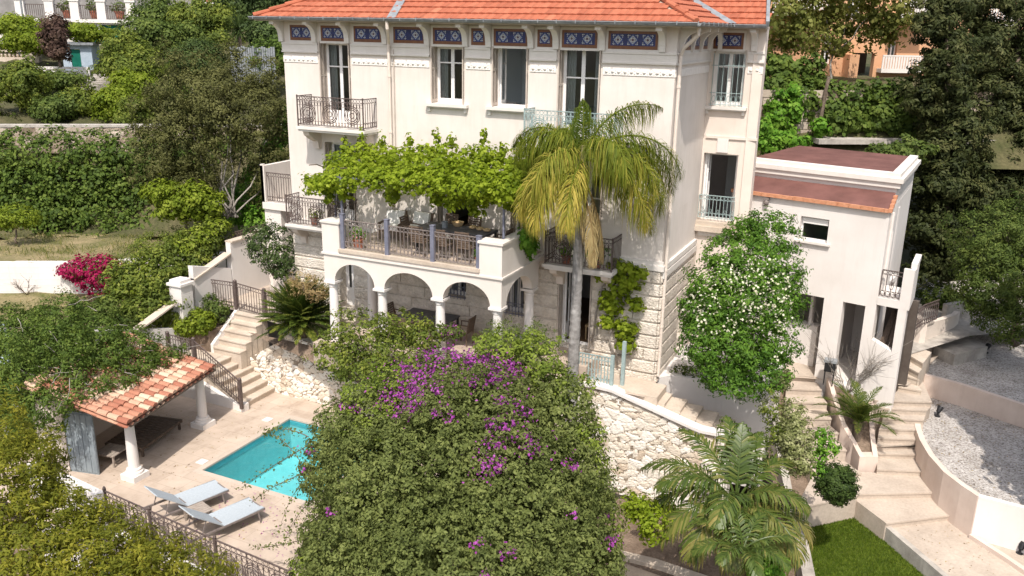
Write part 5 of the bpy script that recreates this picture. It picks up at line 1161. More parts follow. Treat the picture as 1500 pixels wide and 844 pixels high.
# drawn-up brown awning strip between villa wing and annex
# barbecue pedestal by the annex pillar
c = AP.p(-.98, -.6, -.45); bq = thing('barbecue', 'small dark barbecue on legs with light lid against the annex pillar', 'barbecue', c)
mb = MB(); mb.box(c[0]-.16, c[0]+.16, c[1]-.12, c[1]+.12, c[2]+.45, c[2]+.75); mb.build('firebox', M['black'], bq)
mb = MB(); mb.box(c[0]-.19, c[0]+.19, c[1]-.15, c[1]+.15, c[2]+.755, c[2]+.83); mb.build('lid', M['zinc'], bq)
for dx in (-.13, .13):
    for dy in (-.09, .09): mb = MB(); mb.bar(c+V(dx, dy, 0), c+V(dx, dy, .45), .03, .03, up=V(1, 0, 0)); mb.build('leg', M['black'], bq)
# garden spotlights
def spot(p, label):
    t = thing('garden_spotlight', label, 'lamp', p, 'black garden spotlights'); mb = MB(); mb.lathe((p[0], p[1], p[2]), [(.09, 0), (.09, .03), (.03, .05), (.03, .12)], 10); mb.build('base', M['black'], t)
    mb = MB(); d = unit(V(.3, .5, .8)); q = np.array(p)+V(0, 0, .14); mb.tube([q, q+d*.12, q+d*.2], [.06, .085, .09], 10); mb.build('lamp_head', M['black'], t)
spot(P(1373, 610, Z=ZG1-.04), 'small black spotlight standing on the sunlit lower gravel'); spot(P(1444, 517, Z=ZG2-.03), 'small black spotlight standing on the shaded upper gravel'); spot(P(1493, 812, Z=-2.6), 'small black spotlight in the soil under the white wall')
# ================================================================== FURNITURE
def chair(kind, label, cat='chair', group=None):
    t = thing('chair', label, cat, (0, 0, 0), group); fm = M['rattan'] if kind != 'lounge' else M['ironlight']; s = .23
    mb = MB(); mb.box(-s, s, -s, s, .42, .46); mb.build('seat', fm, t)
    mb = MB()
    for x in (-s+.02, s-.02): mb.bar((x, s-.02, .44), (x, s+.08, .92), .03, .03)
    for i in range(7): a = i/6; mb.bar((-s+.03, s-.01+.1*a, .5+.4*a), (s-.03, s-.01+.1*a, .5+.4*a), .025, .04)
    for i in range(6): x = -s+.06+i*.068; mb.bar((x, s-.01, .47), (x, s+.08, .9), .02, .018)
    mb.build('backrest', fm, t)
    for x in (-s+.02, s-.02):
        for y in (-s+.02, s-.02): mb = MB(); mb.bar((x, y, 0), (x, y, .42), .032, .032, up=V(1, 0, 0)); mb.build('leg', fm, t)
        mb = MB(); mb.bar((x, -s+.03, .66), (x, s+.03, .68), .035, .03); mb.bar((x, -s+.04, .46), (x, -s+.04, .66), .028, .028, up=V(1, 0, 0)); mb.build('armrest', fm, t)
    if kind == 'cushion': mb = MB(); mb.box(-s+.02, s-.02, -s+.02, s-.02, .462, .52); mb.build('cushion', M['beige'], t)
    return t
def table(name, label, c, lx, ly, h, top, cat='table', slat=True, group=None, leg=M['black']):
    c = np.array(c, float); t = thing(name, label, cat, c, group); mb = MB()
    if slat:
        n = max(4, int(ly/.1)); w = ly/n
        for i in range(n): mb.box(c[0]-lx/2, c[0]+lx/2, c[1]-ly/2+i*w+.006, c[1]-ly/2+(i+1)*w-.006, c[2]+h-.03, c[2]+h)
        for x in (-lx/2+.03, lx/2-.03): mb.box(c[0]+x-.03, c[0]+x+.03, c[1]-ly/2, c[1]+ly/2, c[2]+h-.07, c[2]+h-.031)
    else: mb.box(c[0]-lx/2, c[0]+lx/2, c[1]-ly/2, c[1]+ly/2, c[2]+h-.04, c[2]+h); mb.box(c[0]-lx/2+.06, c[0]+lx/2-.06, c[1]-ly/2+.06, c[1]+ly/2-.06, c[2]+h-.1, c[2]+h-.041)
    mb.build('table_top', top, t)
    for sx in (-1, 1):
        for sy in (-1, 1): mb = MB(); x, y = c[0]+sx*(lx/2-.06), c[1]+sy*(ly/2-.06); mb.box(x-.03, x+.03, y-.03, y+.03, c[2], c[2]+h-.04); mb.build('leg', leg, t)
    return t
zt = ZT+.022; tc = P(668, 318, Z=zt+.74); tc = V(tc[0], -1.45, zt)
tcx = float(P(668, 322, Y=-1.45)[0])
table('dining_table', 'long dark dining table under the vine on the upper terrace', (tcx, -1.45, zt), 2.3, .95, .74, M['tabletop'])
ch0 = None
spots = [(-.75, -.72, math.pi, 'brown wicker chair by the railing, left end of the terrace table'), (0, -.75, math.pi, 'brown wicker chair by the railing, middle of the terrace table'), (.75, -.72, math.pi, 'brown wicker chair by the railing, right end of the terrace table'),
         (-.7, .72, 0, 'brown wicker chair on the house side, left of the terrace table'), (.1, .72, 0, 'brown wicker chair on the house side, middle of the terrace table'), (1.45, 0, -math.pi/2, 'brown wicker chair at the right head of the terrace table'), (-1.5, .0, math.pi/2, 'brown wicker chair at the left head of the terrace table')]
proto = chair('plain', spots[0][3], group='wicker chairs around the terrace table')
for i, (dx, dy, rz, lab) in enumerate(spots):
    if i == 0: proto.location = (tcx+dx, -1.45+dy, zt); proto.rotation_euler = (0, 0, rz)
    else: dup(proto, (tcx+dx, -1.45+dy, zt), rz, lab)
def bowl(name, label, c, r, h, mat, items=None, imat=None, cat='bowl'):
    t = thing(name, label, cat, c); mb = MB(); mb.lathe(c, [(r*.6, 0), (r*.85, h*.5), (r, h), (r*.92, h), (r*.5, h*.3)], 14); mb.build('bowl', mat, t); return t
bowl('straw_basket', 'round straw basket on the far side of the terrace table', V(tcx-.1, -1.15, zt+.74), .19, .13, M['straw'], cat='basket')
for i, (dx, lab) in enumerate(((.45, 'bread loaf on the terrace table, next to the straw basket'), (.72, 'bread loaf on the terrace table, middle of three'), (.98, 'bread loaf on the terrace table, nearest its right end'))):
    mb = MB(); c = V(tcx+dx, -1.25-.06*i, zt+.79); mb.blob(c, (.12, .09, .055), n=12); tag(mb.build('bread_loaf', M['straw']), lab, 'bread', 'loaves on the terrace table')
mb = MB(); c = V(tcx-.35, -1.5, zt+.74); mb.lathe(c, [(.09, 0), (.09, .17), (.10, .18), (.08, .18), (.08, .02)], 14); tag(mb.build('wine_cooler', M['zinc']), 'grey metal wine bucket on the terrace table', 'bucket')
# two cushioned lounge chairs at the left end of the terrace
def lounge_chair(c, rz, label):
    t = thing('lounge_chair', label, 'armchair', c, 'cushioned lounge chairs'); R = lambda x, y, z: np.array(c)+V(x*math.cos(rz)-y*math.sin(rz), x*math.sin(rz)+y*math.cos(rz), z)
    mb = MB(); ux, uy = unit(R(1, 0, 0)-c), unit(R(0, 1, 0)-c)
    mb.obox(R(0, 0, .28), ux*.34, uy*.34, ZZ*.03); mb.obox(R(0, .36, .55), ux*.34, uy*.03+ZZ*.0, ZZ*.26+uy*.08); mb.obox(R(-.34, 0, .5), ux*.03, uy*.34, ZZ*.025); mb.obox(R(.34, 0, .5), ux*.03, uy*.34, ZZ*.025); mb.build('frame', M['rattan'], t)
    for x in (-.31, .31):
        for y in (-.31, .31): mb = MB(); mb.bar(R(x, y, 0), R(x, y, .5), .04, .04, up=ux); mb.build('leg', M['rattan'], t)
    mb = MB(); mb.obox(R(0, -.02, .37), ux*.30, uy*.30, ZZ*.06); mb.obox(R(0, .28, .60), ux*.29, uy*.055, ZZ*.22+uy*.06); mb.build('cushion', M['white'], t)
lounge_chair(V(4.55, -.75, zt), .2, 'white cushioned lounge chair nearest the left terrace door'); lounge_chair(V(5.35, -.62, zt), -.1, 'white cushioned lounge chair beside the dining table on the terrace')
def plant_pot(c, r, h, label, leaf, n, lsz, spread, flowers=None, name='flower_pot', mat=M['pot'], fl=40):
    t = thing(name, label, 'plant pot', c); mb = MB(); mb.lathe(c, [(r*.72, 0), (r*.95, h*.85), (r*1.08, h*.86), (r*1.08, h), (r*.9, h), (r*.85, h*.9)], 16); mb.build('pot', mat, t)
    b = [(c[0], c[1], c[2]+h+spread*.5, spread, spread, spread*.8)]; foliage('foliage', b, n, lsz, leaf, t, .09, cull=-1)
    if flowers: foliage('blossoms', [(c[0], c[1]-.03, c[2]+h+spread*.62, spread, spread, spread*.75)], fl, .06, flowers, t, .05, aspect=.9, fill=0, cull=-1)
    return t
plant_pot(V(4.45, YT+.48, zt), .17, .32, 'terracotta pot of pink geraniums behind the terrace railing', L['ivy'], 260, .08, .24, L['pink'])
plant_pot(V(8.55, YT+.5, zt), .15, .28, 'terracotta pot with small green plant beside the right terrace pier', L['ivy'], 200, .08, .2)
plant_pot(V(1.25, -.45, ZT+.01), .13, .24, 'terracotta pot with yellow green plant on the lower left balcony', L['lime'], 200, .08, .22)
plant_pot(V(10.35, -.5, ZT-.11), .14, .25, 'pot of white flowers on the balcony behind the palm', L['ivy'], 220, .08, .25, L['flower'])
plant_pot(V(11.3, -.5, ZT-.11), .16, .28, 'pot of leafy green foliage at the right end of the balcony behind the palm', L['ivy'], 320, .09, .32)
# loggia furniture
lc = float(P(628, 440, Y=-1.3)[0])
table('garden_table', 'dark rectangular table in the shade of the arcade', (lc, -1.3, ZL), 1.7, .95, .74, M['tabletop'], slat=False)
lsp = [(-.45, -.72, math.pi, 'dark chair with pale seat on the garden side, left of the arcade table'), (.45, -.72, math.pi, 'dark chair with pale seat on the garden side, right of the arcade table'), (-1.15, 0, math.pi/2, 'dark chair with pale seat at the left head of the arcade table'), (1.2, .05, -math.pi/2, 'dark chair with pale seat at the right head of the arcade table')]
p2 = chair('cushion', lsp[0][3], group='chairs around the arcade table')
for i, (dx, dy, rz, lab) in enumerate(lsp):
    if i == 0: p2.location = (lc+dx, -1.3+dy, ZL); p2.rotation_euler = (0, 0, rz)
    else: dup(p2, (lc+dx, -1.3+dy, ZL), rz, lab)
c = P(745, 462, Y=-1.6); table('side_table', 'low dark side table behind the right arcade column', (c[0], -1.6, ZL), 1.0, .6, .62, M['tabletop'], slat=False)
q0 = P(697, 500, Y=-3.9); mb = MB(); mb.lathe((q0[0], -3.9, -1.3), [(.72, 0), (.75, 1.5), (.72, 1.62), (.5, 1.72), (.2, 1.75)], 22); tag(mb.build('cistern', M['limestone']), 'round domed cream stone cistern in front of the arcade', 'cistern')
# pool furniture
def lounger(label, group):
    t = thing('sun_lounger', label, 'sun lounger', (0, 0, 0), group); w, Ln, h = .36, 2.0, .36
    mb = MB()
    for s in (-1, 1): mb.bar((s*w, -1.0, h-.03), (s*w, 1.0, h-.03), .035, .05)
    for y in (-.98, -.1, .98): mb.bar((-w, y, h-.03), (w, y, h-.03), .035, .04)
    mb.build('frame', M['ironlight'], t)
    mb = MB(); xs = np.linspace(-w+.01, w-.01, 5); ys = np.linspace(-.15, 1.0, 9)
    for i in range(len(ys)-1):
        for j in range(4):
            f = lambda x, y: (x, y, h+.005-.022*(1-(x/w)**2)); mb.quad(f(xs[j], ys[i]), f(xs[j+1], ys[i]), f(xs[j+1], ys[i+1]), f(xs[j], ys[i+1]))
    for x in (-w, w): mb.bar((x, -.15, h), (x, 1.0, h), .02, .02)
    mb.build('seat', M['fabric'], t, smooth=True)
    mb = MB(); a = math.radians(38); by = lambda d: (-.17-d*math.cos(a), h+.01+d*math.sin(a))
    mb.add([(-w, *by(0)), (w, *by(0)), (w, *by(.9)), (-w, *by(.9)), (-w, by(0)[0]+.015, by(0)[1]+.02), (w, by(0)[0]+.015, by(0)[1]+.02), (w, by(.9)[0]+.015, by(.9)[1]+.02), (-w, by(.9)[0]+.015, by(.9)[1]+.02)], [(0, 3, 2, 1), (4, 5, 6, 7), (0, 1, 5, 4), (1, 2, 6, 5), (2, 3, 7, 6), (3, 0, 4, 7)]); mb.build('backrest', M['fabric'], t)
    for x in (-w, w):
        for y in (-.75, .8): mb = MB(); mb.bar((x, y, h-.04), (x*1.02, y+(.06 if y > 0 else -.06), 0), .032, .032); mb.build('leg', M['ironlight'], t)
    mb = MB(); mb.bar((-w+.03, -.7, h-.03), (-w+.03, by(.5)[0], by(.5)[1]), .02, .02); mb.bar((w-.03, -.7, h-.03), (w-.03, by(.5)[0], by(.5)[1]), .02, .02); mb.build('back_strut', M['ironlight'], t); return t
lab = 'pale grey blue sling sun lounger nearest the pool edge and columns'
def place_l(o, head, foot):
    h, f = P(*head, Z=ZD+.4), P(*foot, Z=ZD+.36); c = (h+f)/2; d = f-h; o.location = (c[0], c[1], ZD); o.rotation_euler = (0, 0, math.atan2(-d[0], d[1]))
l1 = lounger('pale grey blue sling sun lounger on the shelter side of the little table', 'sun loungers by the pool')
place_l(l1, (222, 748), (320, 712))
l2 = dup(l1, (0, 0, 0), 0, 'pale grey blue sling sun lounger on the railing side of the little table'); place_l(l2, (273, 779), (372, 738))
c = P(290, 748, Z=ZD+.3); rz0 = l1.rotation_euler.z
def low_table(c, rz, label, s=.27, h=.33):
    t = thing('low_table', label, 'table', c, 'low slatted teak tables'); ux, uy = V(math.cos(rz), math.sin(rz), 0), V(-math.sin(rz), math.cos(rz), 0); mb = MB()
    for i in range(6): mb.obox(np.array(c)+ux*((i-2.5)*s/2.8)+ZZ*h, ux*s/2.8*.43, uy*s, ZZ*.012)
    for k in (-1, 1): mb.obox(np.array(c)+uy*k*s*.85+ZZ*(h-.035), ux*s*1.02, uy*.018, ZZ*.022)
    mb.build('table_top', M['teak'], t)
    for a in (-1, 1):
        for b in (-1, 1): mb = MB(); q = np.array(c)+ux*a*s*.9+uy*b*s*.85; mb.bar(q, q+ZZ*(h-.02), .045, .045, up=ux); mb.build('leg', M['teak'], t)
low_table(V(c[0], c[1], ZD), rz0, 'low slatted teak table between the two sun loungers')
c = P(163, 660, Z=ZD+.35); low_table(V(c[0], c[1], ZD), .15, 'low slatted teak table under the shelter beside its front column', .33, .36)
c = P(212, 632, Z=ZD+.3); t = thing('slatted_daybed', 'dark slatted wooden daybed in the shade of the poolside shelter', 'daybed', (c[0], c[1], ZD)); mb = MB()
ux, uy = ax, dn
for i in range(15): mb.obox(V(c[0], c[1], ZD+.30)+ux*((i-7)*.135), ux*.05, uy*.62, ZZ*.018)
for k in (-.58, 0, .58): mb.obox(V(c[0], c[1], ZD+.255)+uy*k, ux*1.0, uy*.03, ZZ*.025)
mb.build('slat_top', M['darkwood'], t)
for a in (-.9, .9):
    for b in (-.55, .55): mb = MB(); q = V(c[0], c[1], ZD)+ux*a+uy*b; mb.bar(q, q+ZZ*.25, .06, .06, up=ux); mb.build('leg', M['darkwood'], t)
# bathroom mirror seen through the open first-floor window
mb = MB(); c = P(742, 116, Y=2.84); mb.tube([V(c[0], 2.86, c[2]), V(c[0], 2.82, c[2])], .42, 28); o = mb.build('mirror', M['black']); tag(o, 'dark round mirror on the pale bathroom wall inside the open window', 'mirror'); o.scale = (.55, 1, 1)
c = P(745, 152, Y=1.5); mb = MB(); mb.lathe((c[0], 1.5, ZB+.02), [(.12, 0), (.1, .6), (.25, .75), (.28, .9), (.22, .9), (.1, .78)], 16); tag(mb.build('washbasin', M['plaster_white']), 'white pedestal washbasin just inside the open bathroom window', 'basin')
mb = MB(); c = V(10.75, 1.2, ZL-.02); mb.box(c[0]-.25, c[0]+.25, c[1]-.25, c[1]+.25, c[2]+.42, c[2]+.47); mb.box(c[0]-.25, c[0]+.25, c[1]+.2, c[1]+.25, c[2]+.47, c[2]+1.0)
for dx in (-.22, .22):
    for dy in (-.22, .22): mb.box(c[0]+dx-.02, c[0]+dx+.02, c[1]+dy-.02, c[1]+dy+.02, c[2], c[2]+.419)
tag(mb.build('wooden_chair', M['straw']), 'pale wooden chair just inside the open ground floor door', 'chair')
# ================================================================== BACKGROUND BUILDINGS
def bplane(x0, y0, x1, y1, d0, d1):
    a, b = at(x0, y0, d0), at(x1, y1, d1); u = unit(V(b[0]-a[0], b[1]-a[1], 0)); n = unit(np.cross(u, ZZ)); n = n if n@(CAM-a) > 0 else -n
    return Plane(V(a[0], a[1], 0), u, n), np.linalg.norm((b-a)[:2])
def loc_(pl, px, y): q = Pn(px, y, pl.o, pl.n); return float((q-pl.o)@pl.u), float(q[2])
# house with pillared balustrade, top left
pl, Lb = bplane(-120, 60, 330, 60, 62, 66)
hs = thing('terrace_house', 'long white house terrace with square pillars and pot plants at the top of the slope', 'building', pl.p(Lb/2, 7))
X_ = lambda px, y=30: loc_(pl, px, y)[0]; Zt_ = loc_(pl, 120, 28)[1]; Zb_ = loc_(pl, 120, 48)[1]
GD = [(X_(113), X_(141), Zb_-.8, loc_(pl, 120, 36)[1]), (X_(145), X_(179), Zb_-.8, loc_(pl, 120, 36)[1])]
mb = MB(); pl.wall(mb, -2, Lb, Zb_-3, Zt_-.25, GD, .4); pl.box(mb, -2.2, Lb+.2, Zt_-.25, Zt_, -.25, 6); mb.build('wall', M['plaster_white'], hs)
for g in GD: mb = MB(); pl.box(mb, g[0]+.02, g[1]-.02, g[2], g[3]-.02, .25, .3); mb.build('garage_door', M['greendoor'], hs)
for px in (28, 71, 108, 147, 190, 306):
    mb = MB(); x = X_(px, 12); pl.box(mb, x-.3, x+.3, Zt_, Zt_+1.25, .05, .6); pl.box(mb, x-.36, x+.36, Zt_+1.25, Zt_+1.4, 0, .66); mb.build('pillar', M['plaster_white'], hs)
    mb = MB(); c = pl.p(x, Zt_+1.4, .33); mb.lathe(c, [(.18, 0), (.28, .4), (.3, .45), (.22, .45)], 12); mb.build('urn', M['pot'], hs)
mb = MB(); pl.box(mb, -2, Lb, Zt_-1, Zt_+3.6, 6, 6.3); pl.box(mb, -2, X_(250), Zt_+.02, Zt_+.05, .65, 6); mb.build('rear_wall', M['greywall'], hs)
mb = MB()
for px in np.arange(30, 200, 3.0):
    x = X_(px, 15); mb.tube([pl.p(x, Zt_, .3), pl.p(x, Zt_+.95, .3)], .02, 4)
pl.box(mb, X_(28), X_(190), Zt_+.95, Zt_+1.0, .27, .33); mb.build('railing', M['iron'], hs)
for i, px in enumerate((92, 133, 170)): 
    c = pl.p(X_(px, 20), Zt_+.02, 1.1); plant_pot(c, .35, .6, ['big terracotta pot on the far left of the pillared terrace', 'big terracotta pot between the middle pillars of the far terrace', 'big terracotta pot near the right end of the far pillared terrace'][i], L['mid'], 220, .22, .55)
# pale blue shed with green door
pl, Lb = bplane(94, 100, 137, 100, 57, 57.4); z0, z1 = loc_(pl, 115, 103)[1], loc_(pl, 115, 66)[1]; D_ = (loc_(pl, 105, 90)[0], loc_(pl, 119, 90)[0], z0+.1, loc_(pl, 112, 72)[1])
bs_ = thing('garden_shed', 'small pale blue rendered shed with bright green door on the slope', 'shed', pl.p(Lb/2, z0)); mb = MB(); pl.wall(mb, 0, Lb, z0-1, z1, [D_], .25); pl.box(mb, 0, .2, z0-1, z1, .26, 2.5); pl.box(mb, Lb-.2, Lb, z0-1, z1, .26, 2.5); mb.build('wall', M['blueshed'], bs_)
mb = MB(); pl.box(mb, D_[0]+.02, D_[1]-.02, D_[2], D_[3]-.02, .05, .1); mb.build('door', M['greendoor'], bs_)
mb = MB(); pl.box(mb, -.2, Lb+.2, z1, z1+.15, -.3, 2.6); mb.build('roof', M['zinc'], bs_)
# balustrades on the slope
pl, Lb = bplane(-60, 84, 57, 84, 58, 58.4); z0, z1 = loc_(pl, 20, 84)[1], loc_(pl, 20, 74)[1]
bt = thing('balustrade', 'old stone balustrade with turned balusters on the upper left slope', 'balustrade', pl.p(Lb/2, z0)); mb = MB(); pl.box(mb, 0, Lb, z1-.1, z1+.05, 0, .35); pl.box(mb, 0, Lb, z0-.6, z0, 0, .35)
x = .1
while x < Lb-.2: mb.lathe(pl.p(x, z0, .17), [(.05, 0), (.1, .12), (.05, .3), (.06, z1-.1-z0)], 7); x += .26
mb.build('railing', M['limestone'], bt); mb = MB(); pl.box(mb, Lb-.9, Lb, z0-.6, z1+.15, -.05, .45); mb.build('end_pier', M['limestone'], bt)
pl, Lb = bplane(46, 104, 131, 104, 55.5, 56); z0, z1 = loc_(pl, 80, 106)[1], loc_(pl, 80, 98)[1]
mb = MB(); holes = [(a, a+1.1, z0+.12, z1-.16) for a in np.arange(.5, Lb-1, 1.45)]; pl.wall(mb, 0, Lb, z0-.3, z1, holes, .25); tag(mb.build('low_wall', M['plaster_white']), 'low white parapet with slot openings below the green shed door', 'wall')
pl, Lb = bplane(-30, 56, 29, 56, 60, 60); z1 = loc_(pl, 10, 42)[1]; z0 = loc_(pl, 10, 75)[1]
mb = MB(); pl.box(mb, 0, Lb, z1-.35, z1, -.2, 3); 
for x in (.3, Lb-.4): pl.box(mb, x, x+.2, z0-1, z1-.351, .1, .3)
tag(mb.build('carport', M['zinc']), 'grey flat roofed carport at the far left edge of the slope', 'carport')
pl, Lb = bplane(338, 90, 402, 105, 50, 49); z0 = loc_(pl, 360, 108)[1]; mb = MB()
for x in np.arange(0, Lb, .16): pl.box(mb, x, x+.12, z0-.5, z0+1.5+.05*math.sin(x*9), 0, .03)
pl.box(mb, 0, Lb, z0+.3, z0+.38, .031, .07); pl.box(mb, 0, Lb, z0+1.1, z0+1.18, .031, .07); tag(mb.build('paling_fence', M['zinc']), 'weathered grey paling fence on the slope left of the villa roof', 'fence')
pl, Lb = bplane(112, 130, 156, 118, 51, 51.5); mb = MB()
for i in range(7): q = at(128+i*4.2, 133-i*3.2, 51+i*.35); mb.obox(q, V(.75, -.2, 0), V(.1, .3, 0), V(0, 0, .18))
tag(mb.build('hillside_steps', M['concrete']), 'short run of old concrete steps climbing the left slope', 'stairs')
mb = MB(); q = at(33, 22, 61); mb.tube([q-ZZ*2, q+ZZ*2.5], .07, 8); mb.tube([q+ZZ*2.5, q+ZZ*2.55+V(.5, -.3, 0)], .05, 6); tag(mb.build('lamp_post', M['zinc']), 'thin grey lamp post at the top left', 'lamp post')
# peach apartment house behind, right
pl, Lb = bplane(1105, 120, 1720, 120, 46, 46.5); X_ = lambda px, y=100: loc_(pl, px, y)[0]; Zz = lambda y, px=1280: loc_(pl, px, y)[1]
oh = thing('apartment_house', 'peach rendered apartment house with white balconies behind the trees', 'building', pl.p(Lb/2, Zz(135)))
door = (X_(1247), X_(1279), Zz(131), Zz(78)); w_s = [(X_(1297), X_(1310), Zz(86), Zz(60)), (X_(1200), X_(1215), Zz(95), Zz(72)), (X_(1330), X_(1350), Zz(30), Zz(-10)), (X_(1450), X_(1472), Zz(10), Zz(-30)), (X_(1230), X_(1250), Zz(30), Zz(-10)), (X_(1160), X_(1180), Zz(30), Zz(-10))]
mb = MB(); pl.wall(mb, -4, Lb, Zz(145), Zz(-90), [door]+w_s, .4); pl.box(mb, door[0]-.5, door[0]-.003, Zz(135), Zz(80), -.9, -.002); mb.build('wall', M['orange'], oh)
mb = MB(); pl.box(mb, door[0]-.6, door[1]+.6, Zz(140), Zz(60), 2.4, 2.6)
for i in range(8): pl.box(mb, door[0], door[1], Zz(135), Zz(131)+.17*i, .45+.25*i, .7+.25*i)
mb.build('stairwell', M['shadepaint'], oh)
for h in w_s:
    mb = MB(); pl.box(mb, h[0], h[1], h[2], h[3], .2, .26); pl.box(mb, (h[0]+h[1])/2-.04, (h[0]+h[1])/2+.04, h[2], h[3], .17, .199); o = mb.build('window', M['frame'], oh); mb = MB(); pl.box(mb, h[0]+.08, h[1]-.08, h[2]+.1, h[3]-.1, .185, .198); mb.build('pane', M['winglass'], o)
def white_balcony(x0, x1, yb, yt, out=1.0):
    mb = MB(); a, b = X_(x0, yb), X_(x1, yb); z0, z1 = Zz(yb), Zz(yt); pl.box(mb, a, b, z0-.2, z0, -out, -.003)
    for x in np.arange(a, b, .14): pl.box(mb, x, x+.1, z0, z1-.08, -out, -out+.04)
    pl.box(mb, a, b, z1-.08, z1, -out-.01, -out+.05); mb.build('balcony', M['plaster_white'], oh)
white_balcony(1284, 1345, 100, 80, .6); white_balcony(1430, 1500, 30, 4, 1.2); white_balcony(1300, 1350, 20, -6, 1.2); white_balcony(1120, 1200, 20, -6, 1.2)
# old block wall and ledge behind the annex roof
pl, Lb = bplane(1080, 200, 1330, 205, 35.4, 36.2); Zz = lambda y, px=1200: loc_(pl, px, y)[1]; X_ = lambda px, y=190: loc_(pl, px, y)[0]
ob = thing('block_wall', 'old grey stone block wall behind the annex roof, hung with ivy', 'wall', pl.p(Lb/2, Zz(215))); mb = MB()
pl.wall(mb, -2, Lb+6, Zz(260), Zz(134), [], .5); mb.build('backing', M['mortar'], ob); mb = MB()
z = Zz(212)
while z < Zz(140):
    x = -1.8+rng.random()
    while x < Lb+5: w = rng.uniform(.5, 1.1); pl.box(mb, x, x+w-.03, z, z+.29, -rng.uniform(.02, .06), -.001, 0, rng.random()); x += w
    z += .32
mb.build('stonework', M['oldstones'], ob)
mb = MB(); pl.box(mb, X_(1182), Lb+5, Zz(206), Zz(199), -1.2, -.07); mb.build('ledge', M['concrete'], ob)
mb = MB(); a, b = pl.p(X_(1195), Zz(215), -.4), pl.p(X_(1199), Zz(112), -.4); limb(a, b, .09, .07, mb); tag(mb.build('dead_trunk', M['bark'], smooth=True), 'bare upright ivy clad trunk in front of the old block wall', 'tree trunk')
# ================================================================== PLANTS
# ---- vine over the terrace: a leafy roof with ragged hanging edges
t = thing('grape_vine', 'bright green grape vine spread over the frame above the terrace', 'vine', (6.5, -1.6, ZT))
px_top = [(470, 262, 285), (500, 222, 285), (530, 208, 285), (560, 213, 288), (590, 216, 290), (620, 212, 292), (650, 210, 295), (680, 222, 297), (708, 210, 298), (735, 228, 300), (765, 222, 305), (785, 240, 300)]
vb = []
for px, y0, y1 in px_top:
    y1 -= 20
    for k, f in enumerate((.10, .38, .64, .86)):
        yy = y0+(y1-y0)*f; Yp = -.5-(YT*-1-.35)*f; p = P(px, yy+6, Y=Yp); vb.append((*p, .52, .45, .25))
foliage('foliage', vb, 15000, .125, L['vine'], t, .18, .1, aspect=.85, fold=.1, cull=-.9, rough=.4, spread=.85)
hb = []
for px, y in ((480, 300), (503, 295), (575, 300), (640, 300), (690, 305), (720, 300), (745, 308), (775, 318), (660, 312), (700, 318)):
    p = P(px, y-14, Y=YT+.45+rng.random()*.3); hb.append((*p, .22, .18, .26))
foliage('sprays', hb, 1500, .14, L['vine'], t, .16, .2, aspect=.85, cull=-1, droop=.6)
shb = [(*P(px, y, Y=-.7), .10, .1, .28) for px, y in ((505, 212), (530, 200), (560, 207), (640, 203), (707, 203), (660, 206), (762, 215), (735, 222), (600, 209))]
foliage('sprays', shb, 620, .12, L['vine'], t, .1, .3, aspect=.8, cull=-1)
mb = MB()
for x in np.linspace(2.6, 9.2, 7): limb(V(x, -.15, 5.2+.3*rng.random()), V(x+rng.normal()*.5, YT+.5, 5.85), .03, .015, mb, 7, .05)
limb(V(9.2, -.3, ZT), V(8.8, -.6, 5.9), .05, .035, mb, 8, .06); mb.build('stem', M['bark'], t, smooth=True)
# ---- queen palm in front of the villa
base = P(848, 560, Z=-.35); base = V(11.25, -1.9, -.3)
pal = at(852, 218, (base-CAM)@FW-.2)
bx = V(*P(838, 560, Y=-1.9)[:3]); tx = P(852, 268, Y=-2.0)
t = thing('queen_palm', 'tall palm with drooping yellow green fronds standing before the villa front', 'palm tree', (bx[0], bx[1], -.6))
mb = MB(); pts = [V(bx[0], bx[1], -.8)+(tx-V(bx[0], bx[1], -.8))*s for s in np.linspace(0, 1, 90)]
mb.tube(pts, [.165-.04*s+(.009 if i % 3 == 0 else 0)+rng.normal()*.002 for i, s in enumerate(np.linspace(0, 1, 90))], 14); mb.build('trunk', M['palmbark'], t, smooth=True)
mb = MB(); up_ = unit(tx-V(bx[0], bx[1], -.8)); mb.tube([tx-up_*.3, tx+up_*.3, tx+up_*1.0], [.17, .19, .08], 12); mb.build('crownshaft', surf('crown shaft', (.10, .10, .035), (.2, .17, .06), .7, 5), t, smooth=True)
cr = tx+up_*.7
dx_ = unit(V(1, 0, 0)); right = unit(RT*V(1, 1, 0)); az_r = math.atan2(right[1], right[0])     # azimuth pointing right in the photo
sp = []
def fr_(a, el, Ln, bend, age): sp.append((cr+rng.normal(size=3)*.06, az_r+math.radians(a), math.radians(el), Ln*.84, math.radians(bend), age))
# azimuth in degrees from photo-right (negative towards the camera)
for a, el, Ln, bend, age in ((14, 74, 3.3, 92, .3), (-8, 50, 3.9, 128, .35), (-38, 42, 3.5, 140, .5), (4, 34, 3.8, 120, .35), (-20, 22, 3.6, 118, .5), (160, 66, 2.9, 130, .35), (-172, 58, 2.8, 140, .4), (-135, 42, 3.4, 150, .6), (172, 44, 2.5, 140, .45), (-58, 58, 3.2, 150, .4), (110, 62, 2.7, 120, .35), (-40, 5, 3.5, 95, .6), (-14, -6, 3.5, 82, .55), (-4, 30, 3.9, 138, .45), (-130, -4, 3.2, 86, .7), (-108, 0, 3.0, 92, .75), (-150, 5, 3.2, 92, .7), (95, 86, 1.7, 20, .1)):
    fr_(a, el, Ln, bend, age)
palm_fronds(sp, L['queen'], t, nl=165, ll=.62, wd=.021, hang=1.3, vee=.05, start=.12, plum=1.0)
dead = [(cr-up_*.55+rng.normal(size=3)*.05, az_r+math.radians(a), math.radians(-60), Ln, math.radians(28), .97) for a, Ln in ((-20, 2.5), (10, 2.2), (-50, 2.4))]
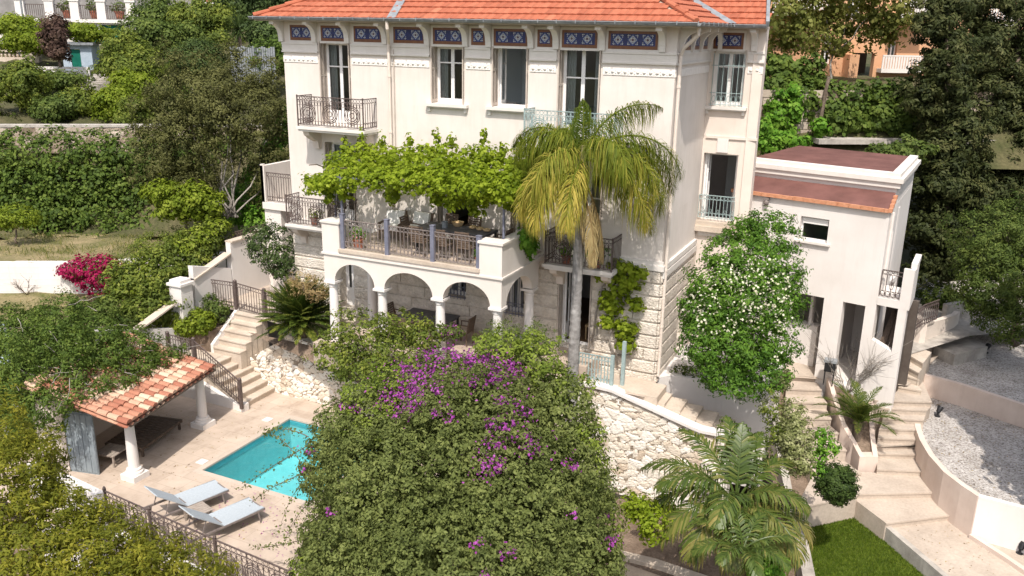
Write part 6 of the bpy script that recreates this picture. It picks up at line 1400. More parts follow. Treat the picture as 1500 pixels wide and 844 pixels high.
palm_fronds(dead, L['dry'], t, nl=70, ll=.4, wd=.03, hang=1.4, vee=-.3, start=.3, name='dead_frond', plum=.2)
# ---- kentia-like palm, bottom right
cr = at(1078, 738, 20.0); bz = V(cr[0], cr[1], -3.3)
t = thing('feather_palm', 'broad low palm with arching feather fronds in the bed below the rubble wall', 'palm tree', bz)
mb = MB(); mb.tube([bz-ZZ*.2, bz+ZZ*.3, cr], [.24, .2, .15], 12); mb.build('trunk', M['bark'], t, smooth=True)
sp = [(cr+rng.normal(size=3)*.05, az_r+math.radians(a), math.radians(el), Ln, math.radians(b), age) for a, el, Ln, b, age in (
    (90, 74, 2.3, 62, .4), (125, 66, 2.5, 75, .45), (155, 52, 2.5, 90, .45), (178, 40, 2.4, 100, .5), (-160, 30, 2.4, 95, .55), (-135, 32, 2.4, 105, .6), (-105, 38, 2.3, 110, .6), (-80, 30, 2.2, 100, .55), (-55, 36, 2.3, 105, .6), (-25, 34, 2.2, 100, .7), (5, 42, 2.1, 100, .65), (32, 55, 2.2, 85, .5), (58, 66, 2.3, 70, .45), (75, 80, 1.9, 40, .35), (-120, 58, 2.2, 100, .45), (-30, 60, 2.0, 100, .5), (-170, 62, 2.3, 95, .45), (-95, 8, 2.0, 70, .75), (-45, 5, 1.9, 70, .75))]
palm_fronds(sp, L['kentia'], t, nl=46, ll=.72, wd=.045, hang=.75, vee=.25, start=.2)
cr2 = at(1088, 806, 18.4); t = thing('feather_palm', 'young palm with narrow fronds at the bottom edge beside the grey wall', 'palm tree', cr2-ZZ*1.2)
mb = MB(); mb.tube([cr2-ZZ*1.3, cr2], [.14, .1], 10); mb.build('trunk', M['bark'], t)
palm_fronds([(cr2, az_r+math.radians(a), math.radians(el), 1.25, math.radians(80), .4) for a, el in ((100, 70), (150, 55), (-170, 40), (-130, 50), (-90, 45), (-50, 45), (0, 50), (50, 60))], L['kentia'], t, nl=30, ll=.42, wd=.035, hang=.7)
# ---- small date palm in the planter between the stairs
cr = P(1258, 618, Z=-1.15); t = thing('date_palm', 'young spiky date palm in the planter between the two stairways', 'palm tree', cr-ZZ*.5)
mb = MB(); mb.tube([cr-ZZ*.7, cr], [.13, .1], 10); mb.build('trunk', M['bark'], t)
palm_fronds([(cr, az_r+math.radians(a+rng.normal()*6), math.radians(el), 1.4*rng.uniform(.85, 1.1), math.radians(62), .45) for a, el in [(i*360/22, 36+18*((i*7) % 3)) for i in range(22)]+[(90, 80), (-90, 75)]], L['cycad'], t, nl=38, ll=.26, wd=.018, hang=.15, vee=.3)
# ---- cycad left of the arcade
cr = P(442, 470, Y=-1.75); t = thing('cycad', 'dense dark green cycad on the bank beside the garden stairs', 'cycad', cr-ZZ*.5)
mb = MB(); mb.tube([cr-ZZ*.7, cr+ZZ*.1], [.2, .17], 10); mb.build('trunk', M['bark'], t)
palm_fronds([(cr+rng.normal(size=3)*.06, az_r+math.radians(a), math.radians(el), 1.5*rng.uniform(.8, 1.1), math.radians(b), g) for a, el, b, g in [(i*137.5+rng.normal()*5, -4+90*(i/210)**.8, rng.uniform(12, 34), rng.uniform(.1, .75)) for i in range(210)]], L['cycad'], t, nl=40, ll=.26, wd=.024, hang=.3, vee=.2)
# ---- the great bougainvillea mound in the foreground
D0 = 18.3
bb = [bl(640, 590, D0+1.1, 78, 70), bl(560, 640, D0+1.0, 74, 82), bl(730, 585, D0+.8, 82, 66), bl(785, 575, D0+.6, 50, 62), bl(690, 590, D0+.8, 70, 70), bl(820, 645, D0+.1, 60, 95), bl(700, 660, D0-.4, 122, 112), bl(590, 730, D0-.3, 122, 122), bl(520, 700, D0+.5, 66, 90), bl(760, 740, D0-.8, 122, 120), bl(840, 740, D0-.3, 62, 100), bl(560, 820, D0-.4, 112, 104), bl(680, 830, D0-1.2, 150, 132), bl(820, 840, D0-1.0, 92, 112), bl(490, 790, D0+.3, 48, 62), bl(480, 850, D0+.2, 52, 54), bl(885, 835, D0-.3, 28, 60), bl(476, 690, D0+.7, 36, 60), bl(500, 635, D0+1.0, 44, 48)]
mound_ctr = np.array(bb)[:, :3].mean(0)
t = thing('bougainvillea', 'huge rounded olive green bougainvillea mound with scattered purple flowers in the foreground', 'bougainvillea', V(mound_ctr[0], mound_ctr[1], -5.5))
foliage('foliage', bb, 135000, .08, L['boug'], t, .15, .15, aspect=.5, cull=-.2, rough=.08, spread=.95)
foliage('leaves', [(b[0], b[1], b[2], b[3]*.84, b[4]*.84, b[5]*.84) for b in bb], 34000, .13, L['boug'], t, .2, .45, aspect=.55, cull=-.45, rough=.05)
hi = [bl(x, y, d, rx, ry) for x, y, d, rx, ry in ((560, 605, D0+.7, 60, 45), (785, 530, D0+.5, 42, 45), (735, 512, D0+.8, 40, 30), (835, 600, D0+.2, 36, 55), (855, 680, D0-.2, 40, 60), (875, 770, D0-.3, 36, 60), (720, 800, D0-1.6, 30, 25), (525, 770, D0+.2, 22, 18), (600, 555, D0+1.1, 55, 30), (460, 835, D0+.2, 35, 30), (745, 760, D0-1.6, 18, 14))]
foliage('sprays', hi, 13500, .085, L['boug2'], t, .15, .1, aspect=.55, cull=-.3, rough=.25)
fl = []
for x, y, r in ((635, 522, 22), (612, 560, 26), (590, 575, 20), (600, 540, 14), (628, 540, 14), (570, 580, 16), (565, 595, 12), (640, 570, 12), (600, 598, 14), (650, 590, 9), (585, 610, 10), (698, 524, 16), (705, 530, 14), (738, 530, 12), (745, 540, 14), (722, 553, 14), (740, 590, 12), (733, 623, 14), (725, 650, 10), (775, 655, 14), (770, 640, 9), (768, 603, 8), (660, 610, 8), (720, 685, 14), (728, 680, 9), (756, 548, 10), (520, 600, 10), (505, 595, 8), (698, 797, 9), (737, 812, 9), (750, 808, 8), (835, 680, 9), (888, 755, 7), (895, 790, 8), (895, 798, 6), (715, 845, 9), (455, 660, 8), (450, 685, 6), (485, 750, 6), (640, 605, 10), (668, 520, 10), (610, 585, 14), (575, 560, 10), (655, 545, 12), (690, 560, 8), (840, 755, 6), (770, 565, 6)):
    # blossom heads ride on the surface of the mound: march down the sight line until it meets a lump
    d = ray(x, y); best = 99
    for b in bb:
        b = np.array(b); o = (CAM-b[:3])/b[3:6]; dd = d/b[3:6]; A = dd@dd; B_ = 2*o@dd; C_ = o@o-1.02; q = B_*B_-4*A*C_
        if q > 0: best = min(best, (-B_-math.sqrt(q))/2/A)
    if best > 50: best = D0
    p = CAM+d*(best+.06); rr = r*best/F; rr *= (1.45 if x > 680 and y < 700 else 1.05); fl.append((*p, rr, rr, rr*.8))
flb = [f for f in fl for _ in range(1)]
foliage('blossoms', [(f[0], f[1], f[2], f[3]*.8, f[4]*.8, f[5]*.6) for f in fl], 2500, .06, L['bract'], t, .07, .1, aspect=.85, cull=-.5, rough=.5, fold=.2)
foliage('blossoms', [(f[0], f[1], f[2], f[3]*1.7, f[4]*1.7, f[5]*1.3) for f in fl], 900, .06, L['bract'], t, .05, .1, aspect=.8, cull=-.3, rough=.5)
mb = MB()
for i, b in enumerate(bb): limb(V(mound_ctr[0]+rng.normal()*.3, mound_ctr[1]+rng.normal()*.3, -5.5), np.array(b[:3]), .09, .03, mb, 6)
mb.build('trunk', M['bark'], t, smooth=True)
# long arching shoots reaching over the pool
mb = MB(); sl = []
for pts in (((455, 700), (420, 640), (398, 632), (384, 634)), ((452, 652), (425, 668), (385, 690), (352, 716)), ((450, 690), (420, 705), (395, 712), (370, 735)), ((462, 735), (445, 690), (425, 720), (408, 780)), ((450, 790), (420, 795), (395, 805), (370, 800)), ((470, 720), (440, 745), (425, 770), (418, 790)), ((452, 640), (430, 628), (405, 625), (392, 632))):
    w = [at(x, y, D0+.6+.25*i) for i, (x, y) in enumerate(pts)]; s = []
    for a in np.linspace(0, 1, 16):
        q = list(w)
        while len(q) > 1: q = [q[i]*(1-a)+q[i+1]*a for i in range(len(q)-1)]
        s.append(q[0])
    mb.tube(s, list(np.linspace(.012, .004, 16)), 4)
    for q in s[3:]: 
        for _ in range(5): sl.append(q+rng.normal(size=3)*.05)
mb.build('long_shoot', M['bark'], t); sl = np.array(sl)
leaf_mesh('leaves', sl, rand_dir(len(sl)), .075*rng.uniform(.6, 1.3, len(sl)), L['boug'], t, .6)
# ---- foreground shrub, bottom left
fb = [bl(x, y, d, rx, ry) for x, y, d, rx, ry in ((60, 800, 15.6, 90, 80), (-30, 720, 16, 90, 90), (150, 815, 15.8, 78, 60), (235, 835, 16.2, 64, 42), (30, 700, 16.4, 56, 56), (100, 762, 16.4, 56, 44), (30, 870, 15, 120, 80), (180, 880, 15.2, 120, 62), (275, 858, 16.2, 56, 34), (58, 665, 17.2, 34, 36), (-20, 630, 17.5, 56, 60), (190, 792, 16.5, 34, 28), (245, 815, 16.6, 26, 22), (140, 765, 16.8, 26, 22), (75, 710, 17, 26, 34))]
shrub('foreground_shrub', 'large yellow green leafy shrub filling the bottom left corner', 'shrub', fb, 52000, .10, L['front'], V(*at(80, 900, 16.2)), clump=.18, aspect=.34, cull=-.3, rough=.25, stem=False)
mb = MB()
for b in fb[:12]: limb(at(80, 930, 16.2), np.array(b[:3]), .05, .02, mb, 5)
mb.build('stem', M['bark'], bpy.data.objects['foreground_shrub'], smooth=True)
# ---- dark creeper thrown over the shelter, with bare grey stems
wc = e0-dn*1.4+ZZ*.62
cb = [(*(e0-dn*dd+ax*aa+ZZ*(dd*slope+hh)), r1, r1, r2) for dd, aa, hh, r1, r2 in ((1.75, .4, .15, .55, .35), (1.35, 2.0, .12, .4, .22), (1.5, 3.0, .12, .45, .25), (1.2, 2.9, .1, .3, .18), (1.5, 1.4, .15, .55, .33), (1.6, 2.4, .2, .6, .4), (1.35, 3.4, .15, .5, .3), (1.2, 4.0, .12, .42, .26), (2.3, .9, .3, .7, .5), (2.3, 2.2, .35, .8, .55), (2.2, 3.4, .3, .7, .5), (3.0, 1.4, .4, .9, .7), (3.1, 2.8, .35, .9, .7), (2.0, -.4, -.1, .55, .55), (2.7, -.5, -.4, .6, .8), (3.6, .2, 0, .8, 1.0))]
cb += [bl(x, y, 25.5, rx, ry) for x, y, rx, ry in ((40, 500, 45, 40), (90, 470, 40, 30), (60, 560, 60, 50), (15, 610, 45, 50), (30, 660, 30, 45), (120, 520, 50, 35), (-20, 540, 50, 60), (65, 610, 34, 36))]
t = shrub('creeper', 'tangled dark green creeper with bare grey stems covering the shelter roof', 'creeper', cb, 40000, .095, L['bank'], clump=.2, aspect=.5, cull=-.4, rough=.35, stem=False, base=V(cb[0][0]-2, cb[0][1], ZD))
mb = MB()
for _ in range(44):
    c = np.array(cb[rng.integers(0, len(cb))]); a = c[:3]+rand_dir(1)[0]*c[3:6]*.6+V(0, 0, c[5]*.55); b = a+rng.normal(size=3)*V(.7, .7, .25)+V(0, 0, .05); limb(a, b, .013, .004, mb, 7, .05)
mb.build('stem', M['greybark'], t, smooth=True)
# ---- small plants inside the stair triangle, on the boundary wall and by the villa corner
shrub('lime_shrub', 'lime green shrub on the planted triangle beside the stair railing', 'shrub', [(-2.5, -2.3, -.05, .55, .4, .42), (-2.8, -2.6, -.15, .3, .3, .32), (-2.2, -2.25, .05, .3, .3, .3)], 2400, .12, L['lime'], clump=.15, aspect=.6, cull=-.6)
shrub('dark_shrub', 'dark leafy shrub behind the lime shrub under the path railing', 'shrub', [(-2.4, -1.55, .25, .45, .4, .35), (-2.7, -1.4, .3, .3, .3, .4), (-2.1, -1.6, .1, .25, .3, .3)], 1500, .10, L['mid'], clump=.15, cull=-.6)
shrub('jasmine_bush', 'rounded dark green bush with tiny white flowers at the left villa corner', 'shrub', [bl(400, 362, 30.4, 32, 36), bl(380, 350, 30.6, 22, 22), bl(412, 385, 30.2, 24, 24)], 5200, .10, L['dark'], clump=.16, cull=-.5)
foliage('blossoms', [bl(395, 358, 30.2, 32, 34)], 70, .09, L['flower'], bpy.data.objects['jasmine_bush'], .1, cull=0)
shrub('dry_shrub', 'straw coloured feathery shrub beside the left end of the arcade', 'shrub', [bl(445, 412, 28, 20, 15), bl(462, 425, 27.6, 18, 16), bl(432, 425, 28, 14, 14)], 1700, .11, L['dry'], clump=.13, aspect=.22, cull=-.8)
# shrubs along the foot of the arcade
shrub('arcade_shrub', 'broad yellow green shrub below the first arch', 'shrub', [bl(520, 495, 24.6, 52, 34), bl(560, 515, 24.0, 60, 45), bl(590, 485, 24.6, 40, 24), bl(500, 520, 24.6, 40, 30), bl(545, 555, 23.6, 45, 28), bl(620, 492, 24.4, 30, 20)], 9500, .10, L['citrus'], clump=.17, aspect=.6, cull=-.45)
shrub('rosemary_bush', 'small grey green upright shrub in front of the right arcade column', 'shrub', [bl(738, 495, 23.4, 26, 28), bl(722, 505, 23.4, 20, 20), bl(790, 498, 23, 24, 26), bl(765, 510, 23, 26, 20)], 4200, .075, L['mid'], clump=.12, aspect=.35, cull=-.5)
shrub('flowering_plant', 'small plant with mauve flowers by the stone cistern', 'plant', [bl(660, 487, 24.3, 18, 10), bl(645, 484, 24.4, 14, 9)], 500, .09, L['mid'], clump=.1, cull=-.7)
foliage('blossoms', [bl(658, 483, 24.2, 18, 9)], 60, .06, L['bract'], bpy.data.objects['flowering_plant'], .08, cull=-.5)
# climber beside the ground floor door
t = thing('climbing_vine', 'bright climbing vine with bare looping stems on the stone corner by the door', 'climber', P(900, 545, Y=-.2))
vb = [(*P(x, y, Y=-.22), rx, .16, rz) for x, y, rx, rz in ((905, 390, .3, .28), (925, 405, .35, .3), (905, 420, .35, .35), (885, 405, .2, .2), (900, 450, .26, .3), (890, 470, .22, .25), (915, 485, .35, .3), (918, 505, .25, .2), (940, 400, .18, .12), (885, 440, .15, .25), (930, 445, .2, .2))]
foliage('foliage', vb, 2700, .13, L['vine'], t, .15, .2, aspect=.85, cull=-.9, rough=.35)
mb = MB(); 
for pts in (((868, 500), (873, 460), (882, 420), (900, 400)), ((905, 535), (893, 500), (900, 450), (912, 410)), ((905, 520), (925, 520), (932, 505), (925, 490)), ((870, 505), (866, 498), (875, 490), (874, 470))): mb.tube([P(x, y, Y=-.16) for x, y in pts], [.035, .03, .025, .015], 6)
mb.build('stem', M['greybark'], t, smooth=True)
shrub('ivy_tuft', 'green trailing ivy at the right corner of the terrace parapet', 'climber', [(*P(x, y, X=TX1+.15), .16, .2, r) for x, y, r in ((772, 340, .3), (778, 360, .35), (770, 352, .25))], 900, .13, L['ivy'], clump=.14, aspect=.85, cull=-1, stem=False)
blades('strap_plant', [P(836, 556, Z=0), P(856, 556, Z=0), P(856, 520, Z=0), P(836, 520, Z=0)], 1, .5, L['mid'], 0, dens=np.array([P(845, 556, Z=0)[:2]+rng.normal(size=2)*.12 for _ in range(70)]), label='spiky green strap leaved plant behind the pale garden gate', cat='plant')
# ---- big blossoming shrub right of the villa
vbz = [bl(1125, 345, 24.6, 42, 30), bl(1085, 375, 24.2, 50, 40), bl(1120, 395, 24.0, 48, 50), bl(1060, 420, 23.8, 50, 45), bl(1105, 450, 23.4, 62, 55), bl(1050, 470, 23.6, 45, 45), bl(1085, 510, 23.2, 60, 42), bl(1135, 490, 23.4, 36, 50), bl(1040, 440, 23.9, 36, 36), bl(1140, 425, 24, 30, 40), bl(1095, 340, 24.6, 28, 22), bl(1145, 328, 24.6, 16, 14), bl(1062, 540, 23.3, 42, 24), bl(1115, 545, 23.2, 44, 30), bl(1030, 500, 23.6, 36, 34), bl(1075, 560, 23.2, 40, 20), bl(1020, 455, 23.9, 24, 34)]
t = tree('flowering_tree', 'tall bushy evergreen with clusters of cream blossom against the white annex', 'tree', vbz, 40000, .105, L['vib'], P(1085, 560, Y=.6), clump=.22, aspect=.42, stems=4, trunk_r=.06, rough=.16)
fbl = []
for x, y, r in ((1020, 440, 18), (1045, 420, 16), (1030, 470, 14), (1060, 400, 16), (1080, 420, 20), (1110, 405, 18), (1130, 420, 18), (1150, 440, 14), (1120, 440, 22), (1095, 450, 18), (1140, 465, 14), (1068, 470, 16), (1072, 485, 12), (1045, 445, 16), (1100, 385, 14), (1125, 390, 12), (1150, 410, 12), (1030, 455, 14), (1050, 490, 10), (1135, 445, 16), (1085, 402, 14), (1010, 455, 10), (1142, 480, 10), (1105, 425, 18), (1155, 425, 10), (1135, 520, 8), (1110, 470, 14)):
    d = ray(x, y); best = 99
    for b in vbz:
        b = np.array(b); o = (CAM-b[:3])/b[3:6]; dd = d/b[3:6]; A = dd@dd; B_ = 2*o@dd; C_ = o@o-1.05; q = B_*B_-4*A*C_
        if q > 0: best = min(best, (-B_-math.sqrt(q))/2/A)
    if best < 50: p = CAM+d*best; rr = r*best/F; fbl.append((*p, rr, rr*.8, rr))
foliage('blossoms', fbl, 680, .07, L['flower'], t, .07, .1, aspect=.9, cull=-.3, rough=.5)
# variegated shrubs and neighbours
shrub('variegated_shrub', 'tall pale variegated shrub beside the rough stepped wall', 'shrub', [bl(1160, 610, 21.6, 20, 26), bl(1165, 645, 21.2, 24, 36), bl(1170, 675, 21, 20, 22), bl(1155, 640, 21.4, 18, 26)], 6500, .07, L['varie'], clump=.11, aspect=.6, cull=-.5)
shrub('variegated_shrub', 'small round pale variegated shrub at the foot of the flowering tree', 'shrub', [bl(1142, 557, 23, 14, 14)], 1300, .07, L['varie'], clump=.1, aspect=.6, cull=-.6)
shrub('clipped_ball', 'dark green clipped round bush at the lawn corner', 'shrub', [bl(1225, 709, 20.9, 28, 29), bl(1225, 709, 20.9, 23, 24)], 11000, .065, L['ball'], clump=.11, aspect=.6, cull=-.6, rough=.03, fill=.45)
shrub('rose_bush', 'thin leafy rose bush between variegated shrub and planter', 'shrub', [bl(1205, 640, 21.4, 14, 12), bl(1212, 655, 21.3, 16, 12), bl(1196, 668, 21.2, 14, 13), bl(1200, 690, 21, 12, 12)], 900, .09, L['ivy'], clump=.12, aspect=.7, cull=-1)
def bare_shrub(name, label, base, n, h, sp, mat, r=.012):
    t = thing(name, label, 'shrub', base); mb = MB(); base = np.array(base)
    for _ in range(n):
        a = rng.uniform(0, 6.28); tip = base+V(math.cos(a)*sp*rng.uniform(.4, 1), math.sin(a)*sp*rng.uniform(.4, 1), h*rng.uniform(.6, 1)); limb(base, tip, r, r*.3, mb, 6, .06)
        for k in range(9): q = base+(tip-base)*rng.uniform(.35, .95); limb(q, q+(tip-base)*.26+rng.normal(size=3)*sp*.2, r*.5, r*.2, mb, 4, .06)
    mb.build('branches', mat, t, smooth=True); return t
b0 = P(1240, 578, Z=-.95); bare_shrub('bare_shrub', 'leafless grey shrub spreading its twigs in front of the annex pillars', b0, 18, 2.1, 1.4, M['greybark'], .014)
b0 = P(1085, 640, Z=-2.0); bare_shrub('bare_shrub', 'leafless grey twiggy shrub before the white ledge wall', b0, 15, 1.5, .6, M['bark'], .012)
shrub('ledge_plants', 'small low plants with pink flowers on the white ledge at the shrub base', 'plant', [(*P(x, y, Z=.1), .3, .22, .16) for x, y in ((1012, 545), (1035, 540), (1000, 542))], 500, .09, L['mid'], clump=.1, cull=-1, stem=False)
shrub('bed_shrub', 'bright green low bush at the bottom of the palm bed beside the grey wall', 'shrub', [bl(1128, 830, 18.4, 24, 18), bl(1115, 845, 18.2, 20, 14)], 1800, .08, L['ivy'], clump=.11, aspect=.7, cull=-.6)
shrub('bed_shrub', 'glossy yellow green bush between bougainvillea mound and palm', 'shrub', [bl(940, 755, 19.6, 22, 26), bl(930, 740, 19.6, 18, 18), bl(955, 770, 19.4, 22, 24), bl(972, 740, 20, 16, 14)], 1900, .10, L['vine'], clump=.14, aspect=.6, cull=-.7)
shrub('yard_bush', 'round dark green bush in the shade behind the annex balcony', 'shrub', [bl(1378, 436, 33, 30, 20), bl(1395, 442, 32.6, 20, 16)], 3000, .13, L['mid'], clump=.17, cull=-.4)
shrub('column_plant', 'thin leafy climber on the rough wall behind the palm', 'climber', [bl(1128, 600, 21.6, 14, 26), bl(1133, 640, 21.3, 12, 22)], 900, .08, L['citrus'], clump=.12, cull=-1, stem=False)
blades('weeds', [P(905, 690, Z=-2.8), P(1000, 720, Z=-2.8), P(1000, 690, Z=-2.6), P(905, 660, Z=-2.6)], 300, .3, L['weeds'], -2.75, .1, kind='stuff')
# ---- left garden
bank = [bl(x, y, 40.0+.004*abs(x), rx, ry, 1.2) for x, y, rx, ry in [(xx, yy, 48, 36) for xx in range(-120, 420, 52) for yy in (228, 268, 306, 334)]]
t = thing('ivy_bank', 'steep bank densely covered in dark green ivy below the stone wall', 'ivy', at(120, 345, 38.7))
foliage('foliage', bank, 60000, .16, L['bank'], t, .34, .05, aspect=.8, cull=-.1, rough=.10)
tree('smoke_tree', 'big dusky olive brown tree with several pale stems left of the villa', 'tree', [bl(300, 130, 35, 75, 48), bl(345, 170, 34.5, 72, 62), bl(260, 175, 35, 55, 55), bl(240, 235, 35, 42, 50), bl(275, 215, 34.4, 44, 46), bl(385, 190, 34.5, 45, 75), bl(392, 265, 35.6, 26, 40), bl(285, 270, 35, 34, 28), bl(375, 120, 35.2, 40, 32)], 52000, .12, L['olive'], at(336, 318, 34.6), clump=.34, aspect=.45, stems=11, trunk_r=.045, bark=M['greybark'], rough=.35, cull=-.3)
tree('lime_tree', 'low yellow green shrub tree under the dusky multi stemmed tree', 'tree', [bl(270, 292, 34, 44, 26), bl(300, 300, 33.6, 26, 22), bl(240, 282, 34.4, 24, 16)], 5000, .17, L['lime'], at(272, 330, 34), clump=.26, aspect=.6, trunk_r=.06)
tree('sunny_tree', 'green leafy tree close against the left villa wall', 'tree', [bl(400, 270, 36.5, 34, 60), bl(415, 220, 37, 26, 60), bl(385, 320, 36, 24, 20), bl(350, 300, 37.5, 30, 30)], 7000, .18, L['ivy'], at(395, 345, 36), clump=.3, aspect=.7, trunk_r=.08)
tree('orange_tree', 'small yellow green orange tree on the scrubby plot at the far left', 'tree', [bl(22, 318, 37, 30, 14), bl(8, 322, 37, 20, 12), bl(38, 322, 37, 16, 11)], 2000, .13, L['lime'], at(24, 352, 37), clump=.22, trunk_r=.05)
shrub('meadow_shrub', 'low feathery green shrub at the right end of the scrubby plot', 'shrub', [bl(235, 360, 33.5, 40, 18), bl(205, 372, 33, 26, 14), bl(265, 352, 34.5, 30, 16)], 4200, .14, L['citrus'], clump=.2, aspect=.25, cull=-.5)
q = scatter_poly([p for p in near]+[p for p in far[::-1]], 9000); 
k = (np.sin(q[:, 0]*1.3)*np.sin(q[:, 1]*1.7+1)+rng.normal(size=len(q))*.5) > .1
blades('meadow_grass', None, 0, .22, L['weeds'], ZU, .1, dens=q[k], kind='stuff')
q = scatter_poly(LOWN+LOWF[::-1], 7000); k = (np.sin(q[:, 0]*1.1)*np.sin(q[:, 1]*1.9)+rng.normal(size=len(q))*.5) > .1
blades('meadow_grass', None, 0, .22, L['weeds'], ZLOW-.12, .1, dens=q[k], kind='stuff')
t = shrub('magenta_bougainvillea', 'magenta bougainvillea hanging over the white block wall', 'bougainvillea', [bl(130, 392, 34.6, 34, 16), bl(148, 405, 34.2, 28, 20), bl(108, 398, 34.8, 20, 14), bl(155, 385, 34.4, 20, 12)], 900, .12, L['bank'], clump=.2, cull=-.8)
foliage('blossoms', [bl(128, 392, 34.5, 34, 16), bl(145, 408, 34.1, 28, 20), bl(105, 396, 34.7, 18, 12), bl(152, 387, 34.3, 20, 12)], 3000, .12, L['magenta'], t, .18, .1, aspect=.85, cull=-.5, rough=.35)
bare_shrub('young_vine', 'thin sprawling young plant before the white block wall', P(40, 432, Z=ZLOW), 6, .7, .7, M['bark'])
# hedge running down the boundary
hd = [bl(x, y, d, rx, ry) for x, y, d, rx, ry in ((318, 340, 32.5, 18, 16), (305, 352, 32.2, 22, 20), (285, 368, 31.8, 28, 26), (262, 382, 31.5, 32, 30), (240, 398, 31, 34, 34), (215, 412, 30.6, 36, 36), (250, 425, 30.4, 30, 36), (190, 425, 30.4, 32, 34), (225, 450, 29.8, 36, 32), (200, 470, 29.4, 34, 28), (170, 450, 29.8, 30, 26), (290, 390, 31.4, 20, 24), (180, 405, 31.2, 24, 20))]
shrub('boundary_hedge', 'overgrown lime tipped hedge descending along the boundary wall', 'hedge', hd, 17000, .135, L['citrus'], clump=.22, aspect=.55, cull=-.4, rough=.3)
foliage('sprays', [bl(322, 330, 32.3, 16, 10), bl(300, 345, 32, 22, 14), bl(275, 360, 31.6, 26, 16), bl(205, 400, 30.7, 26, 18), bl(185, 418, 30.3, 22, 18)], 2600, .13, L['lime'], bpy.data.objects['boundary_hedge'], .18, .1, aspect=.55, cull=-.4)
shrub('hedge_clump', 'mass of dark green shrubs above the shelter creeper', 'shrub', [bl(100, 468, 28.5, 50, 28), bl(150, 478, 28.2, 40, 28), bl(60, 480, 28.8, 44, 30), bl(180, 500, 27.8, 36, 26), bl(130, 455, 28.8, 28, 14), bl(10, 490, 28.8, 46, 36)], 12000, .12, L['mid'], clump=.2, aspect=.5, cull=-.4, rough=.35)
tp = MB(); a = [P(-60, 520, Z=-.6), P(15, 530, Z=-.6), P(12, 470, Z=-.4), P(-60, 466, Z=-.4)]; tp.hexa([q-ZZ*.3 for q in a]+a); tag(tp.build('water_tank', M['blueshed']), 'grey blue box half hidden in shrubs at the left edge', 'tank')
mb = MB(); mb.box(*(lambda p: (p[0]-.5, p[0]+.4, p[1]-.2, p[1]+.2, p[2]-1.2, p[2]))(at(14, 595, 26.5))); tag(mb.build('garden_post', M['plaster_white']), 'white rendered gatepost glimpsed through the creeper at the left edge', 'post')
# dark passage planting behind boundary wall near villa
mb = MB(); rail_panel(mb, V(-5.3, 2.5, .2), V(-3.6, 6, .8), 1.6, 'plain', .07, .02); tag(mb.build('reed_fence', M['darkwood']), 'brown split cane fence behind the hedge near the villa', 'fence')
# ---- hillside trees, one by one
HT = [  # px, py, dist, rx, ry, leaf, label
 (27, 122, 47, 30, 34, 'citrus', 'round dark topped tree at the far left, above the stone wall'),
 (85, 158, 45.5, 34, 20, 'mid', 'low spreading tree with a leaning trunk above the pale wall coping'),
 (118, 150, 46.5, 30, 22, 'citrus', 'spreading garden tree right of the leaning one on the terrace'),
 (165, 152, 46, 30, 26, 'lime', 'yellowish citrus tree on the terrace, with orange tinted leaves'),
 (205, 165, 45, 28, 22, 'citrus', 'small leafy citrus beside the dusky tree'),
 (90, 118, 51, 40, 12, 'mid', 'clipped dark hedge below the white slotted parapet'),
 (184, 78, 53, 30, 32, 'citrus', 'rounded tree just right of the blue shed'),
 (215, 100, 50, 44, 32, 'citrus', 'broad citrus like tree in the middle of the slope'),
 (195, 125, 48, 34, 22, 'lime', 'yellow green low tree below the broad citrus'),
 (250, 60, 56, 46, 34, 'mid', 'mid green rounded tree high on the slope'),
 (290, 92, 53, 42, 26, 'dark', 'dark shrubby tree left of the paling fence'),
 (235, 25, 64, 44, 28, 'mid', 'tree right of the pillared terrace'),
 (295, 35, 62, 44, 40, 'citrus', 'tall tree behind the middle of the slope'),
 (330, 10, 68, 50, 34, 'dark', 'dark tree at the top edge, above the yucca'),
 (390, 62, 54, 34, 34, 'dark', 'dark bushy tree beside the left roof corner'),
 (404, 85, 50, 26, 26, 'bank', 'green bush below the left roof corner'),
 (82, 58, 54, 18, 32, 'purple', 'purple brown columnar shrub beside the pale shed'),
 (30, 42, 60, 40, 18, 'lime', 'clipped yellow green hedge at the far left top'),
 (55, 62, 57, 34, 14, 'lime', 'yellow green shrub above the old balustrade'),
 (125, 50, 58, 30, 10, 'lime', 'yellow green trimmed hedge over the shed'),
 (20, 0, 76, 44, 34, 'dark', 'dark tree at the top left edge'),
 (100, -8, 80, 60, 26, 'dark', 'dark trees behind the pillared terrace, left one'),
 (180, -10, 80, 60, 26, 'dark', 'dark trees behind the pillared terrace, right one'),
 (260, -10, 82, 50, 30, 'mid', 'pale crowned tree at the top edge beyond the terrace'),
 (420, -10, 75, 60, 60, 'dark', 'dark tree mostly hidden behind the roof'),
 (270, 145, 47, 30, 20, 'bank', 'dark shrub behind the dusky tree'),
 (-40, 150, 46, 40, 40, 'citrus', 'tree at the extreme left edge'),
]
for i, (x, y, d, rx, ry, lf_, lab) in enumerate(HT):
    bs_ = [bl(x+rng.normal()*rx*.35, y+rng.normal()*ry*.22, d+rng.normal()*.4, rx*rng.uniform(.55, .75), ry*rng.uniform(.6, .8)) for _ in range(5)]+[bl(x, y, d, rx*.7, ry*.75)]
    tree('hillside_tree', lab+(' ' if len(lab.split()) > 3 else ' on the slope'), 'tree', bs_, int(2500+rx*ry*4.2), .0040*d, L[lf_], at(x+rng.normal()*3, y+ry*1.15, d), clump=.0095*d, aspect=.55, trunk_r=.1, rough=.35, cull=-.25)
yc = at(350, 42, 58); t = thing('yucca', 'spiky yucca head standing out on the slope left of the roof', 'yucca', yc-ZZ*2.2)
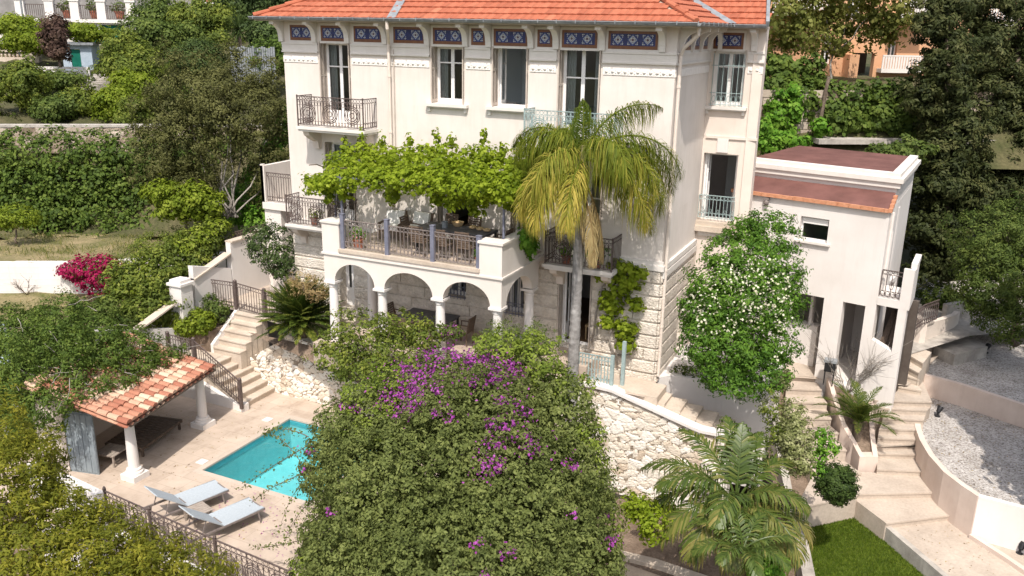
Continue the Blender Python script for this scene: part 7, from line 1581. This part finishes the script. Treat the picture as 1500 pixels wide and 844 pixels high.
mb = MB(); mb.tube([yc-ZZ*2.2, yc], [.16, .12], 8); mb.build('trunk', M['bark'], t); d = rand_dir(170); d[:, 2] = d[:, 2]*.8+.2; mb = MB()
for e in d: e = unit(e); w = unit(np.cross(e, V(.1, .2, 1)))*.05; mb.add([yc-w, yc+w, yc+e*1.3], [(0, 1, 2)], 0, rng.random())
mb.build('crown', L['dark'], t)
# ---- right side: conifers, plane tree, ivy walls
def conifer(label, x, ytop, ybot, d, rx, n, leaf='cypress', name='cypress'):
    n = int(n*1.9)
    bs = []; H = ybot-ytop
    for i in range(15):
        f = i/14; w = rx*(.30+.9*f**.7 if f < .72 else 1.1-.5*(f-.72)/.28)
        for _ in range(3): bs.append(bl(x+rng.normal()*w*.42, ytop+H*f+rng.normal()*H*.02, d+rng.normal()*.5, w*rng.uniform(.42, .66), H*.07, w*.55*d/F))
    n = int(n*1.35); t = thing(name, label, 'conifer', at(x, ybot+20, d)); foliage('crown', bs, n, .19, L[leaf], t, .40, aspect=.38, rough=.55, cull=-.25, fill=.3, droop=.1, spread=.8)
    mb = MB(); mb.tube([at(x, ybot+20, d), at(x, (ytop+ybot)/2, d), at(x, ytop+H*.15, d)], [.28, .2, .05], 9); mb.build('trunk', M['bark'], t, smooth=True); return t
conifer('tall dark conifer standing right behind the white annex', 1388, -60, 392, 33.5, 70, 26000)
conifer('dark conifer cut by the right edge, behind the shaded bush', 1492, -30, 330, 36, 60, 20000)
conifer('slender dark conifer between the two big ones', 1440, -70, 300, 37.5, 46, 14000)
tree('olive_bush', 'rounded grey green tree at the right edge over the shaded gravel', 'tree', [bl(1470, 350, 29.5, 62, 58), bl(1440, 390, 29.2, 46, 50), bl(1490, 420, 28.6, 60, 55), bl(1520, 360, 29, 50, 70), bl(1450, 430, 28.8, 42, 36), bl(1485, 475, 28.2, 40, 30)], 30000, .11, L['mid'], P(1490, 500, Z=-.1), clump=.26, aspect=.4, trunk_r=.14, rough=.3)
tree('plane_tree', 'plane tree with airy pale green crown before the peach apartment house', 'tree', [bl(x, y, 41+rng.normal()*.8, rx, ry) for x, y, rx, ry in ((1150, 20, 40, 34), (1200, 10, 44, 30), (1250, 20, 40, 32), (1300, 10, 40, 34), (1180, 50, 36, 24), (1235, 55, 32, 22), (1140, 60, 26, 26), (1290, 45, 26, 22), (1320, 35, 24, 26), (1165, -20, 50, 26), (1260, -25, 60, 26))], 11000, .2, L['plane'], at(1216, 132, 41), clump=.5, aspect=.8, trunk_r=.06, bark=M['greybark'], rough=.4, cull=-.8)
def wall_ivy(label, quads, n, leaf='bank', d0=35.2, size=.19):
    t = thing('ivy', label, 'ivy', at(quads[0][0], quads[0][1], d0)); bs = [bl(x, y, d0+dd, rx, ry, .35) for x, y, rx, ry, dd in quads]; foliage('foliage', bs, n, size, L[leaf], t, .28, .1, aspect=.8, cull=-.3, rough=.3)
wall_ivy('dense dark ivy topping the block wall behind the villa wing', [(1130, 105, 26, 20, .6), (1165, 108, 28, 22, .6), (1190, 112, 18, 24, .6), (1135, 130, 24, 14, .3), (1170, 132, 22, 14, .3), (1150, 150, 14, 16, .3), (1185, 150, 12, 20, .3), (1118, 150, 12, 20, .3)], 6500)
wall_ivy('broad ivy curtain on the wall right of the bare trunk', [(x, y, 26, 20, .4) for x in (1215, 1250, 1285, 1320) for y in (142, 165, 182)], 8500, 'bank')
wall_ivy('bright ivy strands hanging over the left end of the annex roof', [(1120, 190, 10, 24, -.2), (1140, 165, 12, 30, -.1), (1163, 160, 10, 34, -.1), (1128, 212, 16, 12, -1.5), (1160, 207, 20, 8, -1.6), (1145, 200, 16, 8, -1.2), (1200, 190, 8, 20, -.2)], 3000, 'ivy')
wall_ivy('creeping greenery on the far right corner of the annex roof', [(1305, 222, 28, 10, -3.2), (1330, 215, 20, 14, -3.0), (1290, 226, 18, 6, -3.4), (1345, 225, 16, 12, -2.8)], 2400, 'mid', 35, .13)
# tall tree standing out of frame on the right, toward the sun: it throws the shade that lies over the gravel beds
for k_, (cx_, cy_, lab_) in enumerate(((26.15, -1.6, 'tall dense evergreen beyond the right edge, nearest the gravel beds'), (29.4, -.6, 'second tall dense evergreen further beyond the right edge'))):
    sb_ = [(cx_+rng.normal()*.25, cy_+rng.normal()*.4, z_, 2.15, 2.4, 1.3) for z_ in np.arange(.2, 14.5, 1.35)]
    tree('shade_tree', lab_, 'tree', sb_, 30000, .46, L['dark'], V(cx_, cy_, -2.6), clump=.32, aspect=.6, trunk_r=.25, cull=-1, fill=.3, rough=.06)

# fallen leaves and petals on the paving and steps
def litter(name, pts, n, z, mat, size=.05, **k):
    q = scatter_poly(pts, n); c = np.concatenate([q, np.full((n, 1), z+.012)], 1); nn = rand_dir(n)*.35+np.array([0, 0, 1.])
    return leaf_mesh(name, c, nn, size*rng.uniform(.5, 1.3, n), mat, None, .6, .1, None, None, kind='stuff', **k)
litter('fallen_leaves', [V(-3, -8.5, 0), V(2.0, -9.8, 0), V(6.5, -9.6, 0), V(6.5, -7.5, 0), V(2.0, -7.45, 0), V(1.9, -2.3, 0), V(.6, -2.2, 0), V(.5, -4, 0), V(-3, -5, 0)], 420, ZD, L['dry'])
litter('fallen_petals', [V(3.6, -9.6, 0), V(7, -9.8, 0), V(7, -7.5, 0), V(3.6, -7.45, 0)], 150, ZD, L['bract'], .045)
litter('fallen_leaves', [P(1248, 730, Z=ZW), P(1390, 842, Z=ZW), P(1480, 842, Z=ZW), P(1395, 752, Z=ZW), P(1368, 730, Z=ZW)], 120, ZW, L['dry'], .045)
litter('fallen_leaves', [V(q[0], q[1], 0) for q in cv]+[V(q[0], q[1], 0) for q in (fr[1], fr[2])]+[V(q[0], q[1], 0) for q in md[::-1]], 500, ZG1-.035, L['dry'], .05)
# ================================================================== LIGHT, SKY, CAMERA
AZX, AZY, EL = .34, -.94, math.radians(55.8)
sdir = unit(V(AZX/math.hypot(AZX, AZY)*math.cos(EL), AZY/math.hypot(AZX, AZY)*math.cos(EL), math.sin(EL)))
w = bpy.data.worlds.new('World'); S.world = w; w.use_nodes = True; nt = w.node_tree
sky = nt.nodes.new('ShaderNodeTexSky'); sky.sky_type = 'NISHITA'; sky.sun_disc = False; sky.sun_elevation = EL; sky.sun_rotation = math.atan2(sdir[0], sdir[1]); sky.air_density = 1.; sky.dust_density = 3.0
bg = nt.nodes['Background']; hs = nt.nodes.new('ShaderNodeHueSaturation'); hs.inputs['Saturation'].default_value = .62; nt.links.new(sky.outputs[0], hs.inputs['Color']); nt.links.new(hs.outputs[0], bg.inputs[0]); bg.inputs[1].default_value = .15
ld = bpy.data.lights.new('sun', 'SUN'); ld.energy = 3.35; ld.angle = math.radians(.55); ld.color = (1, .935, .85)
lo = bpy.data.objects.new('sun', ld); COL.objects.link(lo); lo.location = (20, -40, 60)
import mathutils
lo.rotation_euler = mathutils.Vector(tuple(-sdir)).to_track_quat('-Z', 'Y').to_euler()
cd = bpy.data.cameras.new('camera'); co = bpy.data.objects.new('camera', cd); COL.objects.link(co)
cd.sensor_width = 36; cd.lens = F/W0*36; cd.clip_end = 4000; cd.clip_start = .1
m = mathutils.Matrix(((RT[0], UP[0], -FW[0], CAM[0]), (RT[1], UP[1], -FW[1], CAM[1]), (RT[2], UP[2], -FW[2], CAM[2]), (0, 0, 0, 1))); co.matrix_world = m
S.camera = co
S.view_settings.view_transform = 'Standard'; S.view_settings.look = 'None'; S.view_settings.exposure = .50; S.view_settings.gamma = 1; S.view_settings.use_curve_mapping = False
S.cycles.max_bounces = 7; S.cycles.diffuse_bounces = 4; S.cycles.glossy_bounces = 3; S.cycles.transmission_bounces = 4; S.cycles.transparent_max_bounces = 8; S.cycles.use_denoising = True
S.cycles.sample_clamp_indirect = 8
